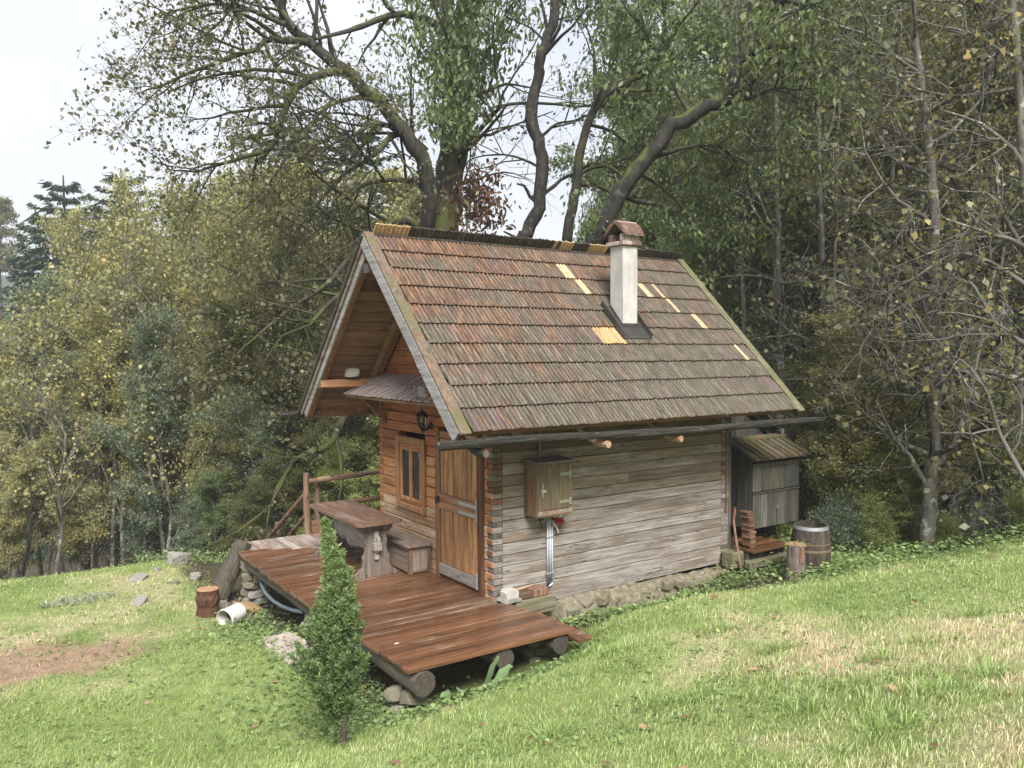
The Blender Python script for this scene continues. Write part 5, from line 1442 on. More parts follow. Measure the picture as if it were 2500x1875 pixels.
class Tree:
    def __init__(s, seed):
        s.rng = random.Random(seed); s.np = np.random.default_rng(seed)
        s.tubes, s.leaf = [], []
    def rv(s):
        g = s.rng.gauss
        return norm(np.array([g(0, 1), g(0, 1), g(0, 1)]))
    def limb(s, pts, r0, r1, lvl=0, P=None, fine=3):
        """a traced limb: points smoothed, then clothed with random branches"""
        pts = np.array(pts, float)
        n_ = len(pts); q = []
        for i in range(n_ - 1):
            p0, p1, p2, p3 = pts[max(i - 1, 0)], pts[i], pts[i + 1], pts[min(i + 2, n_ - 1)]
            for t in np.linspace(0, 1, fine, endpoint=False):
                q.append(0.5 * ((2 * p1) + (-p0 + p2) * t + (2 * p0 - 5 * p1 + 4 * p2 - p3) * t * t + (-p0 + 3 * p1 - 3 * p2 + p3) * t ** 3))
        q.append(pts[-1]); q = np.array(q)
        q[1:-1] += s.np.normal(0, 1, (len(q) - 2, 3)) * r0 * 0.12
        rad = np.linspace(r0, r1, len(q)) * (1 + s.np.normal(0, 0.04, len(q)))
        s.tubes.append((q, rad, 7 if r0 > 0.08 else 5))
        if P: s.clothe(q, rad, lvl, P)
    def clothe(s, q, rad, lvl, P):
        L = np.linalg.norm(np.diff(q, axis=0), axis=1).sum()
        k = P['kids'][min(lvl, len(P['kids']) - 1)]
        k = int(k * L) if P.get('per_m') else k
        st = P['start'][min(lvl, len(P['start']) - 1)]
        for j in range(k):
            t = st + (1 - st) * (j + s.rng.random()) / max(k, 1)
            f = t * (len(q) - 1); i = min(int(f), len(q) - 2); u = f - i
            pos = q[i] * (1 - u) + q[i + 1] * u
            d = norm(q[i + 1] - q[i])
            side = norm(np.cross(d, s.rv()))
            ang = R(s.rng.uniform(*P['ang']))
            nd_ = norm(d * math.cos(ang) + side * math.sin(ang) + np.array([0, 0, P['up']]))
            ln = P['len'][min(lvl, len(P['len']) - 1)] * s.rng.uniform(0.6, 1.25) * (1.15 - 0.55 * t)
            s.grow(pos, nd_, ln, max(min(rad[i] * 0.62, ln * 0.028), 0.004), lvl + 1, P)
    def grow(s, p, d, L, r, lvl, P):
        n_ = 5 if lvl < 3 else 3
        pts = [p]
        for i in range(n_):
            d = norm(d + s.rv() * P['wig'] + np.array([0, 0, P['trop'][min(lvl, len(P['trop']) - 1)]]))
            p = p + d * L / n_
            pts.append(p)
        q = np.array(pts); rad = np.linspace(r, r * 0.28, n_ + 1)
        if r > P.get('rmin', 0.0): s.tubes.append((q, rad, 5 if lvl <= 1 else 3))
        if lvl < P['max']: s.clothe(q, rad, lvl, P)
        if lvl >= P['leaf_lvl']:
            m = P['leaf_n'] * L
            m = int(m) + (1 if s.rng.random() < m - int(m) else 0)
            if m:
                t = s.np.random(m) ** 0.7 * n_
                i = np.minimum(t.astype(int), n_ - 1); u = (t - i)[:, None]
                pos = q[i] * (1 - u) + q[i + 1] * u
                s.leaf.append(pos + s.np.normal(0, P['spread'], (m, 3)) * np.array([1, 1, 0.8]))
    def wood_mesh(s, name):
        V, F, b = [], [], 0
        for q, rad, sides in s.tubes:
            v = ring_verts(np.asarray(q, float), np.asarray(rad, float), sides)
            n_ = len(q)
            i, k = np.meshgrid(np.arange(n_ - 1), np.arange(sides), indexing='ij')
            a = (i * sides + k).ravel(); c = (i * sides + (k + 1) % sides).ravel()
            F.append(np.c_[a, c, c + sides, a + sides] + b); V.append(v); b += len(v)
        return np_mesh(name, np.vstack(V), np.vstack(F), True)
    def leaf_mesh(s, name, ln=0.09, wd=0.055, droop=0.45, var=0.35, keep=None):
        P_ = np.vstack(s.leaf)
        if keep is not None and len(P_) > keep: P_ = P_[s.np.choice(len(P_), keep, False)]
        return leaf_cards(name, P_, s.np, ln, wd, droop, var)

def leaf_cards(name, P_, rg, ln, wd, droop, var, axis=None):
    n_ = len(P_)
    a = rg.normal(0, 1, (n_, 3)); a[:, 2] -= droop * 1.6
    if axis is not None: a = a * 0.45 + axis
    a /= np.linalg.norm(a, axis=1)[:, None] + 1e-9
    b = np.cross(a, rg.normal(0, 1, (n_, 3))); b /= np.linalg.norm(b, axis=1)[:, None] + 1e-9
    c = np.cross(a, b)
    sc = (1 + rg.normal(0, var, n_)).clip(0.45, 1.9)[:, None]
    l, w = ln * sc, wd * sc * (1 + rg.normal(0, 0.15, n_))[:, None]
    fold = c * w * 0.22
    V = np.stack([P_ - a * l * 0.5, P_ + b * w * 0.5 + fold + a * l * rg.uniform(-0.12, 0.08, (n_, 1)), P_ + a * l * 0.5, P_ - b * w * 0.5 + fold + a * l * rg.uniform(-0.12, 0.08, (n_, 1))], 1)
    F = np.arange(n_ * 4).reshape(n_, 4)
    return np_mesh(name, V.reshape(-1, 3), F)

def tree_obj(name, T, wood_mat, leaf_mat, label, cat='tree', group=None, loc=None, ln=0.09, wd=0.055, droop=0.45, keep=None, crown='crown', meshes=None):
    base = np.array(loc if loc is not None else T.tubes[0][0][0])
    e = empty(name, tuple(base), label, cat, group)
    if meshes is None:
        wm = T.wood_mesh('trunk'); wm.materials.append(wood_mat)
        o = bpy.data.objects.new('trunk', wm); COL.objects.link(o); o.parent = e; o.location = -Vector(base) if loc is None else (0, 0, 0)
        if T.leaf:
            lm = T.leaf_mesh(crown, ln, wd, droop, keep=keep); lm.materials.append(leaf_mat)
            o = bpy.data.objects.new(crown, lm); COL.objects.link(o); o.parent = e; o.location = -Vector(base) if loc is None else (0, 0, 0)
    return e

def copy_tree(src, loc, rz, sc, label, group, leaf=None):
    c = src.copy(); COL.objects.link(c); c.location = loc; c.rotation_euler = (0, 0, rz); c.scale = sc
    c['label'] = label; c['group'] = group
    for ch_ in list(src.children):
        k = ch_.copy(); COL.objects.link(k); k.parent = c
        if leaf is not None and k.name.startswith('crown'):
            k.material_slots[0].link = 'OBJECT'; k.material_slots[0].material = leaf
    return c

def ground_at(px, d):
    """ground point straight below the sight line of a pixel column at that depth"""
    q = at(px, 861, d); return q[0], q[1], gz(q[0], q[1])

# ------------------------------------------------------------------ prototype trees
def broadleaf(seed, h, spread, leaf_n, slim=1.0, multi=1, ang=(32, 66), up=0.14, start=0.16, kids=15):
    T = Tree(seed); r_ = T.rng
    P = dict(kids=[kids, 6, 5, 0], start=[start, 0.2, 0.15], ang=ang, up=up, len=[h * 0.30 * spread, h * 0.125 * spread, h * 0.06], trop=[0.03, 0.05, 0.02, -0.02],
             wig=0.2, max=3, leaf_lvl=2, leaf_n=leaf_n, spread=0.13, rmin=0.0035)
    for m in range(multi):
        p = np.array([r_.uniform(-.25, .25) * (multi > 1), r_.uniform(-.25, .25) * (multi > 1), -0.6])
        a = r_.uniform(0, 6.28); tilt = 0.16 * (multi > 1)
        pts = [p]
        d = norm(np.array([math.cos(a) * tilt, math.sin(a) * tilt, 1]))
        n_ = 8
        for i in range(n_):
            d = norm(d + T.rv() * 0.09 + np.array([0, 0, 0.08])); p = p + d * h * (1 if m == 0 else 0.85) / n_; pts.append(p)
        T.limb(pts, 0.0135 * h * slim, 0.012, 0, P, 2)
    return T

def spruce(seed, h, dens=1.0):
    T = Tree(seed); r_ = T.rng
    T.tubes.append((np.array([[0, 0, -0.6], [0.03, 0, h * 0.3], [0, 0.04, h * 0.7], [0, 0, h]]), np.array([0.017, 0.014, 0.008, 0.002]) * h, 7))
    pos, ax = [], []
    z = h * 0.06
    while z < h * 0.985:
        t = z / h
        n_ = 6 if t < 0.8 else 4
        a0 = r_.uniform(0, 6.28)
        for k in range(n_):
            a = a0 + 6.28 * k / n_ + r_.uniform(-.3, .3)
            L = (0.05 + 0.235 * (1 - t) ** 0.85) * h * r_.uniform(0.75, 1.1)
            pts = []
            for i in range(6):
                s_ = i / 5
                pts.append((math.cos(a) * L * s_, math.sin(a) * L * s_, z - L * 0.38 * s_ + L * 0.26 * s_ * s_ * s_ + L * (0.25 if t > 0.85 else 0) * s_))
            q = np.array(pts)
            T.tubes.append((q, np.linspace(0.006 * L + 0.004, 0.003, 6), 3))
            m = int((26 + 60 * L / h / 0.28) * dens)
            s_ = T.np.random(m) ** 0.75
            f = s_ * 5; i = np.minimum(f.astype(int), 4); u = (f - i)[:, None]
            c = q[i] * (1 - u) + q[i + 1] * u
            lat = T.np.normal(0, 1, m) * (0.05 + 0.15 * L * (1 - s_ * 0.6))
            side = np.array([-math.sin(a), math.cos(a), 0])
            c = c + side[None, :] * lat[:, None]
            c[:, 2] -= np.abs(lat) * 0.3 + T.np.random(m) * 0.10 * (1 - t * 0.4)
            pos.append(c)
            d = np.array([math.cos(a), math.sin(a), -0.55])
            ax.append(d[None, :] + side[None, :] * np.sign(lat)[:, None] * 0.7 + T.np.normal(0, 0.2, (m, 3)))
        z += h * 0.030 * r_.uniform(0.8, 1.2)
    T.leaf = [np.vstack(pos)]; T.ax = np.vstack(ax)
    return T

# ------------------------------------------------------------------ trees of the wood
protos = {}
def proto_tree(key, T, bark_m, leaf_m, ln, wd, droop=0.45, keep=None, needles=False):
    wm = T.wood_mesh('trunk'); wm.materials.append(bark_m)
    P_ = np.vstack(T.leaf)
    if needles: lm = leaf_cards('crown', P_, T.np, ln, wd, 0.3, 0.3, T.ax * 1.6)
    else: lm = T.leaf_mesh('crown', ln, wd, droop, keep=keep)
    lm.materials.append(leaf_m)
    protos[key] = (wm, lm)
    return len(P_)
NPROTO = []
NPROTO.append(proto_tree('maple1', broadleaf(3, 11, 0.8, 125, 0.8), M['bark_gray'], M['leaf_yellow'], 0.088, 0.07))
NPROTO.append(proto_tree('maple2', broadleaf(8, 11, 0.85, 46, 0.9, 2), M['bark_gray'], M['leaf_bluegreen'], 0.095, 0.065))
NPROTO.append(proto_tree('ash', broadleaf(15, 12, 0.75, 100, 0.8), M['bark_gray'], M['leaf_olive'], 0.09, 0.05, 0.8))
NPROTO.append(proto_tree('slim1', broadleaf(33, 13, 0.55, 62, 0.6, 1, (16, 42), 0.2, 0.3, 22), M['bark_gray'], M['leaf_yellow'], 0.085, 0.066))
NPROTO.append(proto_tree('slim2', broadleaf(38, 13, 0.6, 46, 0.6, 2, (14, 45), 0.18, 0.28, 16), M['bark_gray'], M['leaf_yellow'], 0.085, 0.062))
NPROTO.append(proto_tree('bush1', broadleaf(21, 2.6, 1.9, 55, 0.7, 5), M['twig'], M['leaf_bush'], 0.052, 0.038))
NPROTO.append(proto_tree('bush2', broadleaf(27, 2.2, 2.2, 50, 0.7, 6), M['twig'], M['leaf_bluegreen'], 0.055, 0.036))
NPROTO.append(proto_tree('spruce1', spruce(5, 15, 1.9), M['bark_brown'], M['needle'], 0.30, 0.07, needles=True))
NPROTO.append(proto_tree('spruce2', spruce(9, 13, 1.7), M['bark_brown'], M['needle'], 0.30, 0.075, needles=True))

def plant(key, name, px, d, top_py, label, group, h0, leaf=None, cat='tree', rz=None, wide=1.0, sink=0.0, base=None):
    """puts a tree at the pixel column px, depth d, so that its top stands at row top_py"""
    x, y, z = base or ground_at(px, d)
    z -= sink
    top = CAM[2] + d * (861 - top_py) / FPX
    s_ = (top - z) / h0
    r_ = random.Random(int(px * 13 + d * 7))
    wm, lm = protos[key]
    e = empty(name, (x, y, z), label, cat, group)
    e.rotation_euler = (0, 0, r_.uniform(0, 6.28) if rz is None else rz); e.scale = (s_ * wide, s_ * wide, s_)
    o = bpy.data.objects.new('trunk', wm); COL.objects.link(o); o.parent = e
    o = bpy.data.objects.new('crown', lm); COL.objects.link(o); o.parent = e
    if leaf is not None:
        o.material_slots[0].link = 'OBJECT'; o.material_slots[0].material = leaf
    return e
G1 = 'autumn trees of the wood beyond the left lawn'
LB = {'y': 'yellow turning maple in the wood beyond the left lawn', 'b': 'blue green broadleaf tree among the yellowing maples', 'o': 'olive green ash tree in the wood beyond the left lawn'}
left = []
_r = random.Random(12)
sil = [(-80, 840), (0, 830), (60, 780), (110, 720), (170, 640), (240, 530), (320, 500), (400, 470), (470, 520), (540, 470), (620, 420), (700, 430), (760, 400), (830, 430), (900, 420), (980, 500)]
for px in range(-70, 980, 38):          # back rows
    tp = np.interp(px, [q[0] for q in sil], [q[1] for q in sil]) + _r.uniform(-25, 110)
    c_ = 'o' if px > 640 and _r.random() < 0.7 else ('b' if _r.random() < 0.3 else 'y')
    left.append((px + _r.uniform(-16, 16), _r.uniform(24, 31), tp, _r.choice(['slim1', 'slim2', 'slim2', 'maple2', 'ash']), c_))
for px in range(-60, 930, 68):          # front row, lower
    tp = np.interp(px, [q[0] for q in sil], [q[1] for q in sil]) + _r.uniform(130, 420)
    c_ = 'o' if px > 600 and _r.random() < 0.6 else ('b' if _r.random() < 0.3 else 'y')
    left.append((px + _r.uniform(-20, 20), _r.uniform(19.5, 23), tp, _r.choice(['slim1', 'slim2', 'ash']), c_))
LF = {'y': M['leaf_yellow'], 'b': M['leaf_bluegreen'], 'o': M['leaf_olive']}
def left_label(lf_, tp, d):
    h_ = 'tall' if tp < 530 else ('middle-sized' if tp < 790 else 'low')
    w_ = 'in the back row of the left wood' if d >= 27 else ('at the front of the left wood' if d <= 21 else 'inside the left wood')
    return h_ + ' ' + {'y': 'yellow turning maple', 'b': 'blue green broadleaf tree', 'o': 'olive green ash tree'}[lf_] + ' ' + w_
for i, (px, d, tp, key, lf_) in enumerate(left):
    h0 = {'maple1': 11.3, 'maple2': 11.3, 'ash': 12.0, 'slim1': 13.4, 'slim2': 13.4}[key]
    plant(key, {'y': 'maple_tree', 'b': 'broadleaf_tree', 'o': 'ash_tree'}[lf_], px, d, tp, left_label(lf_, tp, d), G1, h0, LF[lf_], wide={'slim1': 1.0, 'slim2': 1.0, 'maple2': 0.75, 'ash': 0.8}[key] * (1.0 if tp < 700 else 1.2))
G2 = 'spruces standing behind the autumn trees'
for px, d, tp, key in ((165, 48, 428, 'spruce1'), (305, 50, 412, 'spruce1'), (120, 45, 520, 'spruce2'), (85, 46, 610, 'spruce2'), (250, 47, 500, 'spruce2'), (200, 44, 560, 'spruce1'), (225, 55, 560, 'spruce2'), (60, 60, 720, 'spruce1'), (400, 52, 560, 'spruce2'), (30, 90, 760, 'spruce2'), (60, 100, 770, 'spruce1'), (10, 110, 775, 'spruce2'), (100, 95, 780, 'spruce1'), (-20, 70, 790, 'spruce2')):
    plant(key, 'spruce_tree', px, d, tp, ('spiky tall spruce' if tp < 450 else 'far small spruce' if d > 65 else 'lower dark spruce') + ' rising behind the autumn trees', G2, 15.0 if key == 'spruce1' else 13.0)
# tall larch at the picture's left margin: a bare pole with a thin crown
lx, ly, lz = ground_at(2, 75)
T = Tree(77)
htop = CAM[2] + 75 * (861 - 470) / FPX - lz
T.tubes.append((np.array([[0, 0, -1], [0.1, 0, htop * 0.5], [0, 0.1, htop]]), np.array([0.30, 0.22, 0.05]), 7))
pp = []
for k in range(90):
    z = htop * T.rng.uniform(0.72, 0.985); a = T.rng.uniform(0, 6.28); L = (htop - z) * 0.32 + 0.9
    q = np.array([[0, 0, z], [math.cos(a) * L * 0.5, math.sin(a) * L * 0.5, z - 0.15], [math.cos(a) * L, math.sin(a) * L, z + 0.05]])
    T.tubes.append((q, np.array([0.05, 0.03, 0.01]), 3))
    t = T.np.random((60, 1)); pp.append(q[0] * (1 - t) + q[2] * t + T.np.normal(0, 0.16, (60, 3)))
T.leaf = [np.vstack(pp)]
tree_obj('larch_tree', T, M['bark_brown'], M['leaf_olive'], 'tall bare-stemmed larch with thin crown far behind the lawn', loc=(lx, ly, lz), ln=0.4, wd=0.1, droop=0.6)

# the wood behind and right of the cabin
def beside(px):
    for lim, ph in ((1560, 'left of the leaning cherry stem'), (1690, 'behind the leaning cherry stem'), (1790, 'behind the chimney side'), (1880, 'behind the thin grey stem'), (1960, 'behind the slim straight stem'), (2070, 'behind the storage cupboard'), (2190, 'between the cupboard and the pale trunk'), (2280, 'behind the pale lichen trunk'), (2370, 'behind the dark mossy trunk'), (2470, 'behind the bare boughs')):
        if px < lim: return ph.replace('left of', 'next to')
    return 'beyond the bare boughs'
G3 = 'dark spruces behind the cabin'
for px, d, tp, key in ((1660, 30, 120, 'spruce1'), (1830, 27, -40, 'spruce1'), (2010, 30, 30, 'spruce2'), (2150, 26, -120, 'spruce1'), (2330, 30, 60, 'spruce1'), (2480, 26, -60, 'spruce2'), (1930, 36, 60, 'spruce1'),
                       (2230, 36, -20, 'spruce2'), (2420, 38, 20, 'spruce1'), (1740, 38, 160, 'spruce2'), (2580, 30, 40, 'spruce1'), (1570, 36, 330, 'spruce2'), (2060, 23, 240, 'spruce2'), (2400, 22, 200, 'spruce2'),
                       (870, 33, 300, 'spruce1'), (720, 35, 300, 'spruce2'), (980, 36, 420, 'spruce2')):
    plant(key, 'spruce_tree', px, d, tp, ('distant dark spruce ' if d >= 36 else 'small dark spruce ' if tp > 150 else 'tall dark spruce ') + beside(px) if px > 1500 else 'dark spruce half hidden behind the big old tree', G3 if px > 1500 else 'spruces behind the big old tree', 15.0 if key == 'spruce1' else 13.0, wide=1.15)
G4 = 'green broadleaf trees on the slope behind the cabin'
for px, d, tp, key, lf_ in ((1580, 23, 60, 'ash', 'leaf_green'), (1720, 21, -80, 'ash', 'leaf_green'), (1850, 20, -60, 'ash', 'leaf_green'), (1660, 26, 120, 'maple2', 'leaf_green'), (1490, 27, 440, 'ash', 'leaf_green'), (1790, 18, 330, 'ash', 'leaf_green')):
    plant(key, 'ash_tree', px, d, tp, ('tall' if tp < 0 else 'lower' if tp > 200 else 'medium') + ' green leaved ash tree ' + beside(px), G4, 12.0 if key == 'ash' else 11.3, M[lf_])
G5 = 'thinly leaved trees on the right slope'
for px, d, tp, key, lf_ in ((2030, 18, -60, 'ash', 'leaf_olive'), (2160, 17, -80, 'maple2', 'leaf_olive'), (2300, 19, -100, 'ash', 'leaf_olive'), (2440, 16, -60, 'ash', 'leaf_olive'), (2560, 15, -40, 'maple2', 'leaf_olive')):
    plant(key, 'ash_tree', px, d, tp, 'thinly leaved olive tree ' + beside(px), G5, 12.0 if key == 'ash' else 11.3, M[lf_], wide=0.9)

print('leaves per prototype', NPROTO)
# ---- hero trees, limbs laid out by hand ------------------------------------------
def A(lst, d0, d1=None, wob=0.25, seed=0):
    """pixel path with depth running from d0 to d1"""
    r_ = random.Random(seed); d1 = d0 if d1 is None else d1
    n_ = len(lst)
    return [at(p[0], p[1], d0 + (d1 - d0) * i / max(n_ - 1, 1) + r_.uniform(-wob, wob) * (0 if i == 0 else 1)) for i, p in enumerate(lst)]
PB = dict(kids=[2.6, 3, 4, 0], per_m=False, start=[0.1, 0.2, 0.1], ang=(28, 70), up=0.10, len=[2.1, 1.05, 0.55], trop=[0.0, 0.03, 0.0, -0.03], wig=0.24, max=3, leaf_lvl=2, leaf_n=13, spread=0.08, rmin=0.0)
PL = dict(PB, kids=[14, 6, 4, 0], leaf_n=13)
def rooted(px, d, lst):
    x, y, z = ground_at(px, d)
    return [np.array([x, y, z - 0.5])] + lst
# big old lime with two stems
D1 = 17.5
T = Tree(101)
P1 = dict(PL, kids=[11, 6, 5, 0], len=[2.3, 1.1, 0.5], leaf_n=15)
T.limb(rooted(1052, D1, A([(1047, 640), (1046, 564), (1045, 420), (987, 325), (897, 224), (842, 173), (752, 101), (698, 47), (690, -60), (660, -160)], D1, D1 - 2.5, 0.1)), 0.22, 0.05, 0, dict(P1, start=[0.55]))
T.limb(A([(755, 103), (662, 94), (625, 119), (524, 155), (408, 203), (347, 225)], D1 - 1.8, D1 - 3), 0.075, 0.012, 0, P1)
T.limb(A([(842, 173), (770, 188), (709, 235), (683, 307), (662, 362), (571, 390), (481, 419), (408, 412)], D1 - 1.5, D1 - 2.5), 0.095, 0.012, 0, P1)
T.limb(A([(698, 60), (600, 20), (500, 10), (390, 40)], D1 - 2.3, D1 - 3.2), 0.06, 0.012, 0, P1)
T.limb(A([(720, 70), (640, -30), (520, -70), (420, -60)], D1 - 2.3, D1 - 1), 0.06, 0.012, 0, P1)
T.limb(A([(1040, 370), (1000, 335), (960, 330), (910, 380), (850, 420), (790, 480), (740, 560), (690, 640)], D1, D1 - 2.2), 0.085, 0.015, 0, dict(P1, kids=[12, 5, 4, 0]))
T.limb(A([(1045, 480), (1010, 445), (950, 440), (880, 455), (840, 500), (800, 545), (780, 600)], D1, D1 - 1.8), 0.07, 0.012, 0, dict(P1, kids=[10, 5, 4, 0]))
T.limb(A([(985, 330), (930, 300), (880, 320), (800, 360), (730, 420)], D1 - .6, D1 - 2.5), 0.06, 0.012, 0, P1)
T.limb(A([(900, 230), (860, 240), (800, 260), (740, 330), (640, 470), (560, 540)], D1 - 1, D1 - 3), 0.055, 0.012, 0, P1)
T.limb(A([(1046, 560), (960, 540), (880, 600), (800, 690), (700, 760), (620, 830), (560, 880)], D1, D1 - 4.2), 0.085, 0.012, 0, dict(P1, kids=[12, 5, 4, 0]))
T.limb(A([(1050, 600), (900, 760), (860, 960), (840, 1020), (800, 1090), (740, 1110), (690, 1170), (660, 1240)], D1, D1 - 3.0), 0.11, 0.03, 0, dict(P1, kids=[8, 4, 4, 0]))
T.limb(A([(1040, 700), (960, 700), (830, 720), (760, 790), (690, 820), (640, 900)], D1 - 1, D1 - 4), 0.075, 0.012, 0, dict(P1, kids=[10, 5, 4, 0]))
# right stem
T.limb(rooted(1085, D1 + .3, A([(1088, 640), (1092, 520), (1105, 360), (1118, 200), (1130, 0), (1140, -200)], D1 + .3, D1, 0.1)), 0.43, 0.18, 0, dict(P1, start=[0.45], kids=[10, 5, 4, 0]))
T.limb(A([(1112, 385), (1160, 330), (1203, 282), (1246, 253), (1409, 257), (1500, 262)], D1 + .3, D1 - 1.5), 0.07, 0.015, 0, dict(P1, kids=[5, 3, 3, 0], leaf_n=8))
T.limb(A([(1120, 270), (1174, 231), (1235, 206), (1300, 215)], D1 + .3, D1 - 1), 0.06, 0.015, 0, dict(P1, kids=[4, 3, 3, 0], leaf_n=8))
T.limb(A([(1130, 90), (990, 35), (880, 66), (770, 96)], D1 + .2, D1 - 1.6), 0.10, 0.03, 0, dict(P1, kids=[6, 4, 4, 0]))
T.limb(A([(1100, 460), (1160, 440), (1230, 420), (1300, 440)], D1, D1 - 1), 0.035, 0.008, 0, dict(P1, kids=[5, 3, 3, 0], leaf_n=5))
tree_obj('lime_tree', T, M['bark_moss'], M['leaf_silhouette'], 'big old mossy tree with two stems and wide bare limbs behind the cabin', ln=0.072, wd=0.056, droop=0.5, keep=15000)
# hanging green foliage along the right stem (climber)
q = []
for k in range(1900):
    py = NP.uniform(-160, 345); wdt = 30 + 105 * max(0.0, min(1.0, (345 - py) / 330))
    q.append(at(1105 + (345 - py) * 0.06 + NP.normal(0, 0.62) * wdt, py, D1 + NP.uniform(-1.1, 0.7)))
q = np.array(q); q = np.repeat(q, 4, 0) + NP.normal(0, 0.13, (len(q) * 4, 3))
lm = leaf_cards('climber', q, NP, 0.16, 0.06, 1.2, 0.3)
tag(link('climbing_plant', lm, M['leaf_green']), 'curtain of hanging green leaves around the old right stem', 'climber')
# withered brown branch stack next to it
q = np.array([at(1165 + NP.normal(0, 32), 500 + NP.normal(0, 50), D1 - 1 + NP.uniform(-.6, .4)) for k in range(520)])
q = np.repeat(q, 2, 0) + NP.normal(0, 0.1, (1040, 3))
tag(link('withered_shrub', leaf_cards('withered_leaves', q, NP, 0.13, 0.06, 0.8, 0.3), M['leaf_brown']), 'withered brown leaf cluster beside the old tree stems', 'shrub')
# S-shaped stem
D2 = 15.5
T = Tree(102)
P2 = dict(PL, kids=[9, 5, 4, 0], leaf_n=20, start=[0.72], len=[2.0, 1.0, 0.5])
T.limb(rooted(1270, D2, A([(1272, 660), (1285, 570), (1315, 506), (1325, 409), (1318, 344), (1297, 282), (1315, 199), (1318, 145), (1340, 90), (1358, 0), (1375, -120)], D2, D2, 0.06)), 0.145, 0.09, 0, P2)
T.limb(A([(1316, 500), (1295, 480), (1280, 455), (1262, 448)], D2), 0.045, 0.02, 0)
T.limb(A([(1322, 480), (1370, 440), (1410, 420), (1440, 400), (1470, 402), (1510, 425)], D2, D2 - .6), 0.04, 0.015, 0, dict(P2, kids=[3, 3, 3, 0], start=[.3]))
T.limb(A([(1326, 330), (1360, 302), (1400, 295), (1430, 280)], D2, D2 - .5), 0.035, 0.01, 0, dict(P2, kids=[4, 3, 3, 0], start=[.2]))
T.limb(A([(1283, 590), (1260, 580), (1230, 565)], D2), 0.04, 0.018, 0)
T.limb(A([(1318, 410), (1280, 390), (1230, 378), (1170, 382), (1130, 400)], D2, D2 + .6), 0.03, 0.01, 0, dict(P2, kids=[5, 3, 3, 0], start=[.2], leaf_n=6))
tree_obj('cherry_tree', T, M['bark_dark'], M['leaf_green'], 'dark S-shaped cherry stem rising right behind the ridge', ln=0.10, wd=0.045, droop=0.9)
# mossy straight stem
D3 = 15.0
T = Tree(103)
P3 = dict(PL, kids=[9, 6, 4, 0], leaf_n=22, start=[0.5], len=[1.9, 1.0, 0.5])
T.limb(rooted(1372, D3, A([(1375, 660), (1380, 600), (1398, 506), (1409, 434), (1423, 344), (1456, 260), (1499, 217), (1542, 199), (1600, 150), (1650, 80)], D3, D3 - 1, 0.06)), 0.12, 0.04, 0, P3)
T.limb(A([(1412, 430), (1440, 412), (1480, 405), (1515, 425), (1540, 470)], D3, D3 - .7), 0.045, 0.012, 0, dict(P3, kids=[4, 3, 3, 0], start=[.3]))
T.limb(A([(1418, 452), (1450, 448), (1490, 470), (1510, 480)], D3), 0.05, 0.03, 0)
T.limb(A([(1440, 305), (1490, 320), (1530, 350), (1580, 385), (1640, 440)], D3, D3 + 1), 0.04, 0.012, 0, dict(P3, kids=[8, 4, 4, 0], start=[.4]))
tree_obj('cherry_tree', T, M['bark_moss'], M['leaf_green'], 'moss covered cherry stem left of the chimney', ln=0.10, wd=0.045, droop=0.9)
# leaning stem behind the chimney
D4 = 13.6
T = Tree(104)
P4 = dict(PL, kids=[13, 6, 5, 0], leaf_n=20, start=[0.66], len=[2.0, 1.0, 0.5])
T.limb(rooted(1440, D4, A([(1450, 640), (1462, 600), (1506, 481), (1553, 416), (1608, 347), (1669, 289), (1760, 250), (1787, 217), (1801, 152), (1845, 101), (1874, 47), (1917, -10), (1950, -120)], D4, D4 - 1, 0.08)), 0.17, 0.06, 0, P4)
T.limb(A([(1515, 470), (1545, 490), (1590, 495), (1600, 500)], D4), 0.05, 0.03, 0)
T.limb(A([(1600, 380), (1640, 370), (1700, 355), (1760, 360), (1800, 400)], D4, D4 + 1.2), 0.05, 0.012, 0, dict(P4, kids=[7, 5, 4, 0], start=[.5]))
T.limb(A([(1540, 420), (1590, 440), (1640, 480), (1680, 530)], D4, D4 + 1.0), 0.045, 0.012, 0, dict(P4, kids=[7, 5, 4, 0], start=[.5]))
T.limb(A([(1770, 245), (1830, 240), (1890, 215), (1960, 220)], D4 - .6, D4 - 1.4), 0.04, 0.012, 0, dict(P4, kids=[8, 5, 4, 0], start=[.1]))
T.limb(A([(1690, 280), (1650, 220), (1600, 120), (1560, 30), (1540, -60)], D4 - .5, D4 + 1.5), 0.05, 0.012, 0, dict(P4, kids=[12, 5, 4, 0], start=[.3]))
tree_obj('cherry_tree', T, M['bark_dark'], M['leaf_green'], 'leaning dark cherry stem with long limbs behind the chimney', ln=0.10, wd=0.045, droop=0.9)

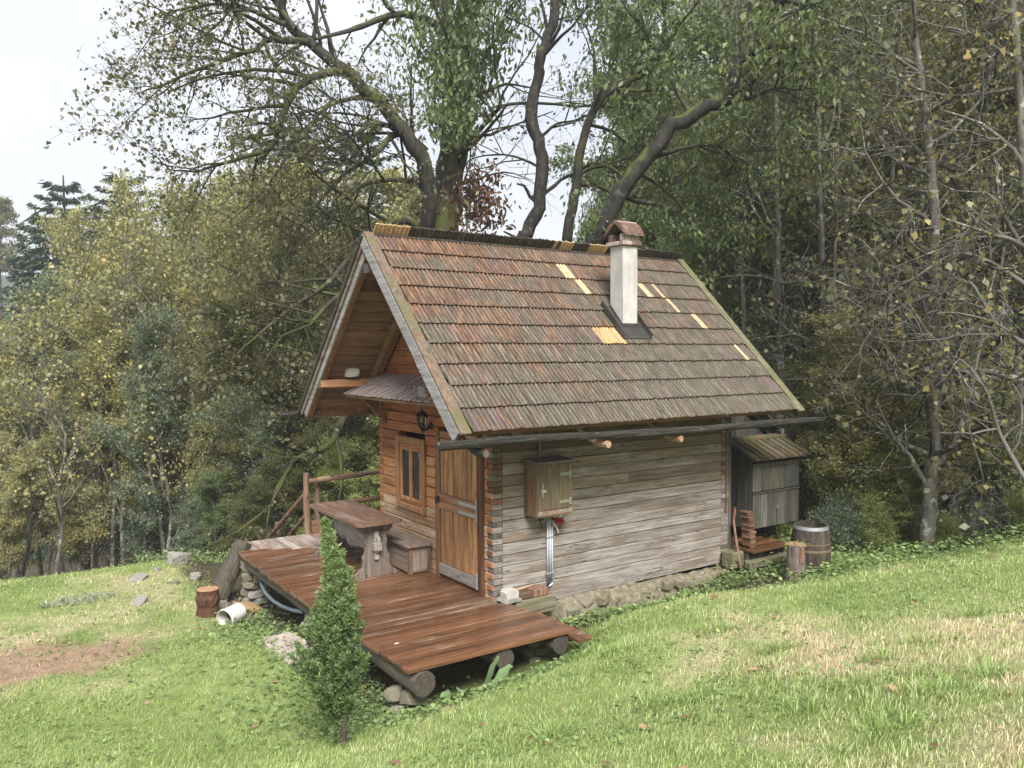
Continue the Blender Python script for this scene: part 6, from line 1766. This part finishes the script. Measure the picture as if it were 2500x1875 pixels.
# grey stems on the right
PR = dict(PL, kids=[20, 7, 5, 0], leaf_n=2.6, start=[0.22], len=[2.6, 1.3, 0.65], ang=(40, 85), up=0.02, wig=0.3)
for k_, (pth, d, r0, lab, lf_, kd) in enumerate((
    ([(2262, 1352), (2272, 1200), (2280, 1050), (2290, 880), (2285, 700), (2280, 520), (2265, 330), (2240, 150), (2230, -60)], 12.0, 0.125, 'pale lichen spotted trunk with tangled bare branches at the lawn edge', 'leaf_dry', 26),
    ([(2335, 1330), (2328, 1200), (2330, 1060), (2328, 900), (2345, 700), (2370, 500), (2400, 250), (2440, 0), (2450, -100)], 12.6, 0.12, 'dark mossy trunk next to the pale lichen spotted trunk', 'leaf_dry', 26),
    ([(1905, 1080), (1904, 900), (1900, 700), (1900, 560), (1896, 350), (1890, 100), (1885, -60)], 16.5, 0.09, 'slim straight grey stem behind the roof verge', 'leaf_green', 14),
    ([(1815, 840), (1812, 600), (1806, 350), (1800, 100), (1795, -50)], 17.5, 0.06, 'thin grey stem close behind the roof slope', 'leaf_green', 12),
    ([(2006, 1250), (2008, 1000), (2010, 800), (2005, 560), (1998, 300), (1990, 50), (1985, -60)], 15.0, 0.075, 'slim lichen grey stem behind the storage cupboard', 'leaf_dry', 16),
    ([(2028, 1050), (2034, 880), (2036, 700), (2042, 500), (2050, 250), (2060, 0)], 15.6, 0.05, 'thin crooked stem beside the slim lichen grey stem', 'leaf_dry', 14),
    ([(2130, 1250), (2140, 1000), (2150, 700), (2140, 400), (2150, 100), (2160, -80)], 19.0, 0.08, 'far grey stem on the wooded slope', 'leaf_dry', 14),
    ([(2560, 1290), (2540, 1000), (2520, 700), (2500, 400), (2480, 100), (2470, -60)], 11.0, 0.11, 'trunk at the right margin with long bare boughs', 'leaf_dry', 24))):
    T = Tree(200 + k_)
    T.limb(rooted(pth[0][0], d, A(pth, d, d, 0.08, k_)), r0, r0 * 0.35, 0, dict(PR, kids=[kd, 7, 5, 0]), 3)
    tree_obj('grey_stemmed_tree' if k_ != 1 else 'dark_stemmed_tree', T, M['bark_dark'] if k_ == 1 else M['bark_gray'], M[lf_], lab, ln=0.078, wd=0.062, droop=0.5)
for k_, (px, d, tp, r0, lab) in enumerate(((590, 20.5, 520, 0.075, 'pale grey birch-like stem left of the porch gable'), (300, 21.0, 600, 0.07, 'slim grey stem rising from the dark left wood'), (215, 22.0, 560, 0.08, 'forked grey stem in the yellow maples'),
    (120, 20.0, 760, 0.06, 'thin dark stem at the left lawn edge'), (390, 20.0, 640, 0.055, 'thin straight grey stem before the yellow maples'), (480, 22.5, 480, 0.07, 'slender grey stem with upright branches in the left wood'), (690, 21.0, 430, 0.07, 'grey stem half hidden by the old tree limbs'), (40, 21.5, 800, 0.06, 'thin grey stem at the left end of the wood'))):
    x_, y_, z_ = ground_at(px, d); r_ = random.Random(k_ + 50)
    zt = CAM[2] + d * (861 - tp) / FPX
    T = Tree(400 + k_)
    T.limb([np.array([x_ + r_.uniform(-.3, .3) * t_ * 2, y_ + r_.uniform(-.3, .3) * t_ * 2, z_ - 0.4 + (zt - z_) * t_]) for t_ in np.linspace(0, 1, 7)], r0, 0.015, 0, dict(PR, kids=[22, 5, 4, 0], start=[0.3], ang=(18, 45), up=0.16, len=[1.9, 0.9, 0.5], leaf_n=7), 2)
    tree_obj('slim_stemmed_tree', T, M['bark_gray'], M['leaf_yellow'], lab, ln=0.085, wd=0.065, droop=0.5)
# sweeping bare boughs in front on the right
for k_, (pth, d, r0) in enumerate((
    ([(2520, 850), (2440, 800), (2400, 740), (2370, 690), (2330, 700)], 10.5, 0.04), ([(2510, 700), (2420, 640), (2330, 620), (2230, 680), (2150, 720)], 10.8, 0.035),
    ([(2510, 1180), (2440, 1060), (2410, 960), (2350, 880), (2300, 870)], 10.2, 0.035), ([(2350, 1000), (2380, 1100), (2400, 1170), (2390, 1230)], 11.0, 0.02),
    ([(2270, 720), (2180, 760), (2120, 820), (2100, 870), (2140, 900)], 11.5, 0.03), ([(2285, 800), (2200, 760), (2150, 700), (2100, 640)], 11.6, 0.025))):
    T = Tree(300 + k_)
    T.limb(A(pth, d, d + 0.4, 0.2, k_), r0, 0.008, 0, dict(PR, kids=[9, 5, 4, 0], start=[0.05], len=[1.1, 0.6, 0.35], leaf_n=2.2, wig=0.36))
    tree_obj('bare_bough', T, M['twig'], M['leaf_dry'], ['bare bough sweeping in beside the dark mossy trunk', 'long crooked bare bough crossing high before the pale trunk', 'drooping bare bough hanging low over the bushes', 'short bare twig hanging below the dark mossy trunk', 'curved bare bough reaching down from the pale trunk', 'upward bent bare bough growing out of the pale trunk'][k_], 'branch', 'bare boughs on the right', ln=0.08, wd=0.065)

# undergrowth
G6 = 'bushes of the undergrowth'
bush_spots = [(2080, 13.2, 1090, 'bush1', 'b'), (2160, 14.0, 1040, 'bush2', 'b'), (2200, 13.0, 1170, 'bush1', 'b'), (2240, 14.6, 1010, 'bush1', 'y'), (2380, 13.4, 1130, 'bush1', 'b'), (2460, 12.9, 1150, 'bush2', 'b'), (2540, 12.6, 1080, 'bush1', 'b'),
              (2040, 14.5, 1000, 'bush1', 'y'), (2120, 16.5, 980, 'bush1', 'y'), (2300, 15.5, 1060, 'bush2', 'b'), (2420, 16, 1020, 'bush1', 'b'), (1990, 14.2, 1120, 'bush2', 'b'), (1960, 16, 1010, 'bush1', 'y'), (1900, 18, 990, 'bush1', 'y'),
              (2300, 12.2, 1250, 'bush1', 'b'), (2060, 12.6, 1220, 'bush2', 'b'), (2140, 12.4, 1240, 'bush1', 'b'), (2420, 12.0, 1230, 'bush2', 'b'), (2510, 11.6, 1210, 'bush1', 'b')]
for px, d, tp, key, c in bush_spots:
    plant(key, 'bush', px, d, tp, ('low' if tp > 1190 else 'tall' if tp < 1100 else 'rounded') + (' green bush ' if c == 'b' else ' yellowing bush ') + beside(px) + (' at the lawn edge' if d < 12.7 else ' on the slope' if d > 15 else ''), G6 if c == 'b' else 'yellowing bushes on the slope', 2.6 if key == 'bush1' else 2.2, M['leaf_dry'] if c == 'y' else None, 'bush')
for i_, (px, d, tp, key, lf_) in enumerate(((520, 16.5, 1150, 'maple1', 'leaf_green'), (590, 16.0, 1180, 'maple2', 'leaf_olive'), (650, 16.5, 1120, 'ash', 'leaf_olive'), (720, 16.8, 1150, 'maple1', 'leaf_olive'), (790, 16.5, 1100, 'ash', 'leaf_bush'),
                       (860, 17, 1050, 'maple2', 'leaf_olive'), (905, 16.2, 1150, 'maple1', 'leaf_bush'), (450, 17, 1200, 'maple2', 'leaf_bluegreen'), (560, 18.5, 1010, 'ash', 'leaf_olive'), (680, 18.5, 970, 'maple2', 'leaf_bluegreen'),
                       (800, 18.5, 900, 'ash', 'leaf_olive'), (880, 19, 880, 'maple1', 'leaf_bush'), (960, 19.5, 860, 'ash', 'leaf_olive'))):
    plant(key, 'young_tree', px, d, tp, {'leaf_olive': 'olive', 'leaf_bush': 'bright green', 'leaf_bluegreen': 'blue green', 'leaf_green': 'fresh green'}[lf_] + (' low young tree ' if tp > 1090 else ' tall young tree ') + ('on the bank beside the cabin wall' if px > 840 else 'on the bank behind the railing' if px > 640 else 'behind the leaning log' if px > 480 else 'below the open left lawn') + (', further back' if d > 18 else ''),
          'young trees on the bank below the lawn', 12.0 if key == 'ash' else 11.3, M[lf_], 'tree', wide=1.35)
for px, d, tp, key, c in ((2075, 14.2, 1040, 'maple1', 'leaf_bush'), (2150, 15.0, 1000, 'maple1', 'leaf_bush'), (2200, 13.6, 1110, 'ash', 'leaf_bush'), (2390, 14.5, 1060, 'maple1', 'leaf_bush'), (2470, 13.6, 1090, 'maple2', 'leaf_bush'), (2010, 16.0, 980, 'maple1', 'leaf_yellow'), (2120, 18.0, 930, 'maple1', 'leaf_yellow'), (2300, 17.0, 960, 'ash', 'leaf_bush'), (2540, 13.0, 1050, 'maple1', 'leaf_bush'), (2440, 18, 930, 'maple2', 'leaf_bush')):
    plant(key, 'sapling', px, d, tp, ('light green sapling ' if c == 'leaf_bush' else 'yellowing sapling ') + beside(px) + (' up the slope' if d > 15.5 else ' near the lawn'), 'saplings in the undergrowth', 12.0 if key == 'ash' else 11.3, M[c], 'sapling', wide=1.9)

for px, d, tp, key, c in ((2060, 13.4, 820, 'slim2', 'leaf_yellow'), (2140, 13.8, 760, 'slim1', 'leaf_yellow'), (2200, 12.9, 900, 'slim2', 'leaf_yellow'), (2390, 13.2, 900, 'slim2', 'leaf_bush'), (2450, 12.6, 980, 'slim1', 'leaf_bush'), (2010, 13.6, 960, 'slim1', 'leaf_bush'), (2110, 12.7, 1060, 'slim2', 'leaf_bush'), (2180, 12.5, 1120, 'slim1', 'leaf_bush'), (2300, 13.0, 1080, 'slim2', 'leaf_bush'), (2520, 12.0, 1040, 'slim2', 'leaf_bush')):
    plant(key, 'sapling', px, d, tp, ('yellow leaved slender sapling ' if c == 'leaf_yellow' else 'bright green slender sapling ') + beside(px), 'slender saplings at the lawn edge', 13.4, M[c], 'sapling', wide=1.7)

# ------------------------------------------------------------------ thuja in the foreground
tx, ty, tz0 = at(838, 1815, 6.7); tz = gz(tx, ty)
TH = CAM[2] - 6.7 * (1262 - 861) / FPX - tz
prof_r = [(0.0, 0.012), (0.1, 0.02), (0.15, 0.05), (0.19, 0.10), (0.25, 0.17), (0.35, 0.215), (0.48, 0.185), (0.55, 0.145), (0.62, 0.125), (0.71, 0.105), (0.79, 0.075), (0.86, 0.048), (0.92, 0.026), (0.96, 0.010), (1.0, 0.004)]
def t_rad(t): return np.interp(t, [p[0] for p in prof_r], [p[1] for p in prof_r])
th = empty('thuja', (tx, ty, tz), 'slender young green thuja growing before the deck', 'shrub')
tk = MB().tube([(tx, ty, tz - 0.1), (tx + 0.01, ty, tz + 0.5), (tx, ty + 0.01, tz + TH * 0.8)], [0.035, 0.028, 0.008], 8)
part('trunk', tk, M['bark_brown'], th)
part('trunk', MB().tube([(tx + 0.06, ty + 0.03, tz - 0.1), (tx + 0.07, ty + 0.02, tz + 0.3), (tx + 0.03, ty, tz + 0.6)], [0.022, 0.018, 0.012], 8), M['bark_brown'], th)
rg = np.random.default_rng(5)
def t_ofs(t): return np.interp(t, [0, 0.2, 0.35, 0.48, 0.62, 0.74, 0.86, 1.0], [0.0, -0.03, -0.10, -0.09, -0.03, -0.03, -0.07, -0.13])
nb = 340
cen, out = [], []
for k in range(nb):
    t = rg.random()
    while rg.random() > (t_rad(t) + 0.03) / 0.30: t = rg.random()
    a = rg.random() * 6.2832
    rad = t_rad(t) * rg.uniform(0.55, 1.34)
    lb = 0.085 + rad * rg.uniform(0.5, 0.9)             # length of the branchlet
    stem = 0.045 * (1 if rg.random() > 0.45 else -1) if t < 0.2 else 0.0
    tip = np.array([tx + stem + t_ofs(t) * AX_R[0] + rad * math.cos(a), ty + t_ofs(t) * AX_R[1] + rad * math.sin(a), tz + t * TH])
    d = norm(np.array([math.cos(a) * 0.55, math.sin(a) * 0.55, 0.62 + 0.6 * t + rg.normal(0, 0.2)]))
    n_ = int(14 + 90 * lb)
    s_ = rg.random(n_) ** 0.7
    base_ = tip - d * lb * 0.75
    p = base_ + d * (lb * s_)[:, None] + rg.normal(0, 1, (n_, 3)) * (0.024 * (1.12 - s_))[:, None]
    cen.append(p); out.append(np.repeat(d[None, :], n_, 0) + rg.normal(0, 0.28, (n_, 3)))
cen, out = np.vstack(cen), np.vstack(out)
m = len(cen)
out /= np.linalg.norm(out, axis=1)[:, None]
side = np.cross(out, rg.normal(0, 1, (m, 3))); side /= np.linalg.norm(side, axis=1)[:, None]
nl = 7
P_, AXS = [], []
for k in range(nl):
    f = (k - (nl - 1) / 2) / (nl - 1) * 2
    d = out * (1 - 0.3 * abs(f)) + side * f * 0.9
    P_.append(cen + d * 0.018 + rg.normal(0, 0.004, (m, 3))); AXS.append(d)
lm = leaf_cards('foliage', np.vstack(P_), rg, 0.032, 0.0075, 0.0, 0.3, np.vstack(AXS) * 3.0)
lm.materials.append(M['thuja'])
o = link('foliage', lm, None, th)

# ------------------------------------------------------------------ lawn: blades of grass
def blades(n, u_rng, v_rng, hmin, hmax, w0, segs, seed, mask=None, lean=0.5):
    rg = np.random.default_rng(seed)
    v = v_rng[0] + (v_rng[1] - v_rng[0]) * rg.random(n)
    lim = (1320.0 / FPX) * v + 1.9
    u = (rg.random(n) * 2 - 1) * lim
    x, y = xy_cam(u, v)
    ok = ~((x > -1.84) & (x < 4.3) & (y > -0.12)) & ~((x > -1.80) & (x < 0.06) & (y > -1.33))
    c, dry = lawn_colour(x, y, (rg.random(n) - 0.5) * 0.45)
    # thin where the earth is bare, along the wall and in the wood
    q = at(100, 1625, 9.3)
    e = np.exp(-(((x - q[0]) * 0.55 + (y - q[1]) * 0.2) ** 2 + ((y - q[1]) * 0.75) ** 2) * 1.1) + 0.5 * (fbm(x * 2.2, y * 2.2, 71) - 0.5)
    ok &= rg.random(n) > np.clip((e - 0.58) / 0.2, 0, 0.9)
    ok &= ~((y > -1.5) & (x > -2.0) & (x < 0.4) & (rg.random(n) < 0.8))
    ok &= ~((y > -0.75) & (x > 0) & (x < 4.6) & (rg.random(n) < 0.75))
    ok &= rg.random(n) > 0.85 * np.exp(-((x - 3.7) ** 2 * 0.6 + (y + 1.0) ** 2 * 3.5))
    if mask is not None: ok &= mask(x, y, u, v, rg)
    x, y, u, v, c, dry = x[ok], y[ok], u[ok], v[ok], c[ok], dry[ok]
    n = len(x); z = hz(x, y) - 0.006
    tuft = fbm(x * 1.5, y * 1.5, 91); tu2 = vnoise(x * 5, y * 5, 13)
    h = (hmin + (hmax - hmin) * rg.random(n) ** 1.6) * (0.5 + 1.0 * tuft) * (0.65 + 0.7 * tu2)
    w = w0 * (0.6 + 0.8 * rg.random(n))
    a = rg.random(n) * 6.2832
    side = np.c_[np.cos(a), np.sin(a), np.zeros(n)]
    b = a + 1.57 + rg.normal(0, 0.6, n)
    ln_ = np.c_[np.cos(b), np.sin(b), np.zeros(n)] * (h * lean * (0.3 + 1.2 * rg.random(n)))[:, None]
    ln_ += np.array([0.35, -0.2, 0]) * (h * 0.5)[:, None]
    p = np.c_[x, y, z]
    c = c * (0.7 + 0.6 * rg.random(n))[:, None]
    up = np.array([0, 0, 1.0])
    if segs == 1:
        V = np.stack([p - side * w[:, None] * 0.5, p + side * w[:, None] * 0.5, p + up * h[:, None] + ln_], 1).reshape(-1, 3)
        F = np.arange(n * 3).reshape(n, 3); C = np.repeat(c, 3, 0)
        return V, F, C
    mid = p + up * (h * 0.62)[:, None] + ln_ * 0.32
    V = np.stack([p - side * w[:, None] * 0.5, p + side * w[:, None] * 0.5, mid - side * w[:, None] * 0.42, mid + side * w[:, None] * 0.42, p + up * h[:, None] * 0.95 + ln_ * 1.15], 1).reshape(-1, 3)
    k = np.arange(n)[:, None] * 5
    F = np.vstack([k + np.array([[0, 1, 3]]), k + np.array([[0, 3, 2]]), k + np.array([[2, 3, 4]])])
    return V, F, np.repeat(c, 5, 0)
def wood_mask(x, y, u, v, rg):
    edge = 15.6 - np.clip(u - 3, 0, 8) * 0.40
    return v < edge + (fbm(x * 0.8, y * 0.8, 5) - 0.5) * 1.5
packs = [blades(165000, None, (2.2, 6.2), 0.018, 0.062, 0.0046, 2, 1), blades(165000, None, (6.2, 9.5), 0.018, 0.06, 0.007, 1, 2), blades(150000, None, (9.5, 16.5), 0.018, 0.06, 0.011, 1, 3, wood_mask)]
V, F, C, b = [], [], [], 0
for v_, f_, c_ in packs:
    V.append(v_); F.append(f_ + b); C.append(c_); b += len(v_)
me = np_mesh('grass', np.vstack(V), np.vstack(F)); set_col(me, np.vstack(C))
tag(link('grass', me, M['grass']), 'short lawn grass with dry straw patches', 'grass', kind='stuff')
# taller tufts
def tufts(spots, seed, hmul):
    rg = np.random.default_rng(seed); V, F, C, b = [], [], [], 0
    for (x, y) in spots:
        n = rg.integers(18, 40)
        px, py = x + rg.normal(0, 0.05, n), y + rg.normal(0, 0.05, n)
        z = hz(px, py)
        a = rg.random(n) * 6.28; h = (0.08 + 0.12 * rg.random(n)) * hmul
        side = np.c_[np.cos(a), np.sin(a), np.zeros(n)] * 0.0035
        ln_ = np.c_[px - x, py - y, np.zeros(n)] * 1.4 + np.c_[rg.normal(0, 0.03, n), rg.normal(0, 0.03, n), np.zeros(n)]
        p = np.c_[px, py, z - 0.01]; mid = p + np.c_[np.zeros(n), np.zeros(n), h * 0.65] + ln_ * 0.35; tp = p + np.c_[np.zeros(n), np.zeros(n), h * 0.9] + ln_ * 1.3
        V.append(np.stack([p - side, p + side, mid - side * .8, mid + side * .8, tp], 1).reshape(-1, 3))
        k = np.arange(n)[:, None] * 5 + b
        F.append(np.vstack([k + np.array([[0, 1, 3]]), k + np.array([[0, 3, 2]]), k + np.array([[2, 3, 4]])])); b += n * 5
        c = np.array([0.19, 0.31, 0.09]) * (0.7 + 0.7 * rg.random(n))[:, None] + np.array([0.06, 0.02, 0.0]) * rg.random((n, 1))
        C.append(np.repeat(c, 5, 0))
    me = np_mesh('tufts', np.vstack(V), np.vstack(F)); set_col(me, np.vstack(C)); return me
sp_ = []
r_ = random.Random(3)
for px, py, d in ((1900, 1570, 6.6), (2150, 1580, 5.8), (1680, 1680, 5.9), (2240, 1540, 6.2), (2420, 1640, 5.0), (1960, 1730, 5.0), (1340, 1790, 5.6), (1760, 1520, 7.5), (2300, 1700, 4.8), (1480, 1600, 7.5), (1420, 1590, 7.9), (2350, 1480, 7.0), (2180, 1780, 4.4)):
    for k in range(3):
        q = at(px + r_.uniform(-40, 40), py, d); sp_.append((q[0], q[1]))
for k in range(14):
    u, v = r_.uniform(-3, 4), r_.uniform(4.5, 9.5); x, y = xy_cam(u, v)
    if not (x > -2 and y > -1.4): sp_.append((x, y))
tag(link('grass_tufts', tufts(sp_, 5, 0.7), M['grass']), 'taller fresh green grass tufts in the lawn', 'grass', kind='stuff')

# broad-leaved ground cover: along the foundation, round the deck, on the upper lawn
def cover(n, fn, seed, size, lift=0.06):
    rg = np.random.default_rng(seed); pts = fn(rg, n)
    z = hz(pts[:, 0], pts[:, 1]) + rg.random(len(pts)) ** 1.5 * lift + 0.008
    P_ = np.c_[pts, z]
    m = len(P_)
    a = rg.random(m) * 6.28; ax = np.c_[np.cos(a), np.sin(a), rg.normal(0.15, 0.25, m)]
    ax /= np.linalg.norm(ax, axis=1)[:, None]
    up = np.c_[rg.normal(0, .3, m), rg.normal(0, .3, m), np.ones(m)]
    bb = np.cross(ax, up); bb /= np.linalg.norm(bb, axis=1)[:, None]
    nn = np.cross(bb, ax)
    s_ = (size * (0.5 + rg.random(m)))[:, None]
    k6 = [(-0.5, 0), (-0.2, 0.40), (0.2, 0.34), (0.5, 0.0), (0.2, -0.34), (-0.2, -0.40)]
    V = np.stack([P_ + ax * s_ * p + bb * s_ * q * 0.9 + nn * s_ * (0.12 * abs(q) - 0.1 * p * p) for p, q in k6], 1).reshape(-1, 3)
    return np_mesh('ground_cover', V, np.arange(m * 6).reshape(m, 6))
def region(lst):
    def fn(rg, n):
        out = []
        wsum = sum(l[4] for l in lst)
        for (x, y, sx, sy, w) in lst:
            k = int(n * w / wsum); out.append(np.c_[rg.normal(x, sx, k), rg.normal(y, sy, k)])
        p = np.vstack(out)
        bad = ((p[:, 0] > 0.05) & (p[:, 0] < 4.25) & (p[:, 1] > -0.1))
        return p[~bad]
    return fn
def pxy(px, py, d): q = at(px, py, d); return q[0], q[1]
lst = [(1.3, -0.45, 0.5, 0.16, 3), (2.3, -0.5, 0.5, 0.18, 3), (3.2, -0.45, 0.45, 0.15, 1.5), (-0.6, -1.5, 0.55, 0.12, 1.2), (-1.9, -1.2, 0.3, 0.4, 3), (-2.1, 0.2, 0.35, 0.6, 3), (-2.2, 1.8, 0.3, 0.7, 3), (-2.0, 3.2, 0.25, 0.4, 2),
       (-1.2, -1.75, 0.4, 0.15, 1.2), (4.9, -1.6, 0.5, 0.35, 2), (-2.6, -0.8, 0.5, 0.5, 2), (-1.2, 0.5, 0.5, 1.0, 1.5), (4.3, -1.5, 0.3, 0.15, 0.8)]
tag(link('ground_cover', cover(9000, region(lst), 8, 0.042, 0.10), M['ivy']), 'low broad leaved weeds along the deck and foundation', 'ground cover', kind='stuff')
def scat(rg, n):
    v = 5 + 10 * rg.random(n); u = (rg.random(n) * 2 - 1) * 0.66 * v
    x, y = xy_cam(u, v)
    ok = ~((x > -1.9) & (x < 4.4) & (y > -1.4)) & (fbm(x * 0.9, y * 0.9, 44) > 0.5)
    ok &= (v < 15.3 - np.clip(u - 3, 0, 8) * 0.45)
    return np.c_[x[ok], y[ok]]
tag(link('clover', cover(13000, scat, 9, 0.034, 0.04), M['ivy']), 'clover and plantain leaves scattered through the lawn', 'ground cover', kind='stuff')
def edge_fn(rg, n):
    t = rg.random(n); u = -7 + 15 * t; v = np.where(u > 3, 11.6 + rg.normal(0, 0.7, n), 15.2 + rg.normal(0, 0.5, n))
    ok = (u > 3.0) | (u < -3.3); x, y = xy_cam(u, v); return np.c_[x[ok], y[ok]]
tag(link('edge_weeds', cover(15000, edge_fn, 10, 0.048, 0.22), M['ivy']), 'weeds and nettles where the lawn meets the wood', 'weeds', kind='stuff')
# woodland leaf litter and herbs on the slope behind
def slope_fn(rg, n):
    v = 12.5 + 14 * rg.random(n); u = (0.12 + 0.62 * rg.random(n)) * v; x, y = xy_cam(u, v); return np.c_[x, y]
tag(link('woodland_herbs', cover(30000, slope_fn, 12, 0.075, 0.25), M['leaf_bush']), 'green herbs covering the wooded slope', 'herbs', kind='stuff')
def slope_l(rg, n):
    v = 15.6 + 8 * rg.random(n); u = (-0.68 + 0.62 * rg.random(n)) * v; x, y = xy_cam(u, v); return np.c_[x, y]
tag(link('bank_herbs', cover(14000, slope_l, 13, 0.055, 0.3), M['leaf_olive']), 'dark herbs on the bank below the lawn', 'herbs', kind='stuff')

# large dock leaves between the deck logs
def dock_leaf(base, d, ln, wd, up, seed):
    r_ = random.Random(seed); d = Vector(d).normalized(); s_ = d.cross(Vector((0, 0, 1))).normalized()
    vs, fs = [], []
    n_ = 9
    for i in range(n_):
        t = i / (n_ - 1)
        w = wd * (math.sin(math.pi * (0.08 + 0.92 * t) ** 0.75) ** 0.8) * 0.5 + 0.003
        c = Vector(base) + d * ln * t + Vector((0, 0, up * math.sin(t * 2.1) * ln))
        wv = 0.012 * math.sin(i * 2.1 + seed)
        vs += [c - s_ * w + Vector((0, 0, 0.25 * w + wv)), c - s_ * w * 0.5 + Vector((0, 0, 0.06 * w)), c, c + s_ * w * 0.5 + Vector((0, 0, 0.06 * w)), c + s_ * w + Vector((0, 0, 0.25 * w - wv))]
    for i in range(n_ - 1):
        for k in range(4):
            a = i * 5 + k; fs.append([a, a + 1, a + 6, a + 5])
    return MB().add(vs, fs)
bx_, by_ = -1.28, -1.50; bz_ = gz(bx_, by_) + 0.03
dk = empty('dock_plant', (bx_, by_, bz_), 'dock plant with big pale green leaves between the deck logs', 'plant')
for k, (d, ln, wd, up, ox) in enumerate((((0.5, -0.2, 0.9), 0.24, 0.11, 0.3, 0.12), ((-0.5, -0.5, 0.1), 0.20, 0.12, 0.5, 0.0), ((0.3, -0.8, 0.1), 0.20, 0.11, 0.45, 0.06), ((0.9, -0.4, 0.05), 0.20, 0.09, 0.45, 0.1),
                                         ((-0.9, -0.1, 0.0), 0.19, 0.10, 0.4, -0.05), ((0.1, -0.9, -0.1), 0.18, 0.10, 0.35, 0.15), ((0.8, 0.1, 0.3), 0.2, 0.09, 0.4, 0.2))):
    part('leaf', dock_leaf((bx_ + ox * 1.5, by_, bz_), d, ln * 1.35, wd * 1.45, up, k), M['dock'], dk, True)

# fallen leaves on the lawn
rg = np.random.default_rng(31)
n = 110
v = 3.6 + 10 * rg.random(n) ** 1.2; u = (rg.random(n) * 2 - 1) * 0.64 * v
x, y = xy_cam(u, v); ok = ~((x > -1.9) & (x < 4.4) & (y > -1.4)); x, y = x[ok], y[ok]
P_ = np.c_[x, y, hz(x, y) + 0.03]
m = len(P_)
a = rg.random(m) * 6.28; ax = np.c_[np.cos(a), np.sin(a), rg.normal(0, .25, m)]
bb = np.cross(ax, np.c_[rg.normal(0, .3, m), rg.normal(0, .3, m), np.ones(m)])
s_ = (0.045 * (0.5 + rg.random(m)))[:, None]
k8 = [(-0.6, 0.0), (-0.3, 0.35), (0.0, 0.3), (0.15, 0.5), (0.6, 0.05), (0.2, -0.45), (-0.05, -0.28), (-0.3, -0.4)]
V = np.stack([P_ + ax * s_ * p + bb * s_ * q + np.c_[np.zeros(m), np.zeros(m), np.full(m, 0.3)] * s_ * abs(q) for p, q in k8], 1).reshape(-1, 3)
tag(link('fallen_leaves', np_mesh('fallen_leaves', V, np.arange(m * 8).reshape(m, 8)), M['fallen']), 'brown fallen leaves scattered over the lawn', 'leaves', kind='stuff')
pl = on_z(968, 1572, DZ + 0.006)
tag(MB().add([(pl[0] - .03, pl[1], pl[2]), (pl[0], pl[1] - .02, pl[2] + .006), (pl[0] + .035, pl[1] - .005, pl[2] + .002), (pl[0] + .005, pl[1] + .018, pl[2] + .008)], [[0, 1, 2, 3]]).build('fallen_leaf', M['curtain']), 'single pale leaf lying on the wet deck', 'leaf')
# grey lavender cushion on the left lawn
q = at(150, 1475, 11.6); rg = np.random.default_rng(8)
n = 450; th_ = rg.random(n) * 6.28; rr_ = rg.random(n) ** 0.5
px_, py_ = q[0] + rr_ * np.cos(th_) * 0.5 + 0.2, q[1] + rr_ * np.sin(th_) * 0.2
P_ = np.c_[px_, py_, hz(px_, py_) + rg.random(n) * 0.09]
M['lavender'] = leafmat('grey_lavender_leaf', [(0.0, (0.14, 0.16, 0.11)), (0.6, (0.22, 0.23, 0.18)), (1.0, (0.28, 0.26, 0.25))], 0.1)
tag(link('lavender_cushion', leaf_cards('lavender', P_, rg, 0.07, 0.012, -0.6, 0.3), M['lavender']), 'low grey lavender cushion on the left lawn', 'plant')

# ------------------------------------------------------------------ damp air
hb = MB().box(-262, 260, -264, 258, GZ_MIN - 1.0, max(GZ_MAX, 24.0) + 2.0, 0.01).build('haze', None)
hm = bpy.data.materials.new('haze_air'); hm.use_nodes = True
hm.node_tree.nodes.clear()
ho = hm.node_tree.nodes.new('ShaderNodeOutputMaterial'); hv = hm.node_tree.nodes.new('ShaderNodeVolumePrincipled')
hv.inputs['Color'].default_value = (0.985, 0.99, 1.0, 1)
hv.inputs['Density'].default_value = 0.0015
hv.inputs['Anisotropy'].default_value = 0.2
hm.node_tree.links.new(hv.outputs[0], ho.inputs['Volume'])
hb.data.materials.append(hm)
tag(hb, 'thin damp haze in the air', 'haze', kind='stuff')
